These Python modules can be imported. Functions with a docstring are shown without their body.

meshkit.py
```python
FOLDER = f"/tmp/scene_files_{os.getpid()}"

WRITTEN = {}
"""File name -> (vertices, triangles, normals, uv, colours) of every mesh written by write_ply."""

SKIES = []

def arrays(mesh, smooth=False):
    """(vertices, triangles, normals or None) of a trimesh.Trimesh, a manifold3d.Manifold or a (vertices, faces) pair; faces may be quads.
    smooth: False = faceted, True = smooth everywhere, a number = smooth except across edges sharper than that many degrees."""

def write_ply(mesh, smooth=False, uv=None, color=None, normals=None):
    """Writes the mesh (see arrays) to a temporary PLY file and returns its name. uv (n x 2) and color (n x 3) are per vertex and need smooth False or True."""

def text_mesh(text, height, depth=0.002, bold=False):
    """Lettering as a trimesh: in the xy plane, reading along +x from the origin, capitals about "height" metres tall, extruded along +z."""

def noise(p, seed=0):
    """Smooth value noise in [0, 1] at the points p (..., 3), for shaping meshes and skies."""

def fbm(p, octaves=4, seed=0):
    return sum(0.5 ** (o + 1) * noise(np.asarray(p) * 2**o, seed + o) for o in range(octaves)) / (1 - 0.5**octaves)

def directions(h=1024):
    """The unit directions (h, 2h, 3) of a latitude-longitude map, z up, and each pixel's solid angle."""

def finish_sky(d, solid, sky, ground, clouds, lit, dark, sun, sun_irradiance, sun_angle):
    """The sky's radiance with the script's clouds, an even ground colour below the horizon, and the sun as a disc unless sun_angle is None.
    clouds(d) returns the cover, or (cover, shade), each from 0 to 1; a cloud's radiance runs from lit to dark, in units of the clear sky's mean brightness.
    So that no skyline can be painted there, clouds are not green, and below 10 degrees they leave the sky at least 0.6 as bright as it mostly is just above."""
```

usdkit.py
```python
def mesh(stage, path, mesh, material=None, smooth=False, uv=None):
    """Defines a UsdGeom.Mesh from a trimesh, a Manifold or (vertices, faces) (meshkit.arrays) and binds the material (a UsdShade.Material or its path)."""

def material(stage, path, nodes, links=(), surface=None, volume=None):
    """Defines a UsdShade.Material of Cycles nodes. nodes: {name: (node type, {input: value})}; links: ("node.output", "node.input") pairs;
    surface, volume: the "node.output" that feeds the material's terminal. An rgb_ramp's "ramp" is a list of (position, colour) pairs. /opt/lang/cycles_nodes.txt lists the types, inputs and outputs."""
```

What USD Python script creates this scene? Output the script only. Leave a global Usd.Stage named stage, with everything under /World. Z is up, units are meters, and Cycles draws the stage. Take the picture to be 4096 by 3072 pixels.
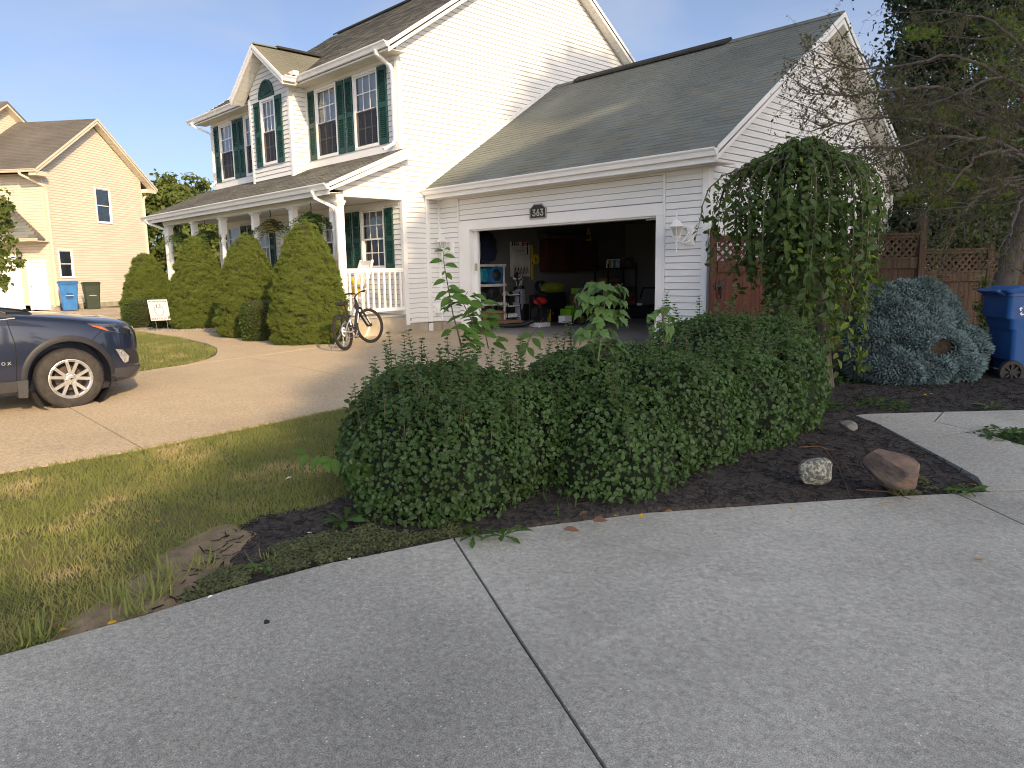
import math, numpy as np, trimesh, usdkit, meshkit
import shapely
from shapely.geometry import Polygon, box as sbox, LineString, Point
from shapely.ops import unary_union
from pxr import Usd, UsdGeom, UsdLux, UsdShade, Gf, Sdf, Vt

stage = Usd.Stage.CreateInMemory()
UsdGeom.SetStageUpAxis(stage, UsdGeom.Tokens.z)
UsdGeom.SetStageMetersPerUnit(stage, 1.0)
UsdGeom.Xform.Define(stage, '/World')
PI = math.pi
rng = np.random.default_rng(363)

# ---------------------------------------------------------------- camera, sky, sun, exposure
EYE = np.array([0.0, 0.0, 1.57])
FPX, YAW, PITCH, ROLL = 2925.66, -0.80595, 0.154794, 0.016516          # focal length in pixels of a 4096 wide picture
_f = np.array([math.sin(YAW) * math.cos(PITCH), math.cos(YAW) * math.cos(PITCH), -math.sin(PITCH)])
_r0 = np.array([math.cos(YAW), -math.sin(YAW), 0.0]); _d0 = np.cross(_f, _r0)
RIGHT = _r0 * math.cos(ROLL) + _d0 * math.sin(ROLL); DOWN = -_r0 * math.sin(ROLL) + _d0 * math.cos(ROLL); FWD = _f
EXPOSURE, SKY_STRENGTH, SUN_INTENSITY = 0.95, 0.13, 0.72
SUN_EL, SUN_AZ = math.radians(26.0), math.radians(-13.0)               # azimuth from +x towards +y
SUN = np.array([math.cos(SUN_AZ) * math.cos(SUN_EL), math.sin(SUN_AZ) * math.cos(SUN_EL), math.sin(SUN_EL)])
cam = UsdGeom.Camera.Define(stage, '/World/camera')
cam.AddTransformOp().Set(Gf.Matrix4d(*[float(x) for row in (list(RIGHT) + [0], list(-DOWN) + [0], list(-FWD) + [0], list(EYE) + [1]) for x in row]))
cam.CreateHorizontalApertureAttr(36.0); cam.CreateVerticalApertureAttr(27.0)
cam.CreateFocalLengthAttr(FPX / 4096 * 36.0)
cam.CreateExposureAttr(EXPOSURE)
cam.CreateClippingRangeAttr(Gf.Vec2f(0.05, 5000))
UsdGeom.Scope.Define(stage, '/World/Looks')
sky_mat = usdkit.material(stage, '/World/Looks/sky', {
    'sky': ('sky_texture', {'sky_type': 'single_scattering', 'sun_disc': False, 'sun_elevation': SUN_EL, 'sun_rotation': math.atan2(SUN[0], SUN[1]), 'air_density': 0.5, 'aerosol_density': 2.6, 'ozone_density': 1.0, 'altitude': 200.0}),
    'tc': ('texture_coordinate', {}), 'map': ('mapping', {'scale': (1.2, 2.6, 4.5), 'rotation': (0.25, 0.1, 0.5)}),
    'n': ('noise_texture', {'scale': 1.5, 'detail': 6, 'roughness': 0.55, 'distortion': 0.6}),
    'r': ('rgb_ramp', {'ramp': [(0.0, (0.12,) * 3), (0.42, (0.15,) * 3), (0.70, (0.5,) * 3), (1.0, (0.6,) * 3)]}),
    'bw': ('rgb_to_bw', {}),
    'mix': ('mix', {'mix_type': 'mix', 'color2': (2.6, 2.8, 3.15)}),
    'bg': ('background_shader', {'strength': SKY_STRENGTH})},
    [('tc.generated', 'map.vector'), ('map.vector', 'n.vector'), ('n.fac', 'r.fac'), ('r.color', 'bw.color'), ('bw.val', 'mix.fac'), ('sky.color', 'mix.color1'), ('mix.color', 'bg.color')], surface='bg.background')
dome = UsdLux.DomeLight.Define(stage, '/World/sky')
UsdShade.MaterialBindingAPI.Apply(dome.GetPrim()).Bind(sky_mat)
dome.GetPrim().SetCustomDataByKey('kind', 'structure')
sun = UsdLux.DistantLight.Define(stage, '/World/sun')
sun.CreateIntensityAttr(SUN_INTENSITY); sun.CreateAngleAttr(0.53); sun.CreateColorAttr(Gf.Vec3f(1.0, 0.73, 0.43))
sun.CreateNormalizeAttr(True)
_x = np.cross([0, 0, 1.0], SUN); _x /= np.linalg.norm(_x); _y = np.cross(SUN, _x)
sun.AddTransformOp().Set(Gf.Matrix4d(*[float(x) for row in (list(_x) + [0], list(_y) + [0], list(SUN) + [0], [0, 0, 20, 1]) for x in row]))

# ---------------------------------------------------------------- helpers
K = 4096 / 2212.0
def ray(x, y):                                                          # measured on a 2212 wide print of the photograph
    return RIGHT * ((x * K - 2048) / FPX) + DOWN * ((y * K - 1536) / FPX) + FWD
def at(x, y, depth): return EYE + ray(x, y) * depth
def on_x(x, y, X): d = ray(x, y); return EYE + d * ((X - EYE[0]) / d[0])
def on_y(x, y, Y): d = ray(x, y); return EYE + d * ((Y - EYE[1]) / d[1])
def on_z(x, y, Z): d = ray(x, y); return EYE + d * ((Z - EYE[2]) / d[2])
def unit(v): v = np.asarray(v, float); return v / (np.linalg.norm(v, axis=-1, keepdims=True) + 1e-12)

def ramp(y): return 0.21 * np.clip((np.asarray(y, float) - 2) / 6, 0, 1)
def mound(x, y):
    x, y = np.asarray(x, float), np.asarray(y, float)
    return 0.13 * np.exp(-(((x + 3.3) / 1.1) ** 2 + ((y - 4.7) / 1.7) ** 2))
def ground(x, y): return ramp(y)
def bed(x, y): return ramp(y) + mound(x, y)

class MB:
    """Collects triangles of one mesh."""
    def __init__(self): self.V, self.F, self.n = [], [], 0
    def add(self, v, f):
        v, f = np.asarray(v, float), np.asarray(f, int)
        if f.size == 0: return self
        if f.shape[1] == 4: f = np.vstack([f[:, [0, 1, 2]], f[:, [0, 2, 3]]])
        self.V.append(v); self.F.append(f + self.n); self.n += len(v); return self
    def tm(self, m): return self.add(m.vertices, m.faces)
    def hexa(self, p): return self.add(p, [[0, 3, 2, 1], [4, 5, 6, 7], [0, 1, 5, 4], [1, 2, 6, 5], [2, 3, 7, 6], [3, 0, 4, 7]])
    def bb(self, x0, x1, y0, y1, z0, z1):
        return self.hexa(np.array([[x0, y0, z0], [x1, y0, z0], [x1, y1, z0], [x0, y1, z0], [x0, y0, z1], [x1, y0, z1], [x1, y1, z1], [x0, y1, z1]]))
    def obox(self, c, s, R=None, taper=1.0):
        h = np.array(s) / 2; p = np.array([[-1, -1, -1], [1, -1, -1], [1, 1, -1], [-1, 1, -1], [-1, -1, 1], [1, -1, 1], [1, 1, 1], [-1, 1, 1]]) * h
        p[4:, :2] *= taper
        if R is not None: p = p @ np.asarray(R).T
        return self.hexa(p + np.asarray(c))
    def fr(self, F, u0, u1, z0, z1, d0, d1):
        return self.hexa(np.array([F.p(u0, z0, d1), F.p(u1, z0, d1), F.p(u1, z0, d0), F.p(u0, z0, d0), F.p(u0, z1, d1), F.p(u1, z1, d1), F.p(u1, z1, d0), F.p(u0, z1, d0)]))
    def bar(self, a, b, w, h, up=(0, 0, 1)):                            # a box from a to b, w wide, h along up
        a, b = np.asarray(a, float), np.asarray(b, float); t = unit(b - a); s = unit(np.cross(t, up)); q = np.cross(s, t)
        P = []
        for c in (a, b): P += [c - s * w / 2 - q * h / 2, c + s * w / 2 - q * h / 2, c + s * w / 2 + q * h / 2, c - s * w / 2 + q * h / 2]
        return self.add(P, [[0, 1, 2, 3], [7, 6, 5, 4], [0, 4, 5, 1], [1, 5, 6, 2], [2, 6, 7, 3], [3, 7, 4, 0]])
    def tube(self, pts, r, sides=6, cap=True):
        p = np.asarray(pts, float); n = len(p); r = np.broadcast_to(np.asarray(r, float), (n,))
        t = unit(np.gradient(p, axis=0)); ref = np.array([0, 0, 1.0]) if abs(t[:, 2]).mean() < 0.8 else np.array([1.0, 0, 0])
        a = unit(np.cross(t, ref)); b = np.cross(t, a); g = np.arange(sides) * 2 * PI / sides
        v = p[:, None] + r[:, None, None] * (np.cos(g)[None, :, None] * a[:, None] + np.sin(g)[None, :, None] * b[:, None])
        i, j = np.meshgrid(np.arange(n - 1), np.arange(sides), indexing='ij'); k = (j + 1) % sides
        q = np.stack([i * sides + j, i * sides + k, (i + 1) * sides + k, (i + 1) * sides + j], -1).reshape(-1, 4)
        self.add(v.reshape(-1, 3), q)
        if cap:
            for e, o in ((0, 1), (n - 1, -1)):
                self.add(v[e], [[0, k, k + 1][::o] for k in range(1, sides - 1)])
        return self
    def lathe(self, prof, c=(0, 0, 0), R=None, seg=20, arc=None):
        prof = np.asarray(prof, float); g = np.arange(seg) * 2 * PI / seg
        v = np.stack([prof[:, 0][:, None] * np.cos(g), prof[:, 0][:, None] * np.sin(g), np.repeat(prof[:, 1][:, None], seg, 1)], -1)
        if R is not None: v = v @ np.asarray(R).T
        v = v + np.asarray(c); n = len(prof)
        i, j = np.meshgrid(np.arange(n - 1), np.arange(seg), indexing='ij'); k = (j + 1) % seg
        return self.add(v.reshape(-1, 3), np.stack([i * seg + j, i * seg + k, (i + 1) * seg + k, (i + 1) * seg + j], -1).reshape(-1, 4))
    def ball(self, c, r, sub=2, R=None):
        m = trimesh.creation.icosphere(sub, 1.0); v = m.vertices * np.asarray(r)
        if R is not None: v = v @ np.asarray(R).T
        return self.add(v + np.asarray(c), m.faces)
    def poly(self, pts):                                                # convex polygon, both triangles fan
        return self.add(pts, [[0, k, k + 1] for k in range(1, len(pts) - 1)])
    def extrude(self, poly, F, d0, d1):                                 # shapely polygon in (u, z) of frame F, from depth d0 to d1
        for g in getattr(poly, 'geoms', [poly]):
            if g.is_empty or g.geom_type != 'Polygon' or g.area < 1e-6: continue
            m = trimesh.creation.extrude_polygon(g, 1.0, engine='earcut'); v = m.vertices
            self.add(F.pp(v[:, 0], v[:, 1], d0 + (d1 - d0) * v[:, 2]), m.faces)
        return self
    def scatter(self, T, pos, ydir, nrm, size):
        tv, tf = T; pos = np.asarray(pos, float)
        if len(pos) == 0: return self
        y = unit(ydir); z = unit(nrm - y * (nrm * y).sum(-1, keepdims=True)); x = np.cross(y, z)
        s = np.broadcast_to(np.asarray(size, float), (len(pos),))[:, None, None]
        v = pos[:, None] + s * (tv[None, :, :1] * x[:, None] + tv[None, :, 1:2] * y[:, None] + tv[None, :, 2:] * z[:, None])
        f = tf[None] + (np.arange(len(pos)) * len(tv))[:, None, None]
        return self.add(v.reshape(-1, 3), f.reshape(-1, 3))
    def mesh(self): return np.vstack(self.V), np.vstack(self.F)

class Fr:
    """A wall's frame: u along it, z up, d outwards."""
    def __init__(self, o, u, n): self.o, self.u, self.n = np.array(o, float), unit(u), unit(n)
    def p(self, u, z, d=0.0): return self.o + self.u * u + self.n * d + np.array([0, 0, z])
    def pp(self, u, z, d): return self.o + np.outer(u, self.u) + np.outer(d, self.n) + np.outer(z, [0, 0, 1.0])

NAMES = {}
def numbered(parent, name):
    k = NAMES.get((parent, name), 0); NAMES[(parent, name)] = k + 1
    return f'{parent}/{name}' if k == 0 else f'{parent}/{name}_{k:03d}'
def say(prim, label=None, cat=None, group=None, kind=None):
    for k, v in (('label', label), ('category', cat), ('group', group), ('kind', kind)):
        if v: prim.SetCustomDataByKey(k, v)
class Thing:
    def __init__(self, name, label, cat, loc=(0, 0, 0), group=None, kind=None):
        self.path = numbered('/World', name); self.loc = np.array(loc, float)
        x = UsdGeom.Xform.Define(stage, self.path); x.AddTranslateOp().Set(Gf.Vec3d(*map(float, loc)))
        say(x.GetPrim(), label, cat, group, kind)
    def sub(self, name, label=None):
        p = numbered(self.path, name); say(UsdGeom.Xform.Define(stage, p).GetPrim(), label); return p
    def part(self, name, mb, m, parent=None, label=None, smooth=False, kind=None, world=True):
        if not mb.V: return None
        v, f = mb.mesh(); p = numbered(parent or self.path, name)
        q = usdkit.mesh(stage, p, (v - self.loc if world else v, f), m, smooth=smooth); say(q.GetPrim(), label, kind=kind); return p
def solo(name, mb, m, label=None, cat=None, group=None, kind=None, smooth=False):
    v, f = mb.mesh(); lo, hi = v.min(0), v.max(0); loc = np.array([(lo[0] + hi[0]) / 2, (lo[1] + hi[1]) / 2, lo[2]])
    q = usdkit.mesh(stage, numbered('/World', name), (v - loc, f), m, smooth=smooth); q.AddTranslateOp().Set(Gf.Vec3d(*map(float, loc)))
    say(q.GetPrim(), label, cat, group, kind); return q

# ---------------------------------------------------------------- materials
def mat(name, col, rough=0.6, var=0.12, scale=6.0, detail=4, bump=0.0, bscale=80.0, island=0.0, metallic=0.0, coat=0.0, spec=0.4, col2=None, lo=0.35, hi=0.65, stretch=(1, 1, 1), bdist=0.01):
    col = np.array(col, float); c0, c1 = (col * (1 - var), np.minimum(col * (1 + var), 0.95)) if col2 is None else (col, np.array(col2, float))
    N = {'g': ('geometry', {}), 'm': ('mapping', {'scale': stretch}), 'n': ('noise_texture', {'scale': scale, 'detail': detail, 'roughness': 0.6}), 'r': ('rgb_ramp', {'ramp': [(lo, c0), (hi, c1)]}),
         'p': ('principled_bsdf', {'roughness': rough, 'metallic': metallic, 'coat_weight': coat, 'specular_ior_level': spec})}
    L = [('g.position', 'm.vector'), ('m.vector', 'n.vector'), ('n.fac', 'r.fac')]
    out = 'r.color'
    if island:
        N['mr'] = ('map_range', {'to_min': 1 - island, 'to_max': 1 + island}); N['h'] = ('hsv', {})
        L += [('g.random_per_island', 'mr.value'), ('mr.result', 'h.value'), (out, 'h.color')]; out = 'h.color'
    L.append((out, 'p.base_color'))
    if bump:
        N['bn'] = ('noise_texture', {'scale': bscale, 'detail': 3}); N['b'] = ('bump', {'strength': bump, 'distance': bdist})
        L += [('m.vector', 'bn.vector'), ('bn.fac', 'b.height'), ('b.normal', 'p.normal')]
    return usdkit.material(stage, f'/World/Looks/{name}', N, L, surface='p.BSDF')

def leaf_mat(name, c0, c1, trans=0.35, rough=0.5, scale=1.5, odd=None, odd_at=0.93, tcol=None, spec=0.35):
    """Leaves: tone by patch and by leaf, a few odd ones, light through the blade."""
    c0, c1 = np.array(c0, float), np.array(c1, float)
    R = [(0.0, c0), (0.9, c1)] if odd is None else [(0.0, c0), (odd_at - 0.03, c1), (odd_at, np.array(odd, float)), (1.0, np.array(odd, float))]
    N = {'g': ('geometry', {}), 'n': ('noise_texture', {'scale': scale, 'detail': 3}), 'r': ('rgb_ramp', {'ramp': R}), 'mr': ('map_range', {'from_min': 0.25, 'from_max': 0.75, 'to_min': 0.62, 'to_max': 1.3}), 'h': ('hsv', {}),
         'p': ('principled_bsdf', {'roughness': rough, 'specular_ior_level': spec}), 't': ('translucent_bsdf', {}), 'x': ('mix_closure', {'fac': trans}), 'hh': ('hsv', {'hue': 0.485, 'saturation': 1.1, 'value': 1.5})}
    L = [('g.random_per_island', 'r.fac'), ('g.position', 'n.vector'), ('n.fac', 'mr.value'), ('mr.result', 'h.value'), ('r.color', 'h.color'), ('h.color', 'p.base_color'), ('h.color', 'hh.color'), ('hh.color', 't.color'), ('p.BSDF', 'x.closure1'), ('t.BSDF', 'x.closure2')]
    return usdkit.material(stage, f'/World/Looks/{name}', N, L, surface='x.closure')

def glass(name, tint=(0.92, 0.95, 0.97), rough=0.02, dark=0.0):
    return usdkit.material(stage, f'/World/Looks/{name}', {'t': ('transparent_bsdf', {'color': tint}), 'g': ('glossy_bsdf', {'roughness': rough, 'color': (0.95, 0.96, 0.98)}), 'f': ('fresnel', {'IOR': 1.65}), 'x': ('mix_closure', {})},
                           [('f.fac', 'x.fac'), ('t.BSDF', 'x.closure1'), ('g.BSDF', 'x.closure2')], surface='x.closure')

M_ = {}
M_['wrap'] = mat('wall_sheathing', (0.24, 0.23, 0.215), 0.9)
M_['white'] = mat('white_vinyl', (0.83, 0.825, 0.80), 0.45, 0.03, 1.3, bump=0.08, bscale=40)
M_['siding'] = mat('vinyl_siding', (0.80, 0.80, 0.775), 0.5, 0.035, 0.9, bump=0.05, bscale=30, stretch=(1, 1, 4))
M_['siding_tan'] = mat('tan_vinyl_siding', (0.66, 0.585, 0.46), 0.5, 0.04, 0.8, bump=0.05, bscale=30)
M_['trim_tan'] = mat('tan_trim', (0.66, 0.57, 0.44), 0.5, 0.03, 1.0)
M_['soffit'] = mat('soffit_vinyl', (0.72, 0.69, 0.63), 0.6, 0.03, 1.0)
M_['green'] = mat('green_shutter_paint', (0.012, 0.055, 0.045), 0.5, 0.12, 5.0)
M_['concrete_block'] = mat('foundation_concrete', (0.40, 0.35, 0.27), 0.85, 0.16, 3.0, bump=0.3, bscale=60, bdist=0.006)
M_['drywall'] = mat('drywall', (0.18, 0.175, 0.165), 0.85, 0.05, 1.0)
M_['black'] = mat('black_plastic', (0.013, 0.013, 0.014), 0.45, 0.2, 10)
M_['rubber'] = mat('black_rubber', (0.035, 0.032, 0.03), 0.8, 0.2, 12)
M_['steel'] = mat('bare_steel', (0.55, 0.55, 0.55), 0.3, 0.1, 10, metallic=1.0)
M_['pane'] = glass('window_glass', rough=0.0)
M_['blind'] = mat('window_blind', (0.80, 0.80, 0.80), 0.6, 0.05, 4.0)
M_['screen'] = usdkit.material(stage, '/World/Looks/insect_screen', {'t': ('transparent_bsdf', {}), 'd': ('diffuse_bsdf', {'color': (0.03, 0.03, 0.033)}), 'x': ('mix_closure', {'fac': 0.45})}, [('t.BSDF', 'x.closure1'), ('d.BSDF', 'x.closure2')], surface='x.closure')
def shingle_mat(name, a, b, streak=None):
    c = np.array(a); d = np.array(b)
    return usdkit.material(stage, f'/World/Looks/{name}', {'g': ('geometry', {}), 'r': ('rgb_ramp', {'ramp': [(0.0, c), (1.0, d)]}), 'n': ('noise_texture', {'scale': 0.55, 'detail': 3}), 'mr': ('map_range', {'from_min': 0.3, 'from_max': 0.7, 'to_min': 0.82, 'to_max': 1.2}), 'h': ('hsv', {}),
        's': ('noise_texture', {'scale': 260.0, 'detail': 2}), 'sr': ('map_range', {'from_min': 0.3, 'from_max': 0.7, 'to_min': 0.6, 'to_max': 1.4}), 'h2': ('hsv', {}), 'b': ('bump', {'strength': 0.5, 'distance': 0.004}), 'p': ('principled_bsdf', {'roughness': 0.9, 'specular_ior_level': 0.25})},
        [('g.random_per_island', 'r.fac'), ('g.position', 'n.vector'), ('n.fac', 'mr.value'), ('mr.result', 'h.value'), ('r.color', 'h.color'), ('g.position', 's.vector'), ('s.fac', 'sr.value'), ('sr.result', 'h2.value'), ('h.color', 'h2.color'), ('h2.color', 'p.base_color'), ('s.fac', 'b.height'), ('b.normal', 'p.normal')], surface='p.BSDF')
M_['shingle'] = shingle_mat('roof_shingle', (0.17, 0.185, 0.165), (0.225, 0.235, 0.21))
M_['shingle2'] = shingle_mat('roof_shingle_pale', (0.18, 0.18, 0.145), (0.25, 0.245, 0.20))
M_['shingle3'] = shingle_mat('roof_shingle_dark', (0.15, 0.165, 0.15), (0.195, 0.21, 0.19))
M_['shingle_tan'] = shingle_mat('architectural_shingle', (0.14, 0.13, 0.115), (0.36, 0.34, 0.295))
M_['shingle_main'] = shingle_mat('weathered_shingle', (0.15, 0.145, 0.125), (0.33, 0.31, 0.26))
M_['vent'] = mat('ridge_vent', (0.03, 0.03, 0.03), 0.8, 0.2, 4)
def concrete(name, a, b, stain, fine=220.0, spots=True):
    a, b, st = np.array(a), np.array(b), np.array(stain)
    N = {'g': ('geometry', {}), 'n': ('noise_texture', {'scale': 0.9, 'detail': 5, 'roughness': 0.65}), 'r': ('rgb_ramp', {'ramp': [(0.3, a), (0.7, b)]}),
         'f': ('noise_texture', {'scale': fine, 'detail': 2}), 'fr': ('map_range', {'from_min': 0.33, 'from_max': 0.67, 'to_min': 0.62, 'to_max': 1.38}), 'h': ('hsv', {}),
         'f2': ('noise_texture', {'scale': 38.0, 'detail': 3}), 'fr2': ('map_range', {'from_min': 0.35, 'from_max': 0.65, 'to_min': 0.86, 'to_max': 1.14}), 'h2': ('hsv', {}),
         'sn': ('noise_texture', {'scale': 0.45, 'detail': 4}), 'sr': ('rgb_ramp', {'ramp': [(0.5, (0, 0, 0)), (0.68, (1, 1, 1))]}), 'sb': ('rgb_to_bw', {}), 'sx': ('mix', {'color2': st}),
         'v': ('voronoi_texture', {'scale': 42.0}), 'vr': ('rgb_ramp', {'ramp': [(0.0, (1, 1, 1)), (0.13, (1, 1, 1)), (0.17, (0, 0, 0))]}), 'vb': ('rgb_to_bw', {}), 'wn': ('noise_texture', {'scale': 11.0}), 'wr': ('rgb_ramp', {'ramp': [(0.56, (0, 0, 0)), (0.62, (0.75,) * 3)]}), 'wb': ('rgb_to_bw', {}), 'mm': ('math', {'math_type': 'multiply'}), 'vx': ('mix', {'color2': np.minimum(b * 1.9, 0.8)}),
         'b': ('bump', {'strength': 0.45, 'distance': 0.004}), 'p': ('principled_bsdf', {'roughness': 0.88, 'specular_ior_level': 0.3})}
    L = [('g.position', k + '.vector') for k in ('n', 'f', 'f2', 'sn', 'v', 'wn')] + [('n.fac', 'r.fac'), ('sn.fac', 'sr.fac'), ('sr.color', 'sb.color'), ('sb.val', 'sx.fac'), ('r.color', 'sx.color1'), ('f.fac', 'fr.value'), ('fr.result', 'h.value'), ('sx.color', 'h.color'), ('f2.fac', 'fr2.value'), ('fr2.result', 'h2.value'), ('h.color', 'h2.color'),
        ('v.distance', 'vr.fac'), ('vr.color', 'vb.color'), ('wn.fac', 'wr.fac'), ('wr.color', 'wb.color'), ('vb.val', 'mm.value1'), ('wb.val', 'mm.value2'), ('mm.value', 'vx.fac'), ('h2.color', 'vx.color1'), ('vx.color' if spots else 'h2.color', 'p.base_color'), ('f.fac', 'b.height'), ('b.normal', 'p.normal')]
    return usdkit.material(stage, f'/World/Looks/{name}', N, L, surface='p.BSDF')
M_['slab'] = concrete('grey_pavement', (0.29, 0.285, 0.25), (0.46, 0.452, 0.40), (0.22, 0.216, 0.19))
M_['drive'] = concrete('beige_driveway', (0.42, 0.335, 0.225), (0.50, 0.405, 0.275), (0.38, 0.305, 0.21), spots=False)
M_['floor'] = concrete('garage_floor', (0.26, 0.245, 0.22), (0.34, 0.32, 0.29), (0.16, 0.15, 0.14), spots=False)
M_['joint'] = mat('joint_dirt', (0.05, 0.042, 0.035), 0.95, 0.3, 30)

# leaf shapes: y from stalk to tip, a fold along the midrib
def leaf_shape(rows, widths, fold=0.18, curl=0.15):
    V, Fa = [], []
    for t, w in zip(rows, widths):
        z = -curl * t * t
        V += [[-w, t, z + fold * w], [0, t, z], [w, t, z + fold * w]]
    for i in range(len(rows) - 1):
        a, b = 3 * i, 3 * i + 3
        for s in (0, 1):
            q = [a + s, a + s + 1, b + s + 1, b + s]
            if widths[i] < 1e-6: Fa.append([a + 1, b + s + 1, b + s])
            elif widths[i + 1] < 1e-6: Fa.append([q[0], q[1], b + 1])
            else: Fa += [[q[0], q[1], q[2]], [q[0], q[2], q[3]]]
    V, Fa = np.array(V, float), np.array(Fa); u, inv = np.unique(Fa, return_inverse=True); return V[u], inv.reshape(Fa.shape)
LEAF_ROUND = leaf_shape([0, 0.3, 0.68, 1.0], [0, 0.42, 0.36, 0], 0.25, 0.12)
LEAF_OVAL = leaf_shape([0, 0.25, 0.6, 1.0], [0, 0.22, 0.24, 0], 0.3, 0.3)
LEAF_BIG = leaf_shape([0, 0.12, 0.3, 0.5, 0.7, 0.87, 1.0], [0, 0.13, 0.24, 0.27, 0.22, 0.11, 0], 0.35, 0.28)
LEAF_DIAMOND = (np.array([[0, 0, 0], [-0.33, 0.45, 0.06], [0.33, 0.45, 0.06], [0, 1, -0.1]], float), np.array([[0, 2, 1], [1, 2, 3]]))
def rdir(n, g): v = g.normal(size=(n, 3)); return unit(v)
# ---------------------------------------------------------------- the setting
def tri_sheet(poly, h, dz=0.0, res=0.5, skirt=0.06):
    mb = MB()
    for g in getattr(poly, 'geoms', [poly]):
        if g.is_empty or g.area < 1e-5: continue
        v, f = trimesh.creation.triangulate_polygon(g, engine='earcut')
        v3 = np.c_[v, np.zeros(len(v))]
        v3, f = trimesh.remesh.subdivide_to_size(v3, f, res, max_iter=14)
        v3[:, 2] = h(v3[:, 0], v3[:, 1]) + dz
        mb.add(v3, f)
        if skirt:
            for ring in (g.exterior, *g.interiors):
                n = max(4, int(ring.length / res)); p = np.array([ring.interpolate(t, True).coords[0] for t in np.linspace(0, 1, n)] + list(ring.coords)); s = np.array([ring.project(Point(q)) for q in p]); s[n - 1] = ring.length; p = p[np.argsort(s)]
                z = h(p[:, 0], p[:, 1]) + dz; top = np.c_[p, z]; bot = np.c_[p, z - skirt]; m = len(p)
                mb.add(np.vstack([top, bot]), [[i, i + 1, m + i + 1, m + i] for i in range(m - 1)])
    return mb
def structure(name, mb, m, smooth=False): return solo(name, mb, m, kind='structure', smooth=smooth)

gx = np.unique(np.concatenate([np.linspace(-400, -50, 12), np.arange(-50, 16, 1.0), np.linspace(16, 400, 14)]))
gy = np.unique(np.concatenate([np.linspace(-300, -10, 10), np.arange(-10, 24, 0.5), np.linspace(24, 500, 16)]))
X, Y = np.meshgrid(gx, gy, indexing='ij'); I = np.arange(len(gx) * len(gy)).reshape(len(gx), len(gy))
mb = MB().add(np.stack([X, Y, ground(X, Y) - 0.004], -1).reshape(-1, 3), np.stack([I[:-1, :-1], I[1:, :-1], I[1:, 1:], I[:-1, 1:]], -1).reshape(-1, 4))
M_['lawn'] = mat('lawn_soil_and_thatch', (0.075, 0.085, 0.024), 0.95, col2=(0.16, 0.13, 0.055), scale=2.2, lo=0.4, hi=0.68, bump=0.6, bscale=90, bdist=0.02)
structure('lawn', mb, M_['lawn'])

DRIVE_W, DRIVE_E = -12.42, -7.05
drive = Polygon([(DRIVE_E, -9), (DRIVE_E, 10.62), (-13.36, 10.62), (-13.36, 8.0), (-12.5, 7.3), (-12.45, 7.15), (DRIVE_W, 7.0), (DRIVE_W, -9)])
walk = Polygon([(-12.414, 3.9), (-12.46, 4.44), (-12.8, 4.95), (-13.2, 5.25), (-13.69, 5.49), (-14.43, 5.78), (-15.6, 6.02), (-17.07, 6.14), (-19.16, 6.12), (-21.4, 6.2), (-20.2, 6.42), (-19.2, 6.6), (-18.74, 6.78), (-18.3, 7.05), (-17.2, 7.0), (-15.2, 6.92), (-13.55, 7.0), (-12.9, 7.16), (-12.51, 7.29), (-12.414, 7.0)])
def cut(poly, lines, w=0.006):
    q = poly.difference(unary_union([LineString(l).buffer(w) for l in lines])); return list(getattr(q, 'geoms', [q]))
D = Thing('driveway', None, None, kind='structure')
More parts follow.
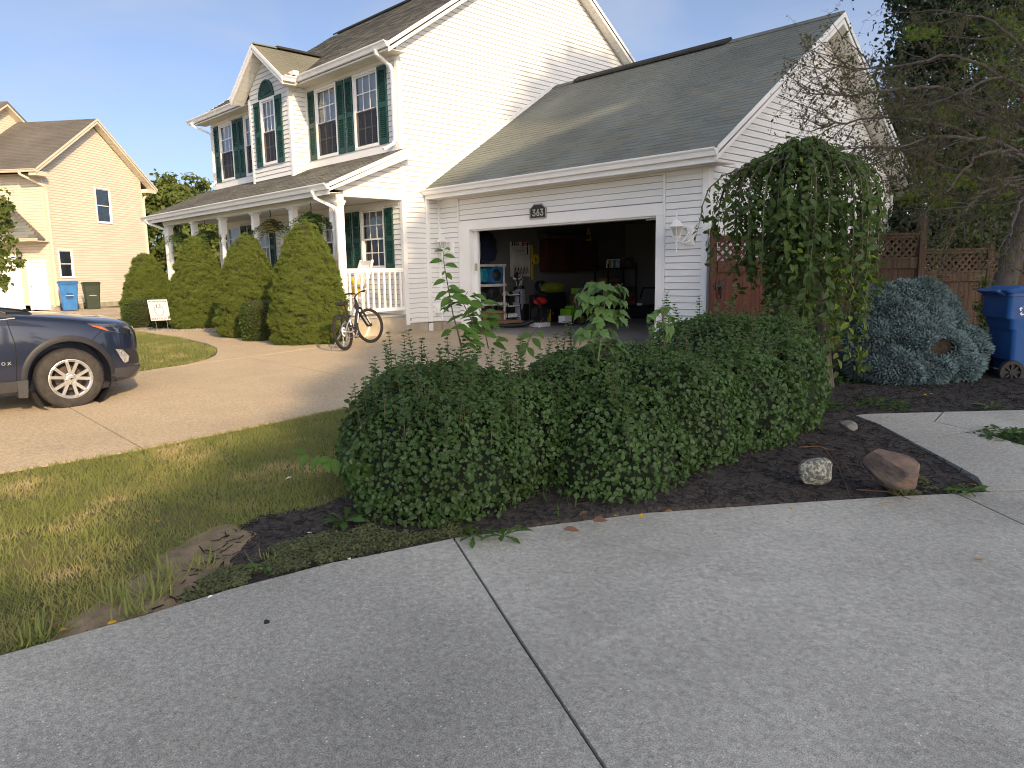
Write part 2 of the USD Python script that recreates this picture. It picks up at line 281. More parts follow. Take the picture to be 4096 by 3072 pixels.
for g in cut(drive, [[(-14, -2.2), (-6, -2.35)], [(-14, 2.28), (-6, 2.04)], [(-14, 5.5), (-6, 5.3)], [(-14, 8.35), (-6, 8.25)], [(-9.72, 5.4), (-9.72, 11)]]): D.part('slab', tri_sheet(g, ground, 0.012), M_['drive'])
structure('driveway_joints', tri_sheet(drive.buffer(-0.03), ground, 0.004, skirt=0), M_['joint'])
W = Thing('front_walk', None, None, kind='structure')
for g in cut(walk, [[(-14.3, 5), (-13.9, 8)], [(-16.2, 5), (-16.0, 8)], [(-18.2, 5), (-17.9, 8)]]): W.part('slab', tri_sheet(g, ground, 0.016), M_['drive'])

edge = [(-3.55, -7), (-3.52, -1), (-3.51, 0.41), (-3.46, 0.95), (-3.45, 1.35), (-3.38, 1.88), (-3.14, 2.55), (-2.9, 2.98), (-2.54, 3.57), (-1.98, 4.25), (-1.55, 4.76), (-1.13, 5.22)]
pave = Polygon(edge + [(-0.6, 5.72), (3.0, 8.3), (9, 12), (9, -7)])
P_ = Thing('pavement', None, None, kind='structure')
for g in cut(pave, [[(-3.4, 2.66), (-1.35, 1.65), (6, -2.0)], [(-1.4, 5.18), (-0.84, 4.73), (5, -0.1)], [(-3.8, -3.2), (8, -3.4)]], 0.007): P_.part('slab', tri_sheet(g, ground, 0.03, 0.6), M_['slab'])
structure('pavement_joints', tri_sheet(pave.buffer(-0.05), ground, 0.012, 0.8, skirt=0), M_['joint'])
side = Polygon([(-1.15, 5.24), (-1.26, 5.5), (-1.55, 5.82), (-2.27, 6.59), (-2.56, 6.82), (-2.51, 6.92), (-1.48, 7.86), (1.6, 10.7), (4.5, 10.9), (2.2, 8.0), (-0.6, 5.76)])
island = Polygon([(-1.60, 6.80), (-1.2, 6.52), (-0.2, 6.55), (1.6, 8.1), (0.6, 8.6), (-0.9, 7.5)])
S_ = Thing('side_walk', None, None, kind='structure')
for g in cut(side.difference(island), [[(-2.02, 7.5), (-1.95, 6.95), (-1.60, 6.80)], [(-1.60, 6.80), (-1.9, 6.08)], [(-1.9, 6.08), (-1.91, 6.2)]], 0.006): S_.part('slab', tri_sheet(g, ground, 0.034, 0.5), M_['slab'])
structure('side_walk_joints', tri_sheet(side.difference(island).buffer(-0.05), ground, 0.014, 0.8, skirt=0), M_['joint'])

M_['mulch'] = mat('black_mulch', (0.025, 0.021, 0.020), 0.95, col2=(0.10, 0.085, 0.075), scale=26, lo=0.35, hi=0.7, bump=1.0, bscale=70, bdist=0.03)
M_['soil'] = mat('bare_soil', (0.17, 0.125, 0.08), 0.95, col2=(0.29, 0.215, 0.14), scale=9, bump=0.6, bscale=120, bdist=0.01)
mulch = Polygon([(-3.47, 1.02), (-3.82, 1.27), (-4.25, 1.6), (-4.44, 1.97), (-4.30, 2.3), (-4.35, 2.67), (-4.9, 3.3), (-5.2, 4.6), (-5.3, 6.5), (-5.9, 8.5), (-6.3, 10.6), (-5, 12), (-2, 14.5), (3, 14.5), (1.6, 10.75), (-1.48, 7.9), (-2.53, 6.95), (-2.58, 6.82), (-2.27, 6.57), (-1.55, 5.8), (-1.16, 5.26)] + edge[::-1][1:8])
mulch = mulch.buffer(0.02).difference(pave.buffer(0.004)).difference(side.buffer(0.004))
structure('mulch_bed', tri_sheet(mulch, bed, 0.008, 0.25, skirt=0.05), M_['mulch'], smooth=True)
structure('island_bed', tri_sheet(island.buffer(-0.01), ground, 0.01, 0.5), M_['mulch'])
bare = Polygon([(-3.49, 0.62), (-3.62, 0.72), (-3.8, 0.95), (-4.0, 1.2), (-4.3, 1.5), (-4.42, 1.7), (-4.2, 1.75), (-3.95, 1.55), (-3.7, 1.35), (-3.49, 1.2)]).buffer(0.06)
_pts = [bare.exterior.interpolate(t, True).coords[0] for t in np.linspace(0, 1, 90)[:-1]]; bare = Polygon([(x + 0.07 * (meshkit.noise([x * 9, y * 9, 0.5], 3) - 0.5) + 0.10 * (meshkit.noise([x * 4, y * 4, 2.5], 4) - 0.5), y + 0.12 * (meshkit.noise([x * 7, y * 7, 7.5], 5) - 0.5)) for x, y in _pts]).buffer(0)
structure('bare_soil', tri_sheet(bare.difference(pave.buffer(0.003)), ground, 0.012, 0.25, skirt=0), M_['soil'])
M_['gravel'] = mat('river_gravel', (0.30, 0.25, 0.19), 0.9, col2=(0.48, 0.42, 0.34), scale=30, bump=1, bscale=60, bdist=0.03)
strip = Polygon([(-23.5, 6.45), (-20.6, 6.36), (-19.6, 6.55), (-18.74, 6.84), (-18.3, 7.11), (-15.2, 6.98), (-13.55, 7.06), (-12.9, 7.22), (-13.36, 8.05), (-23.5, 8.05)])
structure('gravel_bed', tri_sheet(strip, ground, 0.008, 0.6, skirt=0.02), M_['gravel'])

# ---------------------------------------------------------------- wall and roof builders
EXPO = 0.11
def siding(T, parent, F, poly, m, z0=None, expo=EXPO, thick=0.019, base=True, wall_m=None, deep=0.10):
    """Clapboard courses, each a board of its own with its lower edge proud, on a wall slab."""
    if base: T.part('sheathing', MB().extrude(poly, F, -deep, 0.0), wall_m or M_['wrap'], parent)
    u0, zlo, u1, zhi = poly.bounds; z = zlo if z0 is None else z0; k = 0
    while z < zhi - 0.01:
        strip = poly.intersection(sbox(u0 - 1, z + 0.002, u1 + 1, z + expo - 0.0075))
        for g in getattr(strip, 'geoms', [strip]):
            if g.is_empty or g.geom_type != 'Polygon' or g.area < 5e-4: continue
            g = g.simplify(1e-4); e = trimesh.creation.extrude_polygon(g, 1.0, engine='earcut'); v = e.vertices
            t = np.clip((v[:, 1] - z) / expo, 0, 1)
            T.part('siding_board', MB().add(F.pp(v[:, 0], v[:, 1], np.where(v[:, 2] > 0.5, thick * (1 - t) + 0.004 * t, 0.0005)), e.faces), m, parent)
        z += expo; k += 1

def shingles(T, parent, O, u, s, L, H, expo, width, mats, singles=0, clip=None, seed=0, thick=0.007, name='shingle'):
    """Courses of tabs on a roof plane: O its lower left corner, u along the eave, s up the slope. The nearest ones are pieces of their own."""
    g = np.random.default_rng(seed); u, s = unit(u), unit(s); n = unit(np.cross(u, s)); O = np.asarray(O, float)
    boxes = []
    rows = int(H / expo)
    for r in range(rows + 1):
        b = r * expo
        if b > H - 0.02: continue
        off = (r % 2) * width / 2 + g.uniform(-0.1, 0.1) * width
        a = -off
        while a < L:
            w = width * (g.uniform(0.7, 1.35) if clip == 'random' else 1.0)
            x0, x1 = max(a, 0), min(a + w, L)
            if x1 - x0 > 0.02:
                j = g.uniform(-0.003, 0.003); top = min(b + expo + 0.02, H)
                boxes.append((x0 + 0.003, x1 - 0.003, b + j, top, thick * g.uniform(0.75, 1.5)))
            a += w
    boxes = np.array(boxes)
    def verts(q):
        x0, x1, b, t, h = q
        return np.array([O + u * x0 + s * b, O + u * x1 + s * b, O + u * x1 + s * t, O + u * x0 + s * t, O + u * x0 + s * b + n * h, O + u * x1 + s * b + n * h, O + u * x1 + s * t + n * 0.001, O + u * x0 + s * t + n * 0.001])
    c = np.array([verts(q)[:4].mean(0) for q in boxes]); e = c - EYE; big = (boxes[:, 1] - boxes[:, 0]) / (e ** 2).sum(1)
    order = np.argsort(-big); one = set(order[:singles].tolist())
    rest = MB(); FQ = [[4, 5, 6, 7], [0, 1, 5, 4], [1, 2, 6, 5], [3, 0, 4, 7]]
    for i, q in enumerate(boxes):
        if i in one: T.part(name, MB().add(verts(q), FQ), mats[int(g.integers(len(mats)))], parent)
        else: rest.add(verts(q), FQ)
    T.part('shingle_field', rest, mats[0], parent, kind='stuff')

def gutter(T, parent, a, b, out, m, h=0.115, d=0.125):
    """A K-style eaves gutter from a to b along its top edge; out points away from the wall."""
    a, b, out = np.asarray(a, float), np.asarray(b, float), unit(out); prof = [(0, 0), (0, -h), (0.055, -h), (0.075, -h * 0.72), (0.085, -h * 0.45), (d * 0.9, -h * 0.28), (d, -h * 0.16), (d, 0), (d - 0.015, 0), (d - 0.015, -0.012), (d - 0.03, -0.02), (0.01, -0.02), (0.01, 0)]
    g = Polygon(prof); F = Fr(a, out, unit(b - a)); T.part('gutter', MB().extrude(g, F, 0, np.linalg.norm(b - a)), m, parent)

def window(T, F, u0, u1, z0, z1, m, wm=0.06, rows=3, cols=3, blind=True, lower_screen=True, name='window', grid=True, head=0.0, label=None, dark=None):
    """A double-hung window in wall frame F: casing, two sashes, panes, grilles, blind, screen."""
    p = T.sub(name, label); zm = z0 + (z1 - z0) * 0.5
    q = MB()
    q.fr(F, u0 - wm, u0, z0 - wm, z1 + wm, -0.05, 0.032); q.fr(F, u1, u1 + wm, z0 - wm, z1 + wm, -0.05, 0.032)
    q.fr(F, u0, u1, z1, z1 + wm, -0.05, 0.031); q.fr(F, u0, u1, z0 - wm, z0, -0.05, 0.036)
    T.part('casing', q, m, p)
    sw = 0.035
    for a, b, d, nm in ((zm - 0.02, z1 - 0.001, 0.0, 'upper_sash'), (z0 + 0.001, zm + 0.02, -0.022, 'lower_sash')):
        q = MB(); q.fr(F, u0 + 0.001, u0 + sw, a, b, d - 0.02, d); q.fr(F, u1 - sw, u1 - 0.001, a, b, d - 0.02, d); q.fr(F, u0 + sw, u1 - sw, b - sw, b, d - 0.02, d); q.fr(F, u0 + sw, u1 - sw, a, a + sw, d - 0.02, d)
        T.part(nm, q, m, p)
        q = MB().add([F.p(u0 + sw - 0.004, a + sw - 0.004, d - 0.012), F.p(u1 - sw + 0.004, a + sw - 0.004, d - 0.012), F.p(u1 - sw + 0.004, b - sw + 0.004, d - 0.012), F.p(u0 + sw - 0.004, b - sw + 0.004, d - 0.012)], [[0, 1, 2, 3]]); T.part('pane', q, M_['pane'], p)
        if grid:
            q = MB()
            for i in range(1, cols): x = u0 + sw + (u1 - u0 - 2 * sw) * i / cols; q.fr(F, x - 0.011, x + 0.011, a + sw, b - sw, d - 0.0115, d - 0.006)
            zz = (a + b) / 2; q.fr(F, u0 + sw, u1 - sw, zz - 0.011, zz + 0.011, d - 0.0112, d - 0.0062)
            T.part('muntins', q, m, p)
    if lower_screen:
        q = MB().fr(F, u0 + 0.02, u1 - 0.02, z0 + 0.012, zm, 0.010, 0.0105); T.part('insect_screen', q, M_['screen'], p)
        q = MB(); q.fr(F, u0 + 0.004, u0 + 0.02, z0 + 0.004, zm, 0.006, 0.013); q.fr(F, u1 - 0.02, u1 - 0.004, z0 + 0.004, zm, 0.006, 0.013); q.fr(F, u0 + 0.02, u1 - 0.02, z0 + 0.004, z0 + 0.012, 0.006, 0.013); T.part('screen_frame', q, m, p)
    if blind == 'curtain': T.part('curtain', MB().fr(F, u0 + 0.03, u1 - 0.03, z0 + 0.03, z1 - 0.03, -0.075, -0.07), dark, p)
    elif blind:
        q = MB(); z = z0 + 0.03 if blind is True else zm - 0.0
        while z < z1 - 0.03:
            q.add([F.p(u0 + 0.04, z, -0.085), F.p(u1 - 0.04, z, -0.085), F.p(u1 - 0.04, z + 0.047, -0.050), F.p(u0 + 0.04, z + 0.047, -0.050)], [[0, 1, 2, 3]]); z += 0.05
        T.part('blind', q, M_['blind'], p)
    T.part('room_backing', MB().fr(F, u0 - 0.04, u1 + 0.04, z0 - 0.04, z1 + 0.04, -0.40, -0.38), dark or M_['black'], p)
    return p

def shutter(T, F, u0, u1, z0, z1, m=None):
    q = MB(); w = 0.045; zm = (z0 + z1) / 2; d1 = 0.045
    q.fr(F, u0, u0 + w, z0, z1, 0.012, d1); q.fr(F, u1 - w, u1, z0, z1, 0.012, d1)
    for a, b in ((z0, z0 + 0.11), (zm - 0.055, zm + 0.055), (z1 - 0.1, z1)): q.fr(F, u0 + w, u1 - w, a, b, 0.012, d1 - 0.002)
    c = (u0 + u1) / 2; q.extrude(Polygon([(c - 0.1, z1 - 0.10), (c - 0.04, z1 - 0.08), (c, z1 - 0.055), (c + 0.04, z1 - 0.08), (c + 0.1, z1 - 0.10)]), F, d1 - 0.002, d1 + 0.006)
    q.fr(F, u0 + w, u1 - w, z0 + 0.1, z1 - 0.09, 0.012, 0.018)
    for a, b in ((z0 + 0.11, zm - 0.055), (zm + 0.055, z1 - 0.1)):
        n = int((b - a) / 0.042)
        for i in range(n):
            z = a + (b - a) * i / n; h = (b - a) / n
            q.add([F.p(u0 + w, z, 0.040), F.p(u1 - w, z, 0.040), F.p(u1 - w, z + h * 0.92, 0.020), F.p(u0 + w, z + h * 0.92, 0.020), F.p(u0 + w, z, 0.020), F.p(u1 - w, z, 0.020)], [[0, 1, 2, 3], [4, 5, 1, 0]])
    T.part('shutter', q, m or M_['green'])

def downspout(T, pts, m, w=0.075, d=0.055, parent=None):
    q = MB(); pts = [np.asarray(p, float) for p in pts]
    for a, b in zip(pts[:-1], pts[1:]):
        t = unit(b - a); q.bar(a - t * 0.012, b + t * 0.012, w, d, up=(1, 0, 0.01) if abs(t[2]) > 0.85 else (0, 0, 1))
    T.part('downspout', q, m, parent)
def minus(poly, *rects): return poly.difference(unary_union([sbox(a, c, b, d) for a, b, c, d in rects]))

# ---------------------------------------------------------------- the white house
XM, XL, YF, YB = -13.343, -23.06, 9.60, 18.65
XR, YG, YGB = -6.453, 10.60, 18.59
H_ = Thing('house', 'white sided two storey house with green shutters, covered porch and open attached garage', 'house', (-14.0, 13.0, 0.0))
WH, SD = M_['white'], M_['siding']
main_z = lambda y: 6.25 + 0.68 * (np.minimum(y, 2 * 14.12 - y) - 9.27)          # roof surface of the main block
gar_z = lambda y: 3.36 + 0.656 * (np.minimum(y, 2 * 14.50 - y) - 10.20)
porch_z = lambda y: 3.31 + 0.445 * (y - 7.68)
FG = Fr((XM, 0, 0), (0, 1, 0), (1, 0, 0))             # gable wall of the main block, u = y
FF = Fr((0, YF, 0), (1, 0, 0), (0, -1, 0))            # front wall, u = x
FL = Fr((XL, 0, 0), (0, -1, 0), (-1, 0, 0))
FB = Fr((0, YB, 0), (-1, 0, 0), (0, 1, 0))
p = H_.sub('gable_wall')
gp = Polygon([(YF + 0.06, 0.434), (YB - 0.06, 0.434), (YB - 0.06, main_z(YB) - 0.2), (14.12, main_z(14.12) - 0.2), (YF + 0.06, main_z(YF) - 0.2)])
# cut away where the garage stands against the wall
gp = gp.difference(Polygon([(YG, 0.0), (YGB, 0.0), (YGB, 3.2), (14.5, gar_z(14.5) - 0.15), (YG, 3.2)]))
siding(H_, p, FG, gp, SD, z0=0.434)
q = MB(); q.bb(XM - 0.05, XM + 0.022, YF - 0.022, YF + 0.075, 0.40, main_z(YF) - 0.21); q.bb(XM - 0.075, XM + 0.0215, YF - 0.0225, YF - 0.0005, 0.41, 6.08)
H_.part('corner_post', q, WH, p)
# flashing trim where the garage roof meets the wall
q = MB()
for a, b in (((XM + 0.02, 10.24, gar_z(10.24) + 0.05), (XM + 0.02, 14.5, gar_z(14.5) + 0.05)),): q.bar(a, b, 0.02, 0.085)
H_.part('flashing', q, WH, p)
p = H_.sub('left_wall'); siding(H_, p, FL, Polygon([(-YB, 0.434), (-YF, 0.434), (-YF, main_z(YF) - 0.2), (-14.12, main_z(14.12) - 0.2), (-YB, main_z(YB) - 0.2)]), SD, expo=0.33)
H_.part('back_wall', MB().extrude(sbox(-XM, 0.2, -XL, 6.1), FB, -0.1, 0), SD)
# upper front wall, with the windows
wins_up = [(-16.72, -15.84, 4.40, 5.93), (-15.0, -14.12, 4.40, 5.93), (-22.45, -21.62, 4.40, 5.93), (-20.75, -19.9, 4.40, 5.93)]
p = H_.sub('upper_front_wall')
fw = minus(sbox(XL + 0.06, 4.02, XM - 0.08, 6.09), *[(a - 0.05, b + 0.05, c - 0.05, d + 0.05) for a, b, c, d in wins_up], (-19.36, -17.25, 3.9, 6.2))
siding(H_, p, FF, fw, SD, z0=4.02)
H_.part('frieze_board', MB().fr(FF, XL, -19.42, 6.0, 6.085, 0.0, 0.028), WH, p); H_.part('frieze_board', MB().fr(FF, -17.19, XM - 0.03, 6.0, 6.085, 0.0, 0.028), WH, p)
H_.part('skirt_board', MB().fr(FF, XL, -19.42, 4.15, 4.30, 0.0, 0.026).fr(FF, -17.19, XM - 0.08, 4.15, 4.30, 0.0, 0.026), WH, p)
q = MB(); q.bb(XL - 0.02, XL + 0.06, YF - 0.022, YF + 0.06, 0.42, 6.08); H_.part('corner_post', q, WH, p)
for w in wins_up: window(H_, FF, *w, WH)
for a, b in ((-17.09, -16.79), (-15.75, -15.45), (-15.38, -15.08), (-14.05, -13.72), (-22.85, -22.53), (-21.53, -21.17), (-21.14, -20.82)): shutter(H_, FF, a, b, 4.35, 5.965)
# the bay that stands out over the porch
YD, XDL, XDR = 9.128, -19.39, -17.20
FD = Fr((0, YD, 0), (1, 0, 0), (0, -1, 0)); FDR = Fr((XDR, 0, 0), (0, 1, 0), (1, 0, 0)); FDL = Fr((XDL, 0, 0), (0, -1, 0), (-1, 0, 0))
XC, DOR = -18.285, 0.70
dor_z = lambda x: 7.22 - DOR * abs(x - XC)
p = H_.sub('bay_wall')
bp = Polygon([(XDL + 0.07, 3.95), (XDR - 0.07, 3.95), (XDR - 0.07, dor_z(XDR) - 0.17), (XC, 7.05), (XDL + 0.07, dor_z(XDL) - 0.17)])
bp = minus(bp, (-18.74, -17.93, 4.36, 6.0))
siding(H_, p, FD, bp, SD, z0=4.0)
q = MB(); q.bb(XDR - 0.08, XDR + 0.02, YD - 0.02, YD + 0.07, 3.9, 6.12); q.bb(XDL - 0.02, XDL + 0.08, YD - 0.02, YD + 0.07, 3.9, 6.12); q.bb(XDR - 0.02, XDR + 0.018, YF - 0.05, YF - 0.001, 4.1, 6.12); H_.part('corner_post', q, WH, p)
p = H_.sub('bay_side_wall'); siding(H_, p, FDR, sbox(YD + 0.07, 3.9, YF, 6.14), SD, z0=4.0)
H_.part('bay_side_wall', MB().extrude(sbox(-YF, 3.9, -YD, 6.14), FDL, -0.06, 0), SD)
window(H_, FD, -18.68, -17.99, 4.42, 5.94, WH)
shutter(H_, FD, -19.08, -18.77, 4.35, 5.96); shutter(H_, FD, -17.90, -17.57, 4.35, 5.96)
p = H_.sub('sunburst_vent')
cx, cz, R0 = -18.345, 6.01, 0.42
arc = [(cx + R0 * math.cos(t), cz + 1.02 * R0 * math.sin(t)) for t in np.linspace(0, PI, 20)]; arc2 = [(cx + 0.33 * math.cos(t), cz + 0.045 + 0.335 * math.sin(t)) for t in np.linspace(0, PI, 20)]
H_.part('frame', MB().extrude(Polygon(arc).difference(Polygon(arc2)), FD, 0.012, 0.05), M_['green'], p)
H_.part('back_plate', MB().extrude(Polygon(arc2), FD, 0.012, 0.02), M_['green'], p)
for i in range(13):
    t0, t1 = PI * i / 13, PI * (i + 0.55) / 13
    H_.part('ray', MB().extrude(Polygon([(cx + 0.05 * math.cos(t0), cz + 0.05 + 0.05 * math.sin(t0)), (cx + 0.31 * math.cos(t0), cz + 0.05 + 0.315 * math.sin(t0)), (cx + 0.31 * math.cos(t1), cz + 0.05 + 0.315 * math.sin(t1)), (cx + 0.05 * math.cos(t1), cz + 0.05 + 0.05 * math.sin(t1))]), FD, 0.02, 0.04), M_['green'], p)

# roofs -----------------------------------------------------------
def slab_roof(pts, t=0.11):                                             # four corners, eave first, made t thick downwards
    a = np.array(pts, float); b = a - np.array([0, 0, t]); return MB().hexa(np.vstack([b, a]))
p = H_.sub('main_roof')
RX0, RX1, YE, YR = -23.5, -13.05, 9.22, 14.12
H_.part('roof_deck', slab_roof([(RX0, YE, main_z(YE)), (RX1, YE, main_z(YE)), (RX1, YR, main_z(YR)), (RX0, YR, main_z(YR))]), M_['shingle_main'], p)
H_.part('roof_deck', slab_roof([(RX1, 19.02, main_z(YE)), (RX0, 19.02, main_z(YE)), (RX0, YR, main_z(YR)), (RX1, YR, main_z(YR))]), M_['shingle_main'], p)
sl = np.array([0, 1, 0.68]); HL = (YR - YE) * np.hypot(1, 0.68)
shingles(H_, p, (RX0, YE, main_z(YE) + 0.002), (1, 0, 0), sl, RX1 - RX0, HL, 0.14, 0.33, [M_['shingle_main']], seed=1, clip='random', thick=0.012)
q = MB(); a = np.array([RX0 + 0.5, YR, main_z(YR) + 0.045]); b = np.array([RX1 - 0.4, YR, main_z(YR) + 0.045]); q.extrude(Polygon([(-0.16, -0.10), (0, 0.0), (0.16, -0.10), (0.16, -0.05), (0, 0.05), (-0.16, -0.05)]), Fr(a, (0, 1, 0), (1, 0, 0)), 0, b[0] - a[0]); H_.part('ridge_vent', q, M_['vent'], p)
def rake(T, parent, x, side, y0, z0, y1, z1, m, drop=0.20, depth=0.03):
    """Rake board in the plane x, following the roof from (y0, z0) to (y1, z1): a wide board with a narrower strip proud of it."""
    F = Fr((x, 0, 0), (0, 1, 0), (side, 0, 0)); T.part('rake_board', MB().extrude(Polygon([(y0, z0 - drop), (y1, z1 - drop), (y1, z1 - 0.03), (y0, z0 - 0.03)]), F, -depth, 0.0), m, parent)
    T.part('rake_trim', MB().extrude(Polygon([(y0, z0 - 0.085), (y1, z1 - 0.085), (y1, z1 + 0.004), (y0, z0 + 0.004)]), F, 0.0005, 0.018), m, parent)
rake(H_, p, RX1, 1, YE - 0.02, main_z(YE), YR, main_z(YR), WH); rake(H_, p, RX1, 1, 19.04, main_z(YE), YR, main_z(YR), WH)
rake(H_, p, RX0, -1, YE - 0.02, main_z(YE), YR, main_z(YR), WH); rake(H_, p, RX0, -1, 19.04, main_z(YE), YR, main_z(YR), WH)
def rake_soffit(T, parent, x0, x1, y0, y1, zf, drop, m, n):
    for i in range(n):
        a, b = y0 + (y1 - y0) * i / n, y0 + (y1 - y0) * (i + 0.96) / n
        za, zb = float(zf(a)) - drop, float(zf(b)) - drop
        T.part('soffit_panel', MB().hexa([[x0, a, za], [x1, a, za], [x1, b, zb], [x0, b, zb], [x0, a, za + 0.01], [x1, a, za + 0.01], [x1, b, zb + 0.01], [x0, b, zb + 0.01]]), m, parent)
rake_soffit(H_, p, XM - 0.02, RX1 - 0.03, 14.12, 19.0, main_z, 0.185, M_['soffit'], 34); rake_soffit(H_, p, XM - 0.02, RX1 - 0.03, 9.3, 14.1, main_z, 0.185, M_['soffit'], 30)
for x0, x1 in ((-23.74, -19.66), (-16.87, -13.07)):
    gutter(H_, p, (x0, YE - 0.0, 6.235), (x1, YE - 0.0, 6.235), (0, -1, 0), WH)
H_.part('fascia', MB().bb(RX0, RX1 - 0.04, YE + 0.003, YE + 0.022, 6.07, 6.22), WH, p)
for i in range(27):
    x = XL - 0.4 + i * 0.375
    if x > -13.2: break
    H_.part('soffit_panel', MB().bb(x, min(x + 0.368, RX1 - 0.04), YE + 0.024, YF + 0.0, 6.086, 6.094), M_['soffit'], p)
H_.part('soffit_return', MB().bb(XM - 0.0, RX1 - 0.032, YE + 0.024, YF + 0.05, 6.075, 6.085), M_['soffit'], p)
H_.part('back_gutter', MB().bb(RX0, RX1, 19.02, 19.12, 6.1, 6.22), WH, p)
p = H_.sub('bay_roof')
ye, yb = 8.78, 10.75
for sgn in (1, -1):
    xe = XC + sgn * 1.44; ze = dor_z(xe)
    c = [(xe, ye, ze), (xe, 9.35, ze), (XC, yb, 7.22), (XC, ye, 7.22)]
    a = np.array(c); H_.part('roof_deck', MB().hexa(np.vstack([a - [0, 0, 0.09], a])), M_['shingle2'], p)
    # tabs along the eave, cut by the valley
    u = np.array([0, 1.0, 0]); s = np.array([-sgn, 0, DOR]); L = 1.44 * np.hypot(1, DOR); n = unit(np.cross(u, s)) * (1 if sgn < 0 else -1)
    if n[2] < 0: n = -n
    r = 0
    while r * 0.127 < L - 0.03:
        b0, b1 = r * 0.127, min(r * 0.127 + 0.14, L); ymax = 9.30 + (yb - 9.30) * (b0 / L); x = ye - (r % 2) * 0.15
        while x < ymax:
            x0, x1 = max(x, ye) + 0.003, min(x + 0.305, ymax) - 0.003
            if x1 - x0 > 0.03:
                Q = np.array([(xe, 0, ze)]) + np.array([[0, x0, 0], [0, x1, 0], [0, x1, 0], [0, x0, 0]]) + unit(s) * np.array([[b0], [b0], [b1], [b1]])
                H_.part('shingle', MB().add(np.vstack([Q, Q + n * np.array([[0.009], [0.009], [0.002], [0.002]])]), [[4, 5, 6, 7], [0, 1, 5, 4], [1, 2, 6, 5], [3, 0, 4, 7]]), M_['shingle2'], p)
            x += 0.305
        r += 1
q = MB(); q.bar((XC, ye, 7.225), (XC, ye + 0.62, 7.225), 0.2, 0.03); H_.part('ridge_cap', q, M_['shingle'], p)
q = MB(); q.bar((XC, ye + 0.62, 7.25), (XC, yb - 0.1, 7.25), 0.24, 0.05); H_.part('ridge_vent', q, M_['vent'], p)
FY = Fr((0, ye, 0), (1, 0, 0), (0, -1, 0))
for sgn in (1, -1):
    xe = XC + sgn * 1.46; ze = dor_z(xe)
    H_.part('rake_board', MB().extrude(Polygon([(xe, ze - 0.19), (XC, 7.22 - 0.19), (XC, 7.19), (xe, ze - 0.03)]), FY, -0.03, 0), WH, p)
    H_.part('rake_trim', MB().extrude(Polygon([(xe, ze - 0.085), (XC, 7.22 - 0.085), (XC, 7.225), (xe, ze + 0.005)]), FY, 0.0005, 0.018), WH, p)
    for i in range(11):
        t0, t1 = i / 11, (i + 0.95) / 11; x0, x1 = xe + (XC - xe) * t0, xe + (XC - xe) * t1; z0, z1 = dor_z(x0) - 0.175, dor_z(x1) - 0.175
        H_.part('soffit_panel', MB().hexa([[x0, ye + 0.03, z0], [x1, ye + 0.03, z1], [x1, YD + 0.01, z1], [x0, YD + 0.01, z0], [x0, ye + 0.03, z0 + 0.01], [x1, ye + 0.03, z1 + 0.01], [x1, YD + 0.01, z1 + 0.01], [x0, YD + 0.01, z0 + 0.01]]), M_['soffit'], p)
    gutter(H_, p, (xe, ye + 0.005, ze - 0.0), (xe, 9.10, ze - 0.0), (sgn, 0, 0), WH)
q = MB().fr(FDR, 8.80, 9.215, 6.06, 6.07, 0, 0.33); q.bb(XDR + 0.33, XDR + 0.35, 8.8, 9.2, 6.06, 6.22); H_.part('soffit_panel', q, M_['soffit'], p)
H_.part('splash_guard', MB().bb(-17.05, -16.80, 9.06, 9.07, 6.26, 6.36).bb(-16.80, -16.79, 9.06, 9.2, 6.26, 6.36), WH, p)
# porch -------------------------------------------------------------
PX0, PX1, PE = -23.82, -13.07, 7.68
p = H_.sub('porch_roof')
H_.part('roof_deck', slab_roof([(PX0, PE, porch_z(PE)), (PX1, PE, porch_z(PE)), (PX1, YF, porch_z(YF)), (PX0, YF, porch_z(YF))], 0.09), M_['shingle_main'], p)
shingles(H_, p, (PX0, PE, porch_z(PE) + 0.002), (1, 0, 0), (0, 1, 0.445), PX1 - PX0, 1.92 * np.hypot(1, 0.445), 0.14, 0.33, [M_['shingle_main'], M_['shingle2']], singles=90, seed=2, clip='random', thick=0.011)
FRK = Fr((PX1, 0, 0), (0, 1, 0), (1, 0, 0))
H_.part('rake_board', MB().extrude(Polygon([(PE, porch_z(PE) - 0.15), (9.72, porch_z(9.72) - 0.23), (9.72, porch_z(9.72) - 0.01), (PE, porch_z(PE) - 0.01)]), FRK, -0.03, 0), WH, p)
H_.part('rake_trim', MB().extrude(Polygon([(PE - 0.01, porch_z(PE) - 0.07), (9.735, porch_z(9.72) - 0.075), (9.735, porch_z(9.72) + 0.012), (PE - 0.01, porch_z(PE) + 0.012)]), FRK, 0.0005, 0.02), WH, p)
H_.part('rake_end', MB().bb(XM + 0.02, PX1 - 0.031, 9.68, 9.72, porch_z(9.72) - 0.23, porch_z(9.72) - 0.02), WH, p)
H_.part('rake_soffit', MB().hexa([[XM - 0.02, PE + 0.05, porch_z(PE) - 0.13], [PX1 - 0.031, PE + 0.05, porch_z(PE) - 0.13], [PX1 - 0.031, 9.68, porch_z(9.68) - 0.2], [XM - 0.02, 9.68, porch_z(9.68) - 0.2]] * 1 + [[XM - 0.02, PE + 0.05, porch_z(PE) - 0.12], [PX1 - 0.031, PE + 0.05, porch_z(PE) - 0.12], [PX1 - 0.031, 9.68, porch_z(9.68) - 0.19], [XM - 0.02, 9.68, porch_z(9.68) - 0.19]]), M_['soffit'], p)
H_.part('left_rake_board', MB().extrude(Polygon([(-YF, porch_z(YF) - 0.2), (-PE, porch_z(PE) - 0.15), (-PE, porch_z(PE)), (-YF, porch_z(YF))]), Fr((PX0, 0, 0), (0, -1, 0), (-1, 0, 0)), 0, 0.03), WH, p)
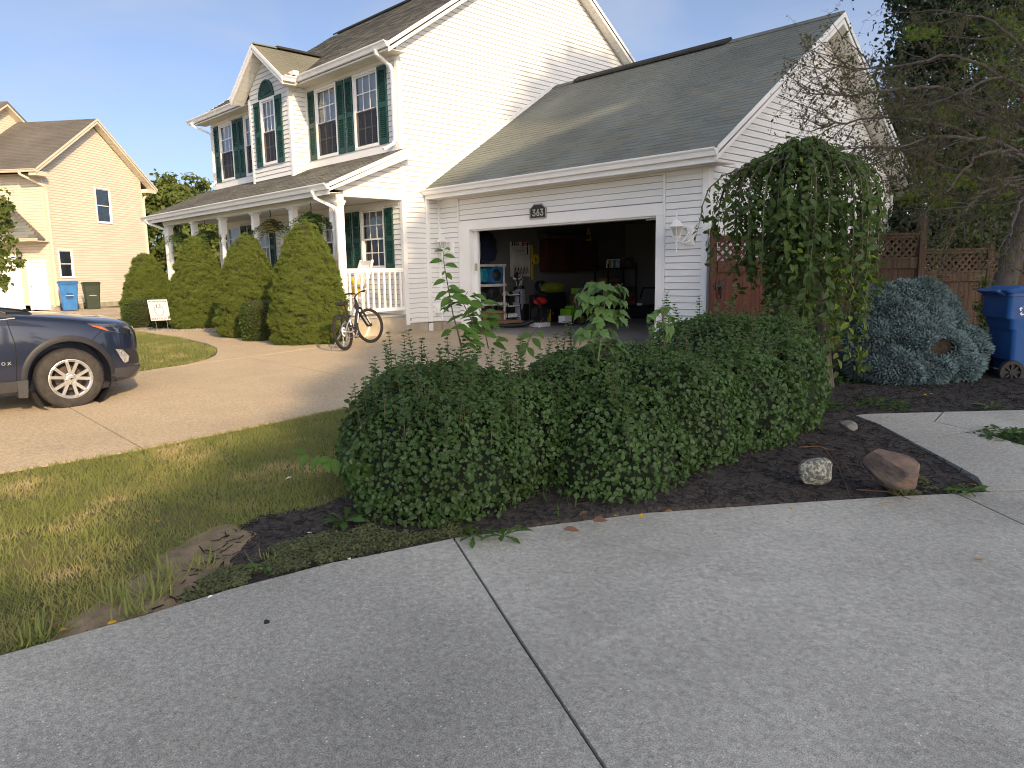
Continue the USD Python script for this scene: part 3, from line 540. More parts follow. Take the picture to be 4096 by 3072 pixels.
gutter(H_, p, (PX0 - 0.1, PE, 3.305), (PX1, PE, 3.305), (0, -1, 0), WH)
H_.part('fascia', MB().bb(PX0, PX1 - 0.04, PE + 0.004, PE + 0.026, 3.10, 3.22), WH, p)
H_.part('flashing', MB().bb(XL, XDL - 0.03, YF - 0.03, YF + 0.02, porch_z(YF) - 0.02, porch_z(YF) + 0.05), WH, p)
H_.part('soffit_return', MB().bb(XM - 0.069, PX1 - 0.032, PE + 0.03, 7.955, 3.128, 3.14), M_['soffit'], p)
p = H_.sub('porch')
FPG = Fr((XM, 0, 0), (0, 1, 0), (1, 0, 0))
siding(H_, p, FPG, Polygon([(7.96, 3.22), (YF + 0.0, 3.22), (YF + 0.0, porch_z(YF) - 0.11), (7.96, porch_z(7.96) - 0.11)]), SD, z0=3.22, deep=0.06)
H_.part('ceiling', MB().bb(XL - 0.1, XM - 0.07, PE + 0.03, YF - 0.02, 3.135, 3.15), M_['soffit'], p)
H_.part('beam', MB().bb(XL - 0.1, XM + 0.012, 7.96, 8.14, 3.02, 3.134), WH, p)
H_.part('beam', MB().bb(XM - 0.16, XM + 0.014, 8.141, 9.62, 3.10, 3.219), WH, p)
H_.part('floor', MB().bb(XL, XM + 0.0, 7.86, YF - 0.0, 0.54, 0.62), mat('porch_boards', (0.35, 0.34, 0.31), 0.7), p)
H_.part('foundation', MB().bb(XL + 0.02, XM + 0.012, 7.9, YF + 0.12, 0.0, 0.539), M_['concrete_block'], p)
H_.part('step_edge', MB().bb(XM - 0.5, XM + 0.035, 7.84, YF - 0.03, 0.60, 0.636), mat('porch_edge', (0.38, 0.37, 0.34), 0.7), p)
def column(T, x, y, m, z0=0.62, z1=3.02):
    p = T.sub('porch_column'); w = 0.075
    T.part('base_block', MB().bb(x - w, x + w, y - w, y + w, z0, z0 + 0.62), m, p)
    T.part('capital_block', MB().bb(x - w, x + w, y - w, y + w, z1 - 0.42, z1 - 0.05).bb(x - w - 0.03, x + w + 0.03, y - w - 0.03, y + w + 0.03, z1 - 0.05, z1 - 0.001), m, p)
    prof = [(0.05, z0 + 0.62), (0.072, z0 + 0.65), (0.072, z0 + 0.69), (0.05, z0 + 0.72), (0.058, z0 + 0.76), (0.066, z0 + 0.85), (0.064, z0 + 1.2), (0.052, z1 - 0.72), (0.05, z1 - 0.64), (0.07, z1 - 0.61), (0.07, z1 - 0.57), (0.048, z1 - 0.55), (0.05, z1 - 0.50), (0.068, z1 - 0.47), (0.068, z1 - 0.42)]
    T.part('turned_shaft', MB().lathe(prof, (x, y, 0), seg=18), m, p, smooth=40)
COLX = [-13.56, -15.30, -17.20, -19.10, -21.00, -22.90]
for x in COLX: column(H_, x, 8.05, WH)
q = MB().bb(XM - 0.10, XM + 0.025, 7.99, 8.13, 0.637, 3.05); q.bb(XM - 0.13, XM + 0.055, 7.95, 8.16, 2.97, 3.0185); q.bb(XM - 0.115, XM + 0.04, 7.97, 8.145, 2.93, 2.969)
H_.part('corner_column', q, WH, p)
def railing(T, a, b, z0, z1, m, step=0.135):
    p = T.sub('railing'); a, b = np.array(a, float), np.array(b, float); L = np.linalg.norm(b - a); u = (b - a) / L; F = Fr((a[0], a[1], 0), (u[0], u[1], 0), (-u[1], u[0], 0))
    T.part('top_rail', MB().fr(F, 0, L, z1 - 0.05, z1, -0.035, 0.035).fr(F, 0, L, z1 - 0.085, z1 - 0.051, -0.022, 0.022), m, p); T.part('bottom_rail', MB().fr(F, 0, L, z0, z0 + 0.07, -0.022, 0.022), m, p)
    n = int(L / step)
    for i in range(n): u0 = (i + 0.5) * L / n; T.part('baluster', MB().fr(F, u0 - 0.02, u0 + 0.02, z0 + 0.07, z1 - 0.085, -0.02, 0.02), m, p)
railing(H_, (XM - 0.03, 8.14), (XM - 0.03, 9.56), 0.73, 1.65, WH)
for a, b in ((-15.22, -13.64), (-17.12, -15.38), (-21.0 + 0.08, -19.18), (-22.82, -21.08)): railing(H_, (a, 8.05), (b, 8.05), 0.73, 1.63, WH)
railing(H_, (-22.92, 9.55), (-22.92, 8.14), 0.73, 1.63, WH)
wins_lo = [(-16.67, -15.80, 1.68, 2.96), (-14.95, -14.08, 1.68, 2.96), (-22.40, -21.53, 1.68, 2.96), (-20.58, -19.70, 1.68, 2.96)]
p = H_.sub('porch_wall')
siding(H_, p, FF, minus(sbox(XL + 0.06, 0.63, XM - 0.09, 3.13), *[(a - 0.05, b + 0.05, c - 0.05, d + 0.05) for a, b, c, d in wins_lo], (-19.02, -17.86, 0.5, 2.82)), SD, z0=0.63)
H_.part('frieze_board', MB().fr(FF, XL, XM - 0.1, 3.02, 3.13, 0.0145, 0.03), WH, p)
for w in wins_lo: window(H_, FF, *w, WH, blind='upper', lower_screen=False)
M_['green_dark'] = M_['green']
for a, b in ((-17.04, -16.73), (-15.73, -15.40), (-15.32, -15.02), (-14.0, -13.69), (-22.79, -22.46), (-21.46, -21.13), (-20.98, -20.65), (-19.63, -19.31)): shutter(H_, FF, a, b, 1.64, 2.97)
p = H_.sub('front_door')
H_.part('frame', MB().fr(FF, -19.0, -18.9, 0.63, 2.8, -0.08, 0.03).fr(FF, -17.98, -17.88, 0.63, 2.8, -0.08, 0.03).fr(FF, -18.9, -17.98, 2.7, 2.8, -0.08, 0.03), WH, p)
H_.part('leaf', MB().fr(FF, -18.9, -17.98, 0.63, 2.7, -0.08, -0.04), mat('door_paint', (0.72, 0.72, 0.70), 0.4), p)
H_.part('storm_pane', MB().fr(FF, -18.78, -18.1, 1.0, 2.55, -0.035, -0.032), M_['pane'], p)
H_.part('doorbell', MB().fr(FF, -19.25, -19.2, 1.85, 1.95, 0.014, 0.04), M_['black'])
p = H_.sub('main_foundation')
H_.part('foundation', MB().bb(XM - 0.3, XM - 0.01, YF + 0.121, YG + 0.2, 0.0, 0.4335), M_['concrete_block'], p)
# downspouts
downspout(H_, [(-13.46, 9.15, 6.12), (-13.46, 9.18, 6.04), (-13.46, 9.50, 5.86), (-13.455, 9.555, 5.75), (-13.455, 9.555, 4.36), (-13.455, 9.50, 4.28), (-13.49, 9.28, 4.16)], WH)
downspout(H_, [(-23.35, 9.12, 6.12), (-23.3, 9.16, 6.03), (-23.02, 9.5, 5.82), (-22.98, 9.555, 5.74), (-22.98, 9.555, 4.36), (-23.02, 9.42, 4.24)], WH)
downspout(H_, [(-13.62, 7.60, 3.2), (-13.60, 7.66, 3.06), (-13.30, 7.93, 2.86), (-13.27, 7.955, 2.74), (-13.27, 7.955, 0.42), (-13.27, 7.85, 0.30)], WH)
downspout(H_, [(-23.5, 7.60, 3.2), (-23.45, 7.68, 3.1), (-22.98, 7.95, 2.92), (-22.95, 7.955, 2.8), (-22.95, 7.955, 0.4)], WH)
downspout(H_, [(XM + 0.05, 10.235, 3.25), (XM + 0.05, 10.235, 0.42), (XM + 0.05, 10.235, 0.24)], WH, w=0.075, d=0.06)
H_.part('dryer_vent', MB().hexa([[XM + 0.014, 10.38, 0.62], [XM + 0.13, 10.38, 0.62], [XM + 0.13, 10.53, 0.62], [XM + 0.014, 10.53, 0.62], [XM + 0.014, 10.38, 0.80], [XM + 0.04, 10.38, 0.80], [XM + 0.04, 10.53, 0.80], [XM + 0.014, 10.53, 0.80]]), WH)

# garage ------------------------------------------------------------
FA = Fr((0, YG, 0), (1, 0, 0), (0, -1, 0)); FR_ = Fr((XR, 0, 0), (0, 1, 0), (1, 0, 0))
DX0, DX1, DZ = -12.29, -7.43, 2.44
p = H_.sub('garage_front_wall')
siding(H_, p, FA, sbox(XM + 0.02, 0.434, -12.665, 3.14), SD, z0=0.434)
siding(H_, p, FA, sbox(-7.245, 0.434, XR - 0.09, 3.14), SD, z0=0.434)
siding(H_, p, FA, sbox(-12.615, 2.645, -7.295, 3.14), SD, z0=2.66, thick=0.010)
H_.part('channel_strip', MB().fr(FA, -12.66, -12.62, 2.60, 3.14, 0, 0.028), WH, p); H_.part('channel_strip', MB().fr(FA, -7.29, -7.25, 2.60, 3.14, 0, 0.028), WH, p)
H_.part('channel_strip', MB().fr(FA, -12.66, -12.64, 0.434, 2.60, 0, 0.024), WH, p); H_.part('channel_strip', MB().fr(FA, -7.27, -7.25, 0.434, 2.60, 0, 0.024), WH, p)
H_.part('inside_corner_strip', MB().bb(XM + 0.0142, XM + 0.05, YG - 0.05, YG - 0.002, 0.434, 3.14), WH, p)
H_.part('door_casing', MB().fr(FA, -12.635, DX0, 0.24, DZ, -0.10, 0.02), WH, p); H_.part('door_casing', MB().fr(FA, DX1, -7.275, 0.24, DZ, -0.10, 0.02), WH, p)
H_.part('door_casing', MB().fr(FA, -12.635, -7.275, DZ + 0.001, 2.642, -0.10, 0.021), WH, p)
q = MB().fr(FA, DX0 + 0.001, DX0 + 0.13, 0.24, DZ - 0.031, -0.16, -0.101).fr(FA, DX1 - 0.05, DX1 - 0.001, 0.24, DZ - 0.031, -0.16, -0.101).fr(FA, DX0, DX1, DZ - 0.03, DZ, -0.16, -0.02); H_.part('door_stop', q, WH, p)
H_.part('frieze_board', MB().fr(FA, XM + 0.05, -12.665, 3.06, 3.138, 0.0142, 0.026).fr(FA, -7.24, XR - 0.1, 3.06, 3.138, 0.0142, 0.026), WH, p)
H_.part('keypad', MB().fr(FA, DX0 + 0.06, DX0 + 0.11, 1.56, 1.72, -0.10, -0.07), mat('keypad_plastic', (0.42, 0.36, 0.27), 0.5), p)
H_.part('foundation', MB().bb(XM + 0.001, DX0 - 0.08, YG - 0.004, YG + 0.1, 0.0, 0.433).bb(DX1 + 0.09, XR - 0.005, YG - 0.004, YG + 0.1, 0.0, 0.433), M_['concrete_block'], p)
H_.part('corner_post', MB().bb(XR - 0.09, XR + 0.022, YG - 0.022, YG + 0.05, 0.40, 3.15).bb(XR - 0.0005, XR + 0.0225, YG + 0.0505, YG + 0.115, 0.40, 3.2), WH, p)
p = H_.sub('garage_gable_wall')
siding(H_, p, FR_, Polygon([(YG + 0.117, 0.434), (YGB - 0.09, 0.434), (YGB - 0.09, gar_z(YGB) - 0.2), (14.5, gar_z(14.5) - 0.22), (YG + 0.117, gar_z(YG) - 0.2)]), SD, z0=0.434)
H_.part('corner_post', MB().bb(XR - 0.02, XR + 0.022, YGB - 0.088, YGB + 0.02, 0.4, 3.25), WH, p)
H_.part('foundation', MB().bb(XR - 0.25, XR - 0.006, YG + 0.101, YGB, 0.0, 0.4335), M_['concrete_block'], p)
p = H_.sub('garage_interior')
DW = M_['drywall']
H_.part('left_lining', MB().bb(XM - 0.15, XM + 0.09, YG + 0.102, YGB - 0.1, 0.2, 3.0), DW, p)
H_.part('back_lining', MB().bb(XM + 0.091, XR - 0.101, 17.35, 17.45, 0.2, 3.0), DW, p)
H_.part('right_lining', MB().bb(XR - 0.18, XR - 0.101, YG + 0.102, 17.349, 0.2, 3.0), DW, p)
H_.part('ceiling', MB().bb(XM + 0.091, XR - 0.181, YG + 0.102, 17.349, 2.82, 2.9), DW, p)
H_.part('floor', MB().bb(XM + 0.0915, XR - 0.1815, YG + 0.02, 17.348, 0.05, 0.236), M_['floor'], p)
for i in range(4): H_.part('raised_door_panel', MB().bb(DX0 - 0.05, DX1 + 0.05, 11.15 + i * 0.55, 11.69 + i * 0.55, 2.60, 2.64), WH, p)
H_.part('door_track', MB().bar((DX1 - 0.02, YG + 0.16, 2.52), (DX1 - 0.02, 13.4, 2.52), 0.05, 0.04).bar((DX1 - 0.03, YG + 0.18, 2.40), (DX1 - 0.36, YG + 0.22, 2.40), 0.05, 0.03), M_['steel'], p)
H_.part('back_wall', MB().bb(XM + 0.1, XR, YGB - 0.1, YGB, 0.2, 3.2), SD, p)
p = H_.sub('garage_roof')
GX0, GX1, GE, GR = XM + 0.02, -6.06, 10.20, 14.50
H_.part('roof_deck', slab_roof([(GX0, GE, gar_z(GE)), (GX1, GE, gar_z(GE)), (GX1, GR, gar_z(GR)), (GX0, GR, gar_z(GR))]), M_['shingle'], p)
H_.part('roof_deck', slab_roof([(GX1, 18.9, gar_z(GE)), (GX0, 18.9, gar_z(GE)), (GX0, GR, gar_z(GR)), (GX1, GR, gar_z(GR))]), M_['shingle'], p)
shingles(H_, p, (GX0, GE, gar_z(GE) + 0.002), (1, 0, 0), (0, 1, 0.656), GX1 - GX0, (GR - GE) * np.hypot(1, 0.656), 0.132, 0.305, [M_['shingle'], M_['shingle2'], M_['shingle3'], M_['shingle']], singles=290, seed=3, thick=0.008)
q = MB(); q.extrude(Polygon([(-0.17, -0.09), (0, 0.01), (0.17, -0.09), (0.17, -0.045), (0, 0.06), (-0.17, -0.045)]), Fr((GX0 + 0.75, GR, gar_z(GR) + 0.03), (0, 1, 0), (1, 0, 0)), 0, 4.2); H_.part('ridge_vent', q, M_['vent'], p)
q = MB()
for a, b in ((GX0, GX0 + 0.74), (GX0 + 4.96, GX1)): q.extrude(Polygon([(-0.14, -0.085), (0, 0.006), (0.14, -0.085), (0.14, -0.07), (0, 0.022), (-0.14, -0.07)]), Fr((a, GR, gar_z(GR) + 0.01), (0, 1, 0), (1, 0, 0)), 0, b - a)
H_.part('ridge_cap', q, M_['shingle3'], p)
for sgn, (y0, y1) in enumerate(((GE - 0.02, GR), (18.92, GR))): rake(H_, p, GX1, 1, y0, gar_z(GE), y1, gar_z(GR), WH, drop=0.2)
rake_soffit(H_, p, XR, GX1 - 0.031, 14.52, 18.9, gar_z, 0.19, M_['soffit'], 22); rake_soffit(H_, p, XR, GX1 - 0.031, 10.6, 14.48, gar_z, 0.19, M_['soffit'], 20)
gutter(H_, p, (XM - 0.12, GE + 0.0, 3.345), (GX1 + 0.01, GE + 0.0, 3.345), (0, -1, 0), WH)
H_.part('fascia', MB().bb(XM + 0.016, GX1 - 0.04, GE + 0.003, GE + 0.022, 3.14, 3.30), WH, p)
for i in range(19):
    x = XM + 0.02 + i * 0.385; H_.part('soffit_panel', MB().bb(x, min(x + 0.378, GX1 - 0.04), GE + 0.024, YG + 0.05, 3.142, 3.152), M_['soffit'], p)
H_.part('gutter_end', MB().bb(XR + 0.02, GX1 - 0.032, GE + 0.03, YG + 0.2, 3.155, 3.17), WH, p)

# house number and the two wall lanterns
LN = Thing('house_number_plaque', 'dark arched plaque reading 363 over the garage door', 'house number', (-10.2, YG - 0.05, 2.72))
FN = Fr((-10.2, YG, 2.55), (1, 0, 0), (0, -1, 0))
def plaque(g): return Polygon([(-0.225 + g, g), (0.225 - g, g), (0.225 - g, 0.20), (0.16, 0.235 - g * 0.5), (0.10, 0.29 - g), (-0.10, 0.29 - g), (-0.16, 0.235 - g * 0.5), (-0.225 + g, 0.20)])
LN.part('frame', MB().extrude(plaque(0).difference(plaque(0.022)), FN, 0.012, 0.042), mat('bronze_frame', (0.36, 0.34, 0.31), 0.45, metallic=0.4))
LN.part('face', MB().extrude(plaque(0.021), FN, 0.012, 0.030), mat('plaque_face', (0.03, 0.03, 0.03), 0.6))
t = meshkit.text_mesh('363', 0.125, 0.006, True); v = t.vertices; cx0 = (v[:, 0].min() + v[:, 0].max()) / 2
LN.part('numerals', MB().add(FN.pp((v[:, 0] - cx0) * 0.95, v[:, 1] + 0.06, 0.031 + v[:, 2]), t.faces), mat('numerals', (0.42, 0.41, 0.38), 0.4))
def lantern(x, z, label, m=None, F=None, s=1.0):
    m = m or WH; F = F or FA; c = F.p(x, z, 0); T = Thing('wall_lantern', label, 'wall lamp', c)
    T.part('back_plate', MB().fr(F, x + 0.02 * s, x + 0.16 * s, z - 0.13 * s, z + 0.16 * s, 0.012, 0.034).fr(F, x + 0.04 * s, x + 0.14 * s, z - 0.11 * s, z + 0.14 * s, 0.034, 0.045), m)
    P = lambda u, zz, d: F.p(x + u * s, z + zz * s, d * s)
    arm = [P(0.09, 0.06, 0.045), P(0.085, 0.04, 0.10), P(0.07, -0.02, 0.13), P(0.04, -0.07, 0.15), P(0.0, -0.085, 0.17), P(-0.045, -0.06, 0.18), P(-0.06, -0.01, 0.18)]
    T.part('scroll_arm', MB().tube(arm, 0.014 * s, 6).tube([P(0.09, -0.06, 0.045), P(0.085, -0.075, 0.09), P(0.05, -0.1, 0.12), P(0.02, -0.085, 0.15)], 0.011 * s, 6), m, smooth=True)
    O = P(-0.06, 0, 0.18); up = np.eye(3); hexa = 6
    T.part('roof', MB().lathe(np.array([(0.0, 0.29), (0.018, 0.28), (0.018, 0.26), (0.03, 0.25), (0.06, 0.232), (0.095, 0.19), (0.135, 0.16), (0.135, 0.152), (0.0, 0.152)]) * s, O, up, hexa), m)
    T.part('finial', MB().lathe(np.array([(0.0, 0.37), (0.012, 0.35), (0.012, 0.33), (0.006, 0.32), (0.016, 0.305), (0.018, 0.29)]) * s, O, up, 10), m, smooth=True)
    q = MB()
    for k in range(6):
        a = 2 * PI * k / 6; ca, sa = math.cos(a), math.sin(a); q.tube([O + np.array([0.062 * ca, 0.062 * sa, 0.0]) * s, O + np.array([0.105 * ca, 0.105 * sa, 0.152]) * s], 0.007 * s, 4)
    q.lathe(np.array([(0.0, -0.04), (0.04, -0.035), (0.07, 0.0), (0.07, 0.012), (0.0, 0.012)]) * s, O, up, 6); T.part('cage', q, m)
    T.part('glass_panes', MB().lathe(np.array([(0.055, 0.013), (0.097, 0.151)]) * s, O, up, 6), M_['lampglass'])
    T.part('bulb', MB().ball(O + [0, 0, 0.07 * s], (0.02 * s, 0.02 * s, 0.045 * s), 1), M_['frost'], smooth=True)
    T.part('drop_finial', MB().lathe(np.array([(0.012, -0.04), (0.02, -0.07), (0.024, -0.10), (0.014, -0.16), (0.008, -0.20), (0.016, -0.22), (0.012, -0.24), (0.0, -0.29)]) * s, O, up, 10), m, smooth=True)
M_['lampglass'] = usdkit.material(stage, '/World/Looks/seeded_lamp_glass', {'t': ('transparent_bsdf', {'color': (0.85, 0.85, 0.83)}), 'd': ('diffuse_bsdf', {'color': (0.5, 0.5, 0.48)}), 'x': ('mix_closure', {'fac': 0.35})}, [('t.BSDF', 'x.closure1'), ('d.BSDF', 'x.closure2')], surface='x.closure')
M_['frost'] = mat('frosted_bulb', (0.7, 0.7, 0.66), 0.3)
lantern(-12.97, 2.06, 'white carriage lantern on the siding left of the open garage door')
lantern(-6.84, 2.06, 'white carriage lantern on the siding right of the garage door', s=1.05)

# ---------------------------------------------------------------- the tan house across the drive
A0 = np.array([-35.42, 7.57, 0.0]); DV = unit([-0.611, 0.791, 0]); NV = np.array([DV[1], -DV[0], 0.0]); EV = -NV
T2 = Thing('tan_house', 'tan sided house with grey shingled gable roof beyond the parked car', 'house', (-39.0, 9.0, 0.0))
FW = Fr(A0, DV, NV); FT = Fr(A0, EV, -DV); ST, TT = M_['siding_tan'], M_['trim_tan']
roof2 = lambda u: 8.50 - 0.676 * abs(u - 3.24)
p = T2.sub('gable_wall')
wt = [(3.12, 4.02, 4.03, 5.50), (0.53, 1.24, 1.58, 2.69)]
siding(T2, p, FW, minus(Polygon([(0.04, 0.42), (6.38, 0.42), (6.38, roof2(6.38) - 0.2), (3.24, roof2(3.24) - 0.24), (0.04, roof2(0.04) - 0.2)]), *[(a - 0.04, b + 0.04, c - 0.04, d + 0.04) for a, b, c, d in wt]), ST, z0=0.42, thick=0.016)
T2.part('corner_post', MB().fr(FW, -0.01, 0.05, 0.35, 5.78, -0.05, 0.02), TT, p); T2.part('corner_post', MB().fr(FW, 6.35, 6.43, 0.35, 5.75, -0.05, 0.02), TT, p)
T2.part('foundation', MB().fr(FW, 0, 6.38, 0.0, 0.419, -0.2, 0.01), M_['concrete_block'], p)
T2.part('foundation_vent', MB().fr(FW, 3.95, 4.55, 0.23, 0.38, 0.012, 0.03), WH, p)
M_['screen_light'] = mat('window_shade', (0.30, 0.33, 0.36), 0.7)
for w in wt: window(T2, FW, *w, WH, wm=0.055, blind='curtain' if w[2] > 3 else False, lower_screen=False, grid=False, dark=mat('window_curtain%d' % int(w[2]), (0.42, 0.45, 0.46), 0.7) if w[2] > 3 else mat('dim_room', (0.30, 0.31, 0.32), 0.7))
p = T2.sub('front_wall')
siding(T2, p, FT, minus(sbox(0.02, 0.42, 12.0, 5.78), (1.50, 4.6, 0.2, 2.42), (0.22, 1.12, 0.2, 2.30)), ST, z0=0.42, thick=0.016)
T2.part('trim_strip', MB().fr(FT, 0.98, 1.08, 3.2, 5.7, 0.017, 0.03), TT, p)
T2.part('door_frame', MB().fr(FT, 0.20, 0.29, 0.22, 2.30, -0.05, 0.022).fr(FT, 1.05, 1.13, 0.22, 2.30, -0.05, 0.022).fr(FT, 0.29, 1.05, 2.22, 2.30, -0.05, 0.022), WH, p)
pd = T2.sub('side_door'); T2.part('leaf', MB().fr(FT, 0.291, 1.049, 0.24, 2.219, -0.06, -0.02), WH, pd)
for a, b, z0, z1 in ((0.37, 0.62, 1.78, 2.08), (0.72, 0.97, 1.78, 2.08), (0.37, 0.62, 1.12, 1.7), (0.72, 0.97, 1.12, 1.7), (0.37, 0.62, 0.4, 1.0), (0.72, 0.97, 0.4, 1.0)): T2.part('panel', MB().fr(FT, a, b, z0, z1, -0.0195, -0.008), WH, pd)
T2.part('handle', MB().fr(FT, 0.98, 1.02, 1.18, 1.24, -0.019, 0.03), M_['steel'], pd)
T2.part('garage_frame', MB().fr(FT, 1.42, 1.55, 0.22, 2.50, -0.05, 0.022).fr(FT, 1.55, 4.55, 2.36, 2.50, -0.05, 0.022).fr(FT, 4.55, 4.68, 0.22, 2.5, -0.05, 0.022), WH, p)
pg = T2.sub('garage_door')
for r in range(4):
    T2.part('section', MB().fr(FT, 1.551, 4.549, 0.23 + r * 0.532, 0.757 + r * 0.532, -0.10, -0.06), WH, pg)
    for c in range(5): T2.part('panel', MB().fr(FT, 1.62 + c * 0.59, 2.12 + c * 0.59, 0.31 + r * 0.532, 0.68 + r * 0.532, -0.0595, -0.048), WH, pg)
T2.part('back_walls', MB().extrude(sbox(-6.38, 0.2, 0, 5.6), Fr(A0 - NV * 12, -DV, -NV), -0.1, 0).extrude(sbox(0, 0.2, 12, 5.6), Fr(A0 + DV * 6.38, EV, DV), -0.1, 0), ST)
p = T2.sub('main_roof')
EO = A0 + NV * 0.36
def P2(u, t, z): return EO + DV * u - NV * t + np.array([0, 0, z])
ue, uf = -0.62, 7.12
T2.part('roof_deck', slab_roof([P2(ue, 12, roof2(ue)), P2(ue, 0, roof2(ue)), P2(3.24, 0, 8.5), P2(3.24, 12, 8.5)]), M_['shingle_tan'], p)
T2.part('roof_deck', slab_roof([P2(uf, 0, roof2(uf)), P2(uf, 12, roof2(uf)), P2(3.24, 12, 8.5), P2(3.24, 0, 8.5)]), M_['shingle_tan'], p)
shingles(T2, p, P2(ue, 4.4, roof2(ue) + 0.003), NV, DV + np.array([0, 0, 0.676]), 4.4, 3.86 * np.hypot(1, 0.676), 0.14, 0.32, [M_['shingle_tan']], singles=120, seed=5, clip='random', thick=0.014)
FK = Fr(EO, DV, NV)
for a, b in ((ue, 3.24), (uf, 3.24)):
    T2.part('rake_board', MB().extrude(Polygon([(a, roof2(a) - 0.2), (b, roof2(b) - 0.2), (b, roof2(b) - 0.01), (a, roof2(a) - 0.01)]), FK, -0.03, 0), TT, p)
    T2.part('rake_trim', MB().extrude(Polygon([(a, roof2(a) - 0.08), (b, roof2(b) - 0.08), (b, roof2(b) + 0.012), (a, roof2(a) + 0.012)]), FK, 0.0005, 0.02), TT, p)
    s = 1 if b > a else -1
    q = MB()
    for i in range(18):
        t0, t1 = a + (b - a) * i / 18, a + (b - a) * (i + 0.95) / 18; q = MB()
        z0, z1 = roof2(t0) - 0.185, roof2(t1) - 0.185
        q.hexa(np.array([FK.p(t0, z0, -0.03), FK.p(t1, z1, -0.03), FK.p(t1, z1, -0.36), FK.p(t0, z0, -0.36), FK.p(t0, z0 + 0.01, -0.03), FK.p(t1, z1 + 0.01, -0.03), FK.p(t1, z1 + 0.01, -0.36), FK.p(t0, z0 + 0.01, -0.36)])); T2.part('soffit_panel', q, TT, p)
for a, b in ((ue, -0.0), (6.42, uf)):
    T2.part('eave_return', MB().fr(FK, min(a, b), max(a, b), 5.62, 5.80, -0.36, -0.031), TT, p)
gutter(T2, p, P2(ue, 0, 5.86), P2(ue, 10, 5.86), -DV, TT); gutter(T2, p, P2(uf, 0, 5.86), P2(uf, 10, 5.86), DV, TT)
pts = [P2(ue - 0.05, 0.75, 5.76), P2(ue - 0.02, 0.72, 5.66), FW.p(0.0, 5.28, 0.06), FW.p(0.12, 5.1, 0.06), FW.p(0.12, 0.4, 0.06)]
downspout(T2, pts, TT, 0.085, 0.07, p); downspout(T2, [P2(uf + 0.03, 0.3, 5.75), FW.p(6.62, 5.45, 0.03), FW.p(6.47, 5.3, 0.03), FW.p(6.47, 0.4, 0.03)], TT, 0.085, 0.07, p)
p = T2.sub('upper_gable')
tg = 3.35; FU = Fr(A0 - NV * (tg + 0.3), DV, NV); ru = lambda u: 9.25 - 0.676 * abs(u - 2.45)
siding(T2, p, FU, Polygon([(-0.8, 5.9), (5.7, 5.9), (5.7, ru(5.7) - 0.2), (2.45, ru(2.45) - 0.2), (-0.8, ru(-0.8) - 0.2)]), ST, z0=5.9, thick=0.016)
FU2 = Fr(A0 - NV * (tg - 0.05), DV, NV)
for a, b in ((-1.4, 2.45), (6.3, 2.45)):
    T2.part('rake_board', MB().extrude(Polygon([(a, ru(a) - 0.2), (b, ru(b) - 0.2), (b, ru(b)), (a, ru(a))]), FU2, -0.03, 0), TT, p)
    T2.part('roof_deck', slab_roof([FU2.p(a, ru(a), -6), FU2.p(a, ru(a), 0.01), FU2.p(b, ru(b), 0.01), FU2.p(b, ru(b), -6)] if b > a and a < 0 else [FU2.p(a, ru(a), 0.01), FU2.p(a, ru(a), -6), FU2.p(b, ru(b), -6), FU2.p(b, ru(b), 0.01)]), M_['shingle_tan'], p)
    T2.part('soffit_board', MB().hexa([FU2.p(a, ru(a) - 0.19, -0.03), FU2.p(b, ru(b) - 0.19, -0.03), FU2.p(b, ru(b) - 0.19, -0.4), FU2.p(a, ru(a) - 0.19, -0.4), FU2.p(a, ru(a) - 0.18, -0.03), FU2.p(b, ru(b) - 0.18, -0.03), FU2.p(b, ru(b) - 0.18, -0.4), FU2.p(a, ru(a) - 0.18, -0.4)]), TT, p)
q = MB(); o = FU2.p(1.95, 8.9, -1.2); q.lathe([(0.07, 0), (0.07, 0.42), (0.14, 0.43), (0.14, 0.56), (0.12, 0.60), (0, 0.60)], o, None, 12); T2.part('vent_pipe', q, M_['black'], p, smooth=40)
p = T2.sub('skirt_roof')
def P3(u, off, z): return A0 + EV * u - DV * off + np.array([0, 0, z])
T2.part('roof_deck', MB().hexa([P3(-0.12, 0.7, 3.06), P3(9, 0.7, 3.06), P3(9, 0.02, 4.62), P3(1.72, 0.02, 4.62), P3(-0.12, 0.7, 3.16), P3(9, 0.7, 3.16), P3(9, 0.02, 4.75), P3(1.75, 0.02, 4.75)]), M_['shingle_tan'], p)
T2.part('hip_end', MB().hexa([P3(-0.12, 0.7, 3.06), P3(1.72, 0.02, 4.62), P3(0.1, 0.02, 3.06), P3(0.0, 0.3, 3.06), P3(-0.12, 0.7, 3.15), P3(1.72, 0.02, 4.74), P3(0.08, 0.02, 3.14), P3(-0.02, 0.3, 3.14)]), M_['shingle_tan'], p)
sv = np.array(P3(3, 0.02, 4.75)) - np.array(P3(3, 0.7, 3.16))
g5 = np.random.default_rng(9); L5 = np.linalg.norm(sv); n5 = unit(np.cross(EV, sv)); n5 = n5 if n5 @ -DV > 0 else -n5
for r in range(int(L5 / 0.14)):
    u = -0.12 + (1.87) * (r * 0.14 / L5) + 0.02
    while u < 3.2:
        w = g5.uniform(0.22, 0.42); a = P3(u, 0.7, 3.163) + unit(sv) * r * 0.14; b = P3(u + w, 0.7, 3.163) + unit(sv) * r * 0.14; h = n5 * g5.uniform(0.010, 0.02); up = unit(sv) * 0.15
        T2.part('shingle', MB().add([a, b, b + up, a + up, a + h, b + h, b + up + n5 * 0.002, a + up + n5 * 0.002], [[4, 5, 6, 7], [0, 1, 5, 4], [1, 2, 6, 5], [3, 0, 4, 7]]), [M_['shingle_tan'], M_['shingle2'], M_['shingle'], M_['shingle3']][int(g5.integers(4))], p); u += w + 0.006
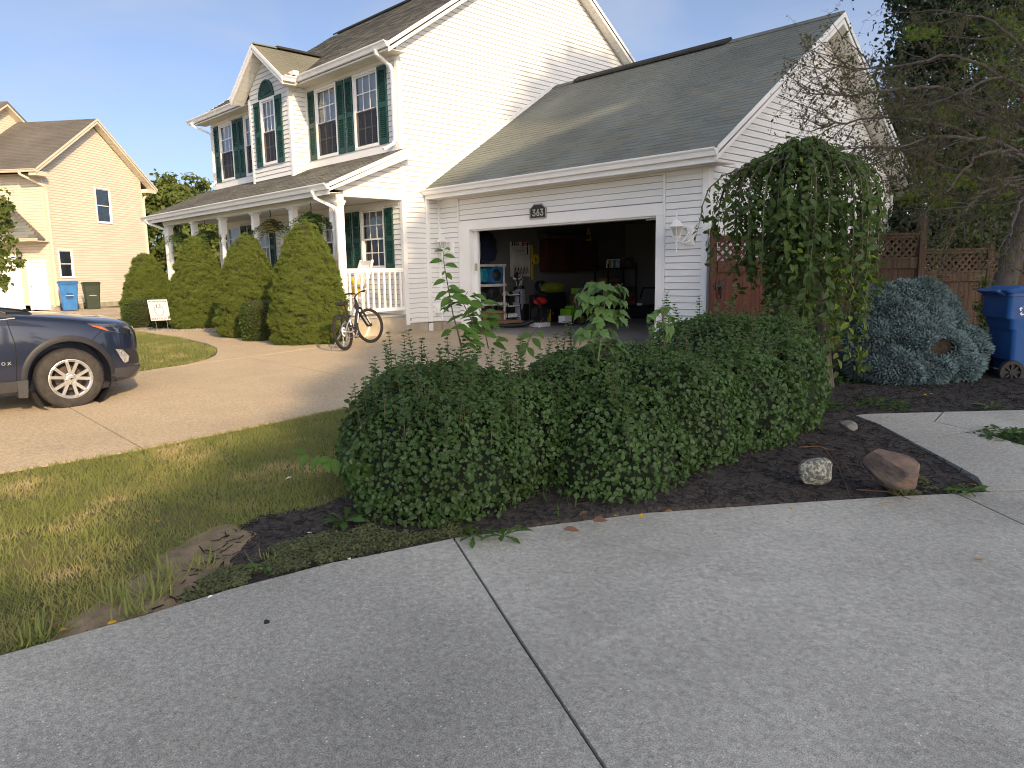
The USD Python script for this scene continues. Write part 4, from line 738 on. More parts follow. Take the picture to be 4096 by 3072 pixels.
gutter(T2, p, P3(-0.14, 0.70, 3.15), P3(9, 0.70, 3.15), -DV, TT); T2.part('soffit', MB().hexa([P3(-0.1, 0.68, 3.02), P3(9, 0.68, 3.02), P3(9, 0.02, 3.02), P3(-0.1, 0.02, 3.02), P3(-0.1, 0.68, 3.05), P3(9, 0.68, 3.05), P3(9, 0.02, 3.05), P3(-0.1, 0.02, 3.05)]), TT, p)
lantern(1.30, 2.42, 'black carriage lantern on the tan house beside its white side door', M_['black'], FT, 0.95)
lot = Polygon([(-36.6, 9.1), (-33, 11.0), (-29, 9.8), (-25.6, 7.9), (-24.0, 6.25), (-25.0, 2.5), (-33, -6), (-44, 1.0), (-36, 6.9)])
structure('neighbour_drive', tri_sheet(lot, ground, 0.012, 1.2), M_['drive'])
# ---------------------------------------------------------------- the parked car
from scipy.interpolate import PchipInterpolator
CO = np.array([-10.86, 2.18, 0.0]); CF = Fr(CO, (0, 1, 0), (1, 0, 0))       # u = forwards, d = to its right
CAR = Thing('parked_car', 'dark blue compact SUV with silver five spoke alloy wheels parked on the beige driveway', 'car', CO)
PAINT = usdkit.material(stage, '/World/Looks/navy_car_paint', {'p': ('principled_bsdf', {'roughness': 0.32, 'metallic': 0.45, 'coat_weight': 1.0, 'coat_roughness': 0.04}), 'g': ('geometry', {}), 'n': ('noise_texture', {'scale': 2500.0}), 'r': ('rgb_ramp', {'ramp': [(0.35, (0.008, 0.013, 0.028)), (0.65, (0.018, 0.026, 0.055))]})}, [('g.position', 'n.vector'), ('n.fac', 'r.fac'), ('r.color', 'p.base_color')], surface='p.BSDF')
CLAD = mat('grey_car_cladding', (0.045, 0.045, 0.047), 0.6, 0.1, 20)
ks = [0.955, 0.94, 0.90, 0.80, 0.62, 0.42, 0.15, -0.25, -0.55, -1.2, -2.4, -3.2, -3.55, -3.68, -3.72]
tab = dict(zb=[0.40, 0.34, 0.29, 0.25, 0.22, 0.21, 0.21, 0.22, 0.22, 0.22, 0.22, 0.24, 0.32, 0.40, 0.46], w=[0.30, 0.44, 0.58, 0.72, 0.835, 0.885, 0.91, 0.92, 0.925, 0.925, 0.925, 0.91, 0.86, 0.74, 0.60],
           zs=[0.70, 0.78, 0.86, 0.93, 0.97, 1.00, 1.05, 1.11, 1.14, 1.12, 1.14, 1.12, 1.05, 0.98, 0.92], ws=[0.28, 0.40, 0.53, 0.66, 0.775, 0.825, 0.845, 0.86, 0.865, 0.865, 0.86, 0.84, 0.78, 0.66, 0.52], zt=[0.74, 0.84, 0.95, 1.02, 1.065, 1.09, 1.13, 1.16, 1.18, 1.15, 1.16, 1.14, 1.08, 1.0, 0.94])
o_ = np.argsort(ks); IP = {k: PchipInterpolator(np.array(ks)[o_], np.array(v)[o_]) for k, v in tab.items()}
def section(y):
    zb, w, zs, ws, zt = (float(IP[k](y)) for k in ('zb', 'w', 'zs', 'ws', 'zt'))
    return np.array([(0, zb), (w * 0.82, zb), (w * 0.95, zb + 0.05), (w * 0.985, zb + 0.18), (w * 0.998, zb + 0.36), (w, zb + (zs - zb) * 0.62), (w * 0.988, zs - 0.16 * (zs - zb)), (ws + (w - ws) * 0.45, zs - 0.05 * (zs - zb)), (ws, zs), (ws * 0.9, zs + (zt - zs) * 0.45), (ws * 0.55, zs + (zt - zs) * 0.86), (0, zt)])
def side_x(y, z): s = section(y); return float(np.interp(z, s[1:10, 1], s[1:10, 0]))
ys = np.concatenate([np.linspace(-3.72, -0.6, 40), np.linspace(-0.55, 0.955, 50)])
rings = []
for y in ys:
    s = section(y); full = np.vstack([s, (s[1:-1] * [-1, 1])[::-1]]); rings.append(np.c_[full[:, 0], np.full(len(full), y), full[:, 1]])
R_ = np.array(rings); n, k = R_.shape[:2]; i, j = np.meshgrid(np.arange(n - 1), np.arange(k), indexing='ij')
fq = np.stack([i * k + j, i * k + (j + 1) % k, (i + 1) * k + (j + 1) % k, (i + 1) * k + j], -1).reshape(-1, 4); f3 = np.vstack([fq[:, [0, 1, 2]], fq[:, [0, 2, 3]]])
V_ = R_.reshape(-1, 3); nv = len(V_); V_ = np.vstack([V_, [[0, ys[0], 0.7], [0, ys[-1], 0.57]]])
f3 = np.vstack([f3, [[nv, (a + 1) % k, a] for a in range(k)], [[nv + 1, (n - 1) * k + a, (n - 1) * k + (a + 1) % k] for a in range(k)]])
body = trimesh.Trimesh(V_, f3, process=True); trimesh.repair.fix_normals(body)
for yc in (0.03, -2.70):
    for sx in (1, -1):
        c = trimesh.creation.cylinder(radius=0.445, height=0.5, sections=48); c.apply_transform(trimesh.transformations.rotation_matrix(PI / 2, [0, 1, 0])); c.apply_translation([sx * 0.85, yc, 0.37]); body = body.difference(c, engine='manifold')
def cv(v): v = np.asarray(v, float); return v + CO
CAR.part('body', MB().add(cv(body.vertices), body.faces), PAINT, smooth=38)
def overlay(poly, off, sub=0.05):
    v, f = trimesh.creation.triangulate_polygon(poly, engine='earcut'); v3, f = trimesh.remesh.subdivide_to_size(np.c_[v, np.zeros(len(v))], f, sub)
    return MB().add(cv([[side_x(a, b) + off, a, b] for a, b, _ in v3]), f)
def seam(pts, name='panel_gap', r=0.0045, off=0.0, m=None):
    q = []
    for (a, b), (c, d) in zip(pts[:-1], pts[1:]):
        for t in np.linspace(0, 1, 8)[:-1]: q.append((a + (c - a) * t, b + (d - b) * t))
    q.append(pts[-1]); CAR.part(name, MB().tube(cv([[side_x(y, z) + off, y, z] for y, z in q]), r, 5), m or M_['black'])
seam([(-0.54, 1.10), (-0.53, 1.0), (-0.50, 0.85), (-0.495, 0.7), (-0.51, 0.55), (-0.52, 0.40)])
seam([(0.43, 0.915), (0.36, 0.86), (0.30, 0.80), (0.255, 0.76)])
hs = [(0.84, -0.35, 1.125), (0.845, -0.15, 1.10), (0.842, 0.1, 1.063), (0.83, 0.28, 1.03), (0.80, 0.42, 1.003), (0.72, 0.62, 0.985), (0.60, 0.76, 0.965), (0.45, 0.86, 0.925)]
CAR.part('hood_gap', MB().tube(cv(hs), 0.006, 5), M_['black'])
th = np.linspace(-0.22, PI + 0.05, 60); arcp = [(0.03 + 0.515 * math.cos(t), 0.37 + 0.515 * math.sin(t)) for t in th]; arci = [(0.03 + 0.452 * math.cos(t), 0.37 + 0.445 * math.sin(t)) for t in th]
am = mat('satin_car_trim', (0.018, 0.018, 0.022), 0.5)
for yo in (0.0, -2.73):
    v = []; pf = []
    for k2, (a, b) in enumerate(zip(arcp, arci)):
        for (yy, zz), o in ((a, 0.004), (((a[0] + b[0]) / 2, (a[1] + b[1]) / 2), 0.016), (b, 0.012), (b, -0.06)): v.append([min(side_x(yy + yo, zz), 0.925) + o, yy + yo, zz])
        if k2: pf += [[4 * k2 - 4 + j2, 4 * k2 + j2, 4 * k2 + j2 + 1, 4 * k2 + j2 - 3] for j2 in range(3)]
    CAR.part('arch_trim', MB().add(cv(v), pf), am, smooth=50)
    for sx in (1, -1): CAR.part('arch_liner', MB().lathe([(0.443, sx * 0.56), (0.443, sx * 0.90)], cv([0, 0.03 + yo, 0.37]), np.array([[0, 0, 1], [1, 0, 0], [0, 1, 0]]), 32).lathe([(0.443, sx * 0.565), (0.01, sx * 0.565)], cv([0, 0.03 + yo, 0.37]), np.array([[0, 0, 1], [1, 0, 0], [0, 1, 0]]), 32), M_['black'])
CAR.part('rocker_cladding', overlay(Polygon([(-2.2, 0.23), (-0.45, 0.235), (-0.43, 0.40), (-0.55, 0.40), (-2.22, 0.42)]), 0.012), CLAD)
CAR.part('mud_flap', MB().hexa(cv([[0.80, -0.52, 0.20], [0.92, -0.52, 0.20], [0.92, -0.43, 0.19], [0.80, -0.43, 0.19], [0.80, -0.50, 0.40], [0.925, -0.52, 0.40], [0.925, -0.41, 0.40], [0.80, -0.41, 0.40]])), CLAD)
lw = MB(); yy_ = np.linspace(0.47, 0.955, 26); P5 = []
for y in yy_:
    s = 1 if y < 0.9 else 1
    ztop = 0.44 - 0.02 * (y - 0.47) / 0.48; zlow = 0.25 + 0.15 * ((y - 0.47) / 0.485) ** 2
    P5.append([[side_x(y, ztop) + 0.006, y + 0.006, ztop], [side_x(y, (ztop + zlow) / 2) + 0.014, y + 0.012, (ztop + zlow) / 2], [side_x(y, max(zlow, float(IP['zb'](y)) + 0.02)) - 0.01, y + 0.004, zlow]])
P5 = np.array(P5); m_ = np.vstack([P5.reshape(-1, 3), (P5[::-1] * [-1, 1, 1]).reshape(-1, 3)]); n_ = len(m_) // 3
lw.add(cv(m_), [[3 * a + b, 3 * a + b + 1, 3 * a + b + 4, 3 * a + b + 3] for a in range(n_ - 1) for b in range(2)])
CAR.part('lower_bumper', lw, CLAD, smooth=50)
CAR.part('splash_lip', MB().hexa(cv([[0.5, 0.30, 0.19], [0.84, 0.33, 0.19], [0.84, 0.55, 0.22], [0.5, 0.62, 0.22], [0.5, 0.30, 0.26], [0.84, 0.33, 0.26], [0.84, 0.55, 0.27], [0.5, 0.62, 0.27]])), M_['black'])
# headlight: dark housing with amber corner and reflectors under a clear lens
p = CAR.sub('headlight')
CAR.part('housing', overlay(Polygon([(0.27, 1.005), (0.45, 0.985), (0.62, 0.975), (0.74, 0.955), (0.80, 0.90), (0.82, 0.84), (0.76, 0.835), (0.62, 0.87), (0.49, 0.905), (0.40, 0.945)]), 0.004, 0.03), mat('headlamp_chrome', (0.22, 0.23, 0.24), 0.25, metallic=0.7), p)
CAR.part('amber_corner', overlay(Polygon([(0.30, 0.988), (0.42, 0.967), (0.50, 0.90), (0.42, 0.935), (0.33, 0.972)]), 0.007, 0.02), mat('amber_lens', (0.75, 0.13, 0.015), 0.2, coat=1), p)
CAR.part('chrome_brow', overlay(Polygon([(0.27, 1.01), (0.45, 0.993), (0.62, 0.983), (0.62, 0.975), (0.45, 0.982), (0.30, 0.998)]), 0.009, 0.03), M_['steel'], p)
CAR.part('reflector', overlay(Polygon([(0.56, 0.95), (0.63, 0.955), (0.66, 0.88), (0.62, 0.885)]), 0.008, 0.03), mat('silver_reflector', (0.8, 0.8, 0.8), 0.1, metallic=1.0), p)
CAR.part('black_bezel', overlay(Polygon([(0.46, 0.955), (0.55, 0.955), (0.60, 0.885), (0.52, 0.905)]), 0.006, 0.03), M_['black'], p)
CAR.part('lens', overlay(Polygon([(0.27, 1.005), (0.45, 0.985), (0.62, 0.975), (0.74, 0.955), (0.80, 0.90), (0.82, 0.84), (0.76, 0.835), (0.62, 0.87), (0.49, 0.905), (0.40, 0.945)]), 0.013, 0.03), M_['pane'], p, smooth=True)
p = CAR.sub('fog_lamp')
fp = Polygon([(0.56, 0.675), (0.65, 0.655), (0.735, 0.56), (0.715, 0.50), (0.66, 0.485), (0.63, 0.53)])
CAR.part('bezel', overlay(fp.buffer(0.012), 0.004, 0.03), M_['black'], p); CAR.part('reflector', overlay(fp, 0.008, 0.03), mat('fog_reflector', (0.75, 0.75, 0.74), 0.25, var=0.5, scale=40, metallic=0.8), p)
CAR.part('bumper_recess', overlay(Polygon([(0.60, 0.68), (0.86, 0.62), (0.92, 0.50), (0.90, 0.44), (0.72, 0.47), (0.75, 0.55), (0.67, 0.665)]), 0.003, 0.03), am)
CAR.part('plate_bracket', MB().bb(CO[0] - 0.2, CO[0] + 0.2, CO[1] + 0.955, CO[1] + 0.985, 0.44, 0.62), M_['black'])
CAR.part('grille', MB().bb(CO[0] - 0.42, CO[0] + 0.42, CO[1] + 0.90, CO[1] + 0.945, 0.62, 0.74), M_['black'])
# greenhouse
gs = [(-0.50, 0.80, 1.155, 0.62, 1.165), (-0.85, 0.80, 1.16, 0.60, 1.36), (-1.45, 0.80, 1.13, 0.60, 1.655), (-2.2, 0.80, 1.13, 0.60, 1.67), (-3.1, 0.78, 1.12, 0.57, 1.62), (-3.45, 0.74, 1.10, 0.52, 1.45), (-3.62, 0.68, 1.08, 0.50, 1.12)]
GV = []; 
for y, wb, zb, wt_, zt in gs: GV += [[-wb, y, zb - 0.04], [wb, y, zb - 0.04], [wt_, y, zt - 0.02], [wt_ * 0.6, y, zt], [-wt_ * 0.6, y, zt], [-wt_, y, zt - 0.02]]
GF = [[6 * a + b, 6 * a + (b + 1) % 6, 6 * a + 6 + (b + 1) % 6, 6 * a + 6 + b] for a in range(len(gs) - 1) for b in range(6)] + [[0, 1, 2, 5], [2, 3, 4, 5], [36 + 5, 36 + 2, 36 + 1, 36], [36 + 5, 36 + 4, 36 + 3, 36 + 2]]
CAR.part('windows', MB().add(cv(GV), GF), mat('dark_car_glass', (0.015, 0.017, 0.02), 0.05, coat=1.0), smooth=30)
CAR.part('roof', MB().add(cv(np.array(GV)[6:36] + [0, 0, 0.006]), [[6 * a + b, 6 * a + b + 1, 6 * a + 6 + b + 1, 6 * a + 6 + b] for a in range(1, 4) for b in (2, 3, 4)]), PAINT, smooth=40)
for a, b in (([0.83, -0.55, 1.15], [0.615, -1.45, 1.64]), ([0.615, -1.45, 1.645], [0.6, -3.1, 1.605]), ([0.815, -1.75, 1.13], [0.61, -1.78, 1.65]), ([0.6, -3.1, 1.605], [0.74, -3.5, 1.1])):
    CAR.part('window_pillar', MB().bar(cv(a), cv(b), 0.05, 0.06), PAINT)
CAR.part('cowl', MB().hexa(cv([[-0.72, -0.62, 1.13], [0.72, -0.62, 1.13], [0.60, -0.22, 1.13], [-0.60, -0.22, 1.13], [-0.72, -0.62, 1.19], [0.72, -0.62, 1.19], [0.60, -0.26, 1.172], [-0.60, -0.26, 1.172]])), M_['black'])
CAR.part('wiper', MB().tube(cv([[0.5, -0.30, 1.185], [0.2, -0.42, 1.205], [-0.15, -0.52, 1.22]]), 0.012, 5).tube(cv([[0.5, -0.30, 1.185], [0.56, -0.27, 1.19]]), 0.02, 6), M_['black'])
CAR.part('chrome_strip', MB().tube(cv([[0.872, -0.46, 1.118], [0.875, -0.60, 1.105], [0.872, -1.2, 1.11], [0.87, -2.2, 1.115]]), 0.012, 6), M_['steel'], smooth=True)
CAR.part('quarter_pane', MB().add(cv([[0.874, -0.465, 1.125], [0.874, -0.70, 1.118], [0.83, -0.68, 1.24], [0.86, -0.55, 1.17]]), [[0, 1, 2], [0, 2, 3]]), M_['black'])
CAR.part('mirror', MB().ball(cv([0.98, -0.80, 1.17]), (0.12, 0.08, 0.085), 2), PAINT, smooth=True); CAR.part('door_handle', MB().bb(CO[0] + 0.92, CO[0] + 0.955, CO[1] - 1.55, CO[1] - 1.38, 0.93, 0.96), PAINT)
tx = meshkit.text_mesh('E Q U I N O X', 0.034, 0.004, True); v = tx.vertices; wx = v[:, 0].max(); s_ = 0.36 / wx
CAR.part('badge_letters', MB().add(np.array([[CO[0] + side_x(-0.56 - 0.36 + a * s_, 0.61) + 0.001 + c, CO[1] - 0.555 - 0.36 + a * s_, 0.592 + b] for a, b, c in v]), tx.faces), M_['steel'])
RX = np.array([[0, 0, 1.0], [1, 0, 0], [0, 1, 0]])                         # local z of a lathe -> car's right
RIMM = mat('alloy_wheel', (0.62, 0.60, 0.57), 0.28, 0.05, metallic=0.85); TYRE = mat('car_tyre', (0.040, 0.036, 0.032), 0.85, 0.25, 14, bump=0.3, bscale=120)
for yc, sx in ((0.03, 1), (-2.70, 1), (0.03, -1), (-2.70, -1)):
    p = CAR.sub('wheel'); c = cv([0, yc, 0.362]); o = lambda r, d: (r, sx * (0.685 + d))
    CAR.part('tyre', MB().lathe([o(0.225, 0.0), o(0.30, -0.005), o(0.345, 0.01), o(0.362, 0.04), o(0.362, 0.185), o(0.345, 0.212), o(0.31, 0.225), o(0.27, 0.228), o(0.238, 0.218), o(0.225, 0.21)], c, RX, 56), TYRE, p, smooth=40)
    gr = MB()
    for t in np.linspace(0, 2 * PI, 56, endpoint=False):
        for d0, d1 in ((0.188, 0.214),): a = np.array([math.cos(t), math.sin(t)]); gr.bar(c + [sx * (0.685 + d0), 0.3615 * a[0], 0.3615 * a[1]], c + [sx * (0.685 + d1), 0.346 * a[0], 0.346 * a[1]], 0.014, 0.006, up=(0, a[0], a[1]))
    if sx == 1: CAR.part('tread_blocks', gr, TYRE, p)
    CAR.part('rim', MB().lathe([o(0.216, 0.02), o(0.2165, 0.19), o(0.232, 0.205), o(0.238, 0.222), o(0.230, 0.224), o(0.222, 0.215), o(0.206, 0.205), o(0.200, 0.16)], c, RX, 48), RIMM, p, smooth=40)
    CAR.part('brake_disc', MB().lathe([o(0.0, 0.10), o(0.15, 0.10), o(0.15, 0.085), o(0.0, 0.085)], c, RX, 32), mat('brake_disc%d%d' % (yc > 0, sx > 0), (0.10, 0.075, 0.06), 0.5, metallic=0.5), p, smooth=30)
    CAR.part('inner_well', MB().lathe([o(0.215, 0.03), o(0.0, 0.03)], c, RX, 32), M_['black'], p)
    for kk in range(5):
        for off, w0, w1 in ((-0.20, 0.042, 0.048), (0.20, 0.042, 0.048)):
            t0 = 2 * PI * kk / 5 + 0.18; t1 = t0 + off
            a = np.array([sx * 0.885, 0.055 * math.cos(t0 + off * 0.55), 0.055 * math.sin(t0 + off * 0.55)]); b = np.array([sx * 0.893, 0.214 * math.cos(t1 + off * 0.35), 0.214 * math.sin(t1 + off * 0.35)])
            CAR.part('spoke', MB().bar(c + a, c + b, 0.036, 0.03, up=(1, 0, 0)), RIMM, p)
        t = 2 * PI * kk / 5 + 0.18 + PI / 5; CAR.part('lug_nut', MB().ball(c + [sx * 0.893, 0.057 * math.cos(t), 0.057 * math.sin(t)], (0.012, 0.012, 0.012), 1), M_['steel'], p, smooth=True)
    CAR.part('hub', MB().lathe([o(0.078, 0.185), o(0.072, 0.205), o(0.038, 0.212), o(0.036, 0.222), o(0.0, 0.224)], c, RX, 24), RIMM, p, smooth=30)
    if sx == 1:
        ef = Fr(c + [0.685 + 0.2245, 0, 0], (0, 1, 0), (1, 0, 0)); CAR.part('hub_emblem', MB().extrude(Polygon([(-0.024, -0.003), (-0.008, -0.003), (-0.010, -0.009), (0.008, -0.009), (0.010, -0.003), (0.022, -0.003), (0.026, 0.005), (0.010, 0.005), (0.012, 0.010), (-0.006, 0.010), (-0.008, 0.005), (-0.020, 0.005)]), ef, 0, 0.003), M_['black'], p)

# ---------------------------------------------------------------- wheeled bins
def bin_cart(center, yaw, label, color, dark, text=None, mark=False, s=1.0):
    """Two-wheeled refuse cart; local x points to its front, the wheels are at the back."""
    T = Thing('wheeled_bin', label, 'bin', center); ca, sa = math.cos(yaw), math.sin(yaw); R = np.array([[ca, -sa, 0], [sa, ca, 0], [0, 0, 1.0]])
    W = lambda v: (np.asarray(v, float) * s) @ R.T + np.asarray(center)
    cm = color
    def loft(levels, r=0.05, m=6):
        V, Fq = [], []
        for z, x0, x1, hw in levels:
            for cx_, cy_, a0 in ((x1 - r, hw - r, 0), (x0 + r, hw - r, PI / 2), (x0 + r, -hw + r, PI), (x1 - r, -hw + r, 1.5 * PI)):
                for t in np.linspace(0, PI / 2, m): V.append([cx_ + r * math.cos(a0 + t), cy_ + r * math.sin(a0 + t), z])
        n = 4 * m
        for a in range(len(levels) - 1): Fq += [[a * n + b, a * n + (b + 1) % n, (a + 1) * n + (b + 1) % n, (a + 1) * n + b] for b in range(n)]
        q = MB().add(W(V), Fq); t = (len(levels) - 1) * n; q.add(W(V[:n]), [[0, k, k + 1] for k in range(1, n - 1)]); q.add(W(V[t:]), [[0, k, k + 1] for k in range(1, n - 1)]); return q
    T.part('body', loft([(0.02, -0.24, 0.27, 0.235), (0.26, -0.26, 0.285, 0.25), (0.27, -0.30, 0.286, 0.25), (0.62, -0.32, 0.31, 0.27), (0.63, -0.345, 0.315, 0.275), (0.74, -0.36, 0.325, 0.285), (0.76, -0.40, 0.33, 0.29), (1.0, -0.40, 0.345, 0.30), (1.005, -0.41, 0.365, 0.315), (1.045, -0.41, 0.365, 0.315)]), cm, smooth=35)
    T.part('lid', loft([(1.046, -0.44, 0.385, 0.33), (1.075, -0.45, 0.40, 0.335), (1.08, -0.43, 0.38, 0.325), (1.115, -0.30, 0.33, 0.27)]), cm, smooth=35)
    T.part('handle', MB().tube(W([(-0.40, -0.22, 1.02), (-0.48, -0.22, 1.06), (-0.48, 0.22, 1.06), (-0.40, 0.22, 1.02)]), 0.02 * s, 8), cm, smooth=40)
    for k in range(7): T.part('lid_rib', MB().hexa(W([[0.39, -0.24 + k * 0.075, 1.0], [0.41, -0.24 + k * 0.075, 1.0], [0.41, -0.20 + k * 0.075, 1.0], [0.39, -0.20 + k * 0.075, 1.0], [0.39, -0.24 + k * 0.075, 1.07], [0.42, -0.24 + k * 0.075, 1.07], [0.42, -0.20 + k * 0.075, 1.07], [0.39, -0.20 + k * 0.075, 1.07]])), cm)
    T.part('grab_recess', MB().hexa(W([[0.29, -0.12, 0.45], [0.312, -0.12, 0.45], [0.312, 0.12, 0.45], [0.29, 0.12, 0.45], [0.30, -0.10, 0.66], [0.322, -0.10, 0.66], [0.322, 0.10, 0.66], [0.30, 0.10, 0.66]])), dark); T.part('grab_bar', MB().tube(W([(0.335, -0.13, 0.56), (0.335, 0.13, 0.56)]), 0.016 * s, 8), M_['steel'])
    T.part('axle', MB().tube(W([(-0.30, -0.26, 0.14), (-0.30, 0.26, 0.14)]), 0.012, 6), M_['steel'])
    for sy in (-1, 1):
        p = T.sub('wheel'); B = R @ np.array([[1.0, 0, 0], [0, 0, 1], [0, 1, 0]]); c = W((-0.30, sy * 0.265, 0.14))
        T.part('tyre', MB().lathe(np.array([(0.095, -0.03), (0.13, -0.03), (0.14, -0.015), (0.14, 0.015), (0.13, 0.03), (0.095, 0.03), (0.095, -0.03)]) * s, c, B, 28), M_['black'], p, smooth=40)
        for k in range(8):
            t = 2 * PI * k / 8; T.part('spoke', MB().bar(c + B @ np.array([0.02 * math.cos(t), 0.02 * math.sin(t), 0.012 * sy]) * s, c + B @ np.array([0.10 * math.cos(t), 0.10 * math.sin(t), 0.012 * sy]) * s, 0.022 * s, 0.02 * s, up=B @ np.array([0, 0, 1.0])), M_['black'], p)
        T.part('hub', MB().lathe(np.array([(0.0, -0.03), (0.03, -0.03), (0.03, 0.03), (0.0, 0.03)]) * s, c, B, 14), M_['black'], p)
        T.part('backing', MB().lathe(np.array([(0.0, 0.0), (0.10, 0.0)]) * s, c, B, 20), M_['black'], p)
    if text:
        wt_ = M_['decal']; z0 = 0.79
        for k, line in enumerate(text):
            t = meshkit.text_mesh(line, 0.043, 0.002, True); v = t.vertices
            T.part('lettering', MB().add(W(np.c_[-0.135 + v[:, 0] * 0.88 + v[:, 1] * 0.15, -(0.2925 + (v[:, 1] + z0 + 0.06 - k * 0.062 - 0.76) * 0.042) - 0.001 - v[:, 2], z0 + 0.06 - k * 0.062 + v[:, 1]]), t.faces), wt_)
        for k in range(5):
            a = PI / 2 + 2 * PI * k / 5; cx_, cz_ = -0.225, z0 + 0.055
            for r0, a0, a1 in ((0.055, -0.34, 0.34),):
                pg_ = Polygon([(cx_ + 0.028 * math.cos(a - 0.5), cz_ + 0.028 * math.sin(a - 0.5)), (cx_ + 0.062 * math.cos(a - 0.42), cz_ + 0.062 * math.sin(a - 0.42)), (cx_ + 0.068 * math.cos(a), cz_ + 0.068 * math.sin(a)), (cx_ + 0.05 * math.cos(a + 0.45), cz_ + 0.05 * math.sin(a + 0.45)), (cx_ + 0.036 * math.cos(a + 0.2), cz_ + 0.036 * math.sin(a + 0.2)), (cx_ + 0.048 * math.cos(a - 0.1), cz_ + 0.048 * math.sin(a - 0.1)), (cx_ + 0.042 * math.cos(a - 0.3), cz_ + 0.042 * math.sin(a - 0.3))])
                pg_ = pg_.buffer(0)
                for g_ in getattr(pg_, 'geoms', [pg_]):
                    e = trimesh.creation.extrude_polygon(g_, 0.002, engine='earcut'); v = e.vertices; T.part('star_mark', MB().add(W(np.c_[v[:, 0], -(0.2925 + (v[:, 1] - 0.76) * 0.042) - 0.001 - v[:, 2], v[:, 1]]), e.faces), wt_)
M_['decal'] = mat('white_decal', (0.75, 0.76, 0.78), 0.5)
BLUE = mat('blue_bin_plastic', (0.018, 0.085, 0.26), 0.42, 0.12, 3.0, bump=0.1, bscale=200); BLUE2 = mat('blue_bin_shadow', (0.014, 0.07, 0.22), 0.5); GRN = mat('green_bin_plastic', (0.03, 0.045, 0.028), 0.5, 0.12, 4)
BLUE3 = mat('faded_blue_bin_plastic', (0.03, 0.16, 0.42), 0.5, 0.15, 3)
bb = on_z(2180, 822, 0.16); bin_cart((bb[0] + 0.12, bb[1] + 0.16, 0.15), math.radians(40), 'blue recycling bin with white lettering at the right edge beside the blue spruce', BLUE, BLUE2, ['REPUBLIC', 'SERVICES'], True, 1.02)
b1 = on_z(149, 671, 0.23); bin_cart((b1[0] - 0.2, b1[1] + 0.1, 0.225), math.radians(-8), 'blue recycling bin against the tan house', BLUE3, BLUE2, ['REPUBLIC', 'SERVICES'], True, 1.08)
b2 = on_z(183, 668, 0.23); bin_cart((b2[0] - 0.1, b2[1] + 0.35, 0.225), math.radians(-8), 'dark green bin next to the blue one at the tan house', GRN, GRN, None, False, 1.02)

# ---------------------------------------------------------------- fence and gate
RED = mat('red_brown_stain', (0.115, 0.042, 0.026), 0.75, 0.2, 9, stretch=(1, 1, 0.12), bump=0.2, bscale=60); OLD = mat('weathered_fence_wood', (0.075, 0.046, 0.028), 0.85, 0.4, 7, stretch=(3, 3, 0.12), bump=0.3, bscale=60)
def fence_run(T, F, u0, u1, z0, ztop, m, lat=0.36, board=0.145, mid=0.10, p=None):
    zl = ztop - 0.05 - lat
    T.part('cap_rail', MB().fr(F, u0, u1, ztop - 0.035, ztop, -0.05, 0.05), m); T.part('top_rail', MB().fr(F, u0, u1, ztop - 0.085, ztop - 0.036, -0.02, 0.03), m)
    T.part('lattice_rail', MB().fr(F, u0, u1, zl - 0.02, zl + 0.02, -0.045, 0.045), m); T.part('face_rail', MB().fr(F, u0, u1, zl - 0.02 - mid - 0.04, zl - 0.021, 0.006, 0.04), m)
    rect = sbox(u0 + 0.01, zl + 0.02, u1 - 0.01, ztop - 0.085); k = 0
    for sgn, d in ((1, 0.004), (-1, -0.006)):
        c = u0 - 0.6
        while c < u1 + 0.6:
            g = LineString([(c, zl - 0.1), (c + sgn * 0.62, zl + 0.52)]).buffer(0.019, cap_style=2).intersection(rect)
            if not g.is_empty and g.area > 0.002: T.part('lattice_slat', MB().extrude(g, F, d, d + 0.008), m)
            c += 0.125
    u = u0
    g_ = np.random.default_rng(int(abs(u1 * 100)))
    while u < u1 - 0.03:
        w = min(board, u1 - u); T.part('board', MB().fr(F, u + 0.002, u + w - 0.003, z0, zl - 0.021, -0.014 - g_.uniform(0, 0.004), 0.005 - g_.uniform(0, 0.004)), m); u += w
def fence_post(T, F, u, z0, z1, m, w=0.10):
    q = MB().fr(F, u - w / 2, u + w / 2, z0, z1, -w / 2, w / 2); q.extrude(Polygon([(u - w / 2, z1 + 0.001), (u + w / 2, z1 + 0.001), (u + w / 2 + 0.01, z1 + 0.06), (u + w * 0.3, z1 + 0.13), (u, z1 + 0.19), (u - w * 0.3, z1 + 0.13), (u - w / 2 - 0.01, z1 + 0.06)]), F, -w / 2, w / 2); T.part('post', q, m)
fa = at(1533, 600, 11.75); fb = at(1985, 600, 12.05); fc = at(2125, 600, 12.25); fd = at(2300, 600, 12.4)
d1 = unit([fb[0] - fa[0], fb[1] - fa[1], 0]); FF1 = Fr((fa[0], fa[1], 0), d1, (d1[1], -d1[0], 0)); L1 = np.linalg.norm((fb - fa)[:2])
GT = Thing('gate', 'red brown wooden gate with lattice top and black latch at the garage corner', 'gate', (fa[0], fa[1], 0.2))
fence_post(GT, FF1, 0.05, 0.15, 2.06, RED, 0.09); fence_run(GT, FF1, 0.115, 1.45, 0.28, 2.05, RED)
lt = GT.sub('latch'); GT.part('plate', MB().fr(FF1, 0.155, 0.19, 1.12, 1.36, 0.006, 0.02).fr(FF1, 0.05, 0.24, 1.245, 1.275, 0.05, 0.062), M_['black'], lt); GT.part('lever', MB().tube([FF1.p(0.172, 1.24, 0.03), FF1.p(0.172, 1.2, 0.06), FF1.p(0.172, 1.1, 0.06), FF1.p(0.172, 1.06, 0.03)], 0.01, 6).fr(FF1, 0.08, 0.105, 1.20, 1.32, 0.05, 0.07), M_['black'], lt)
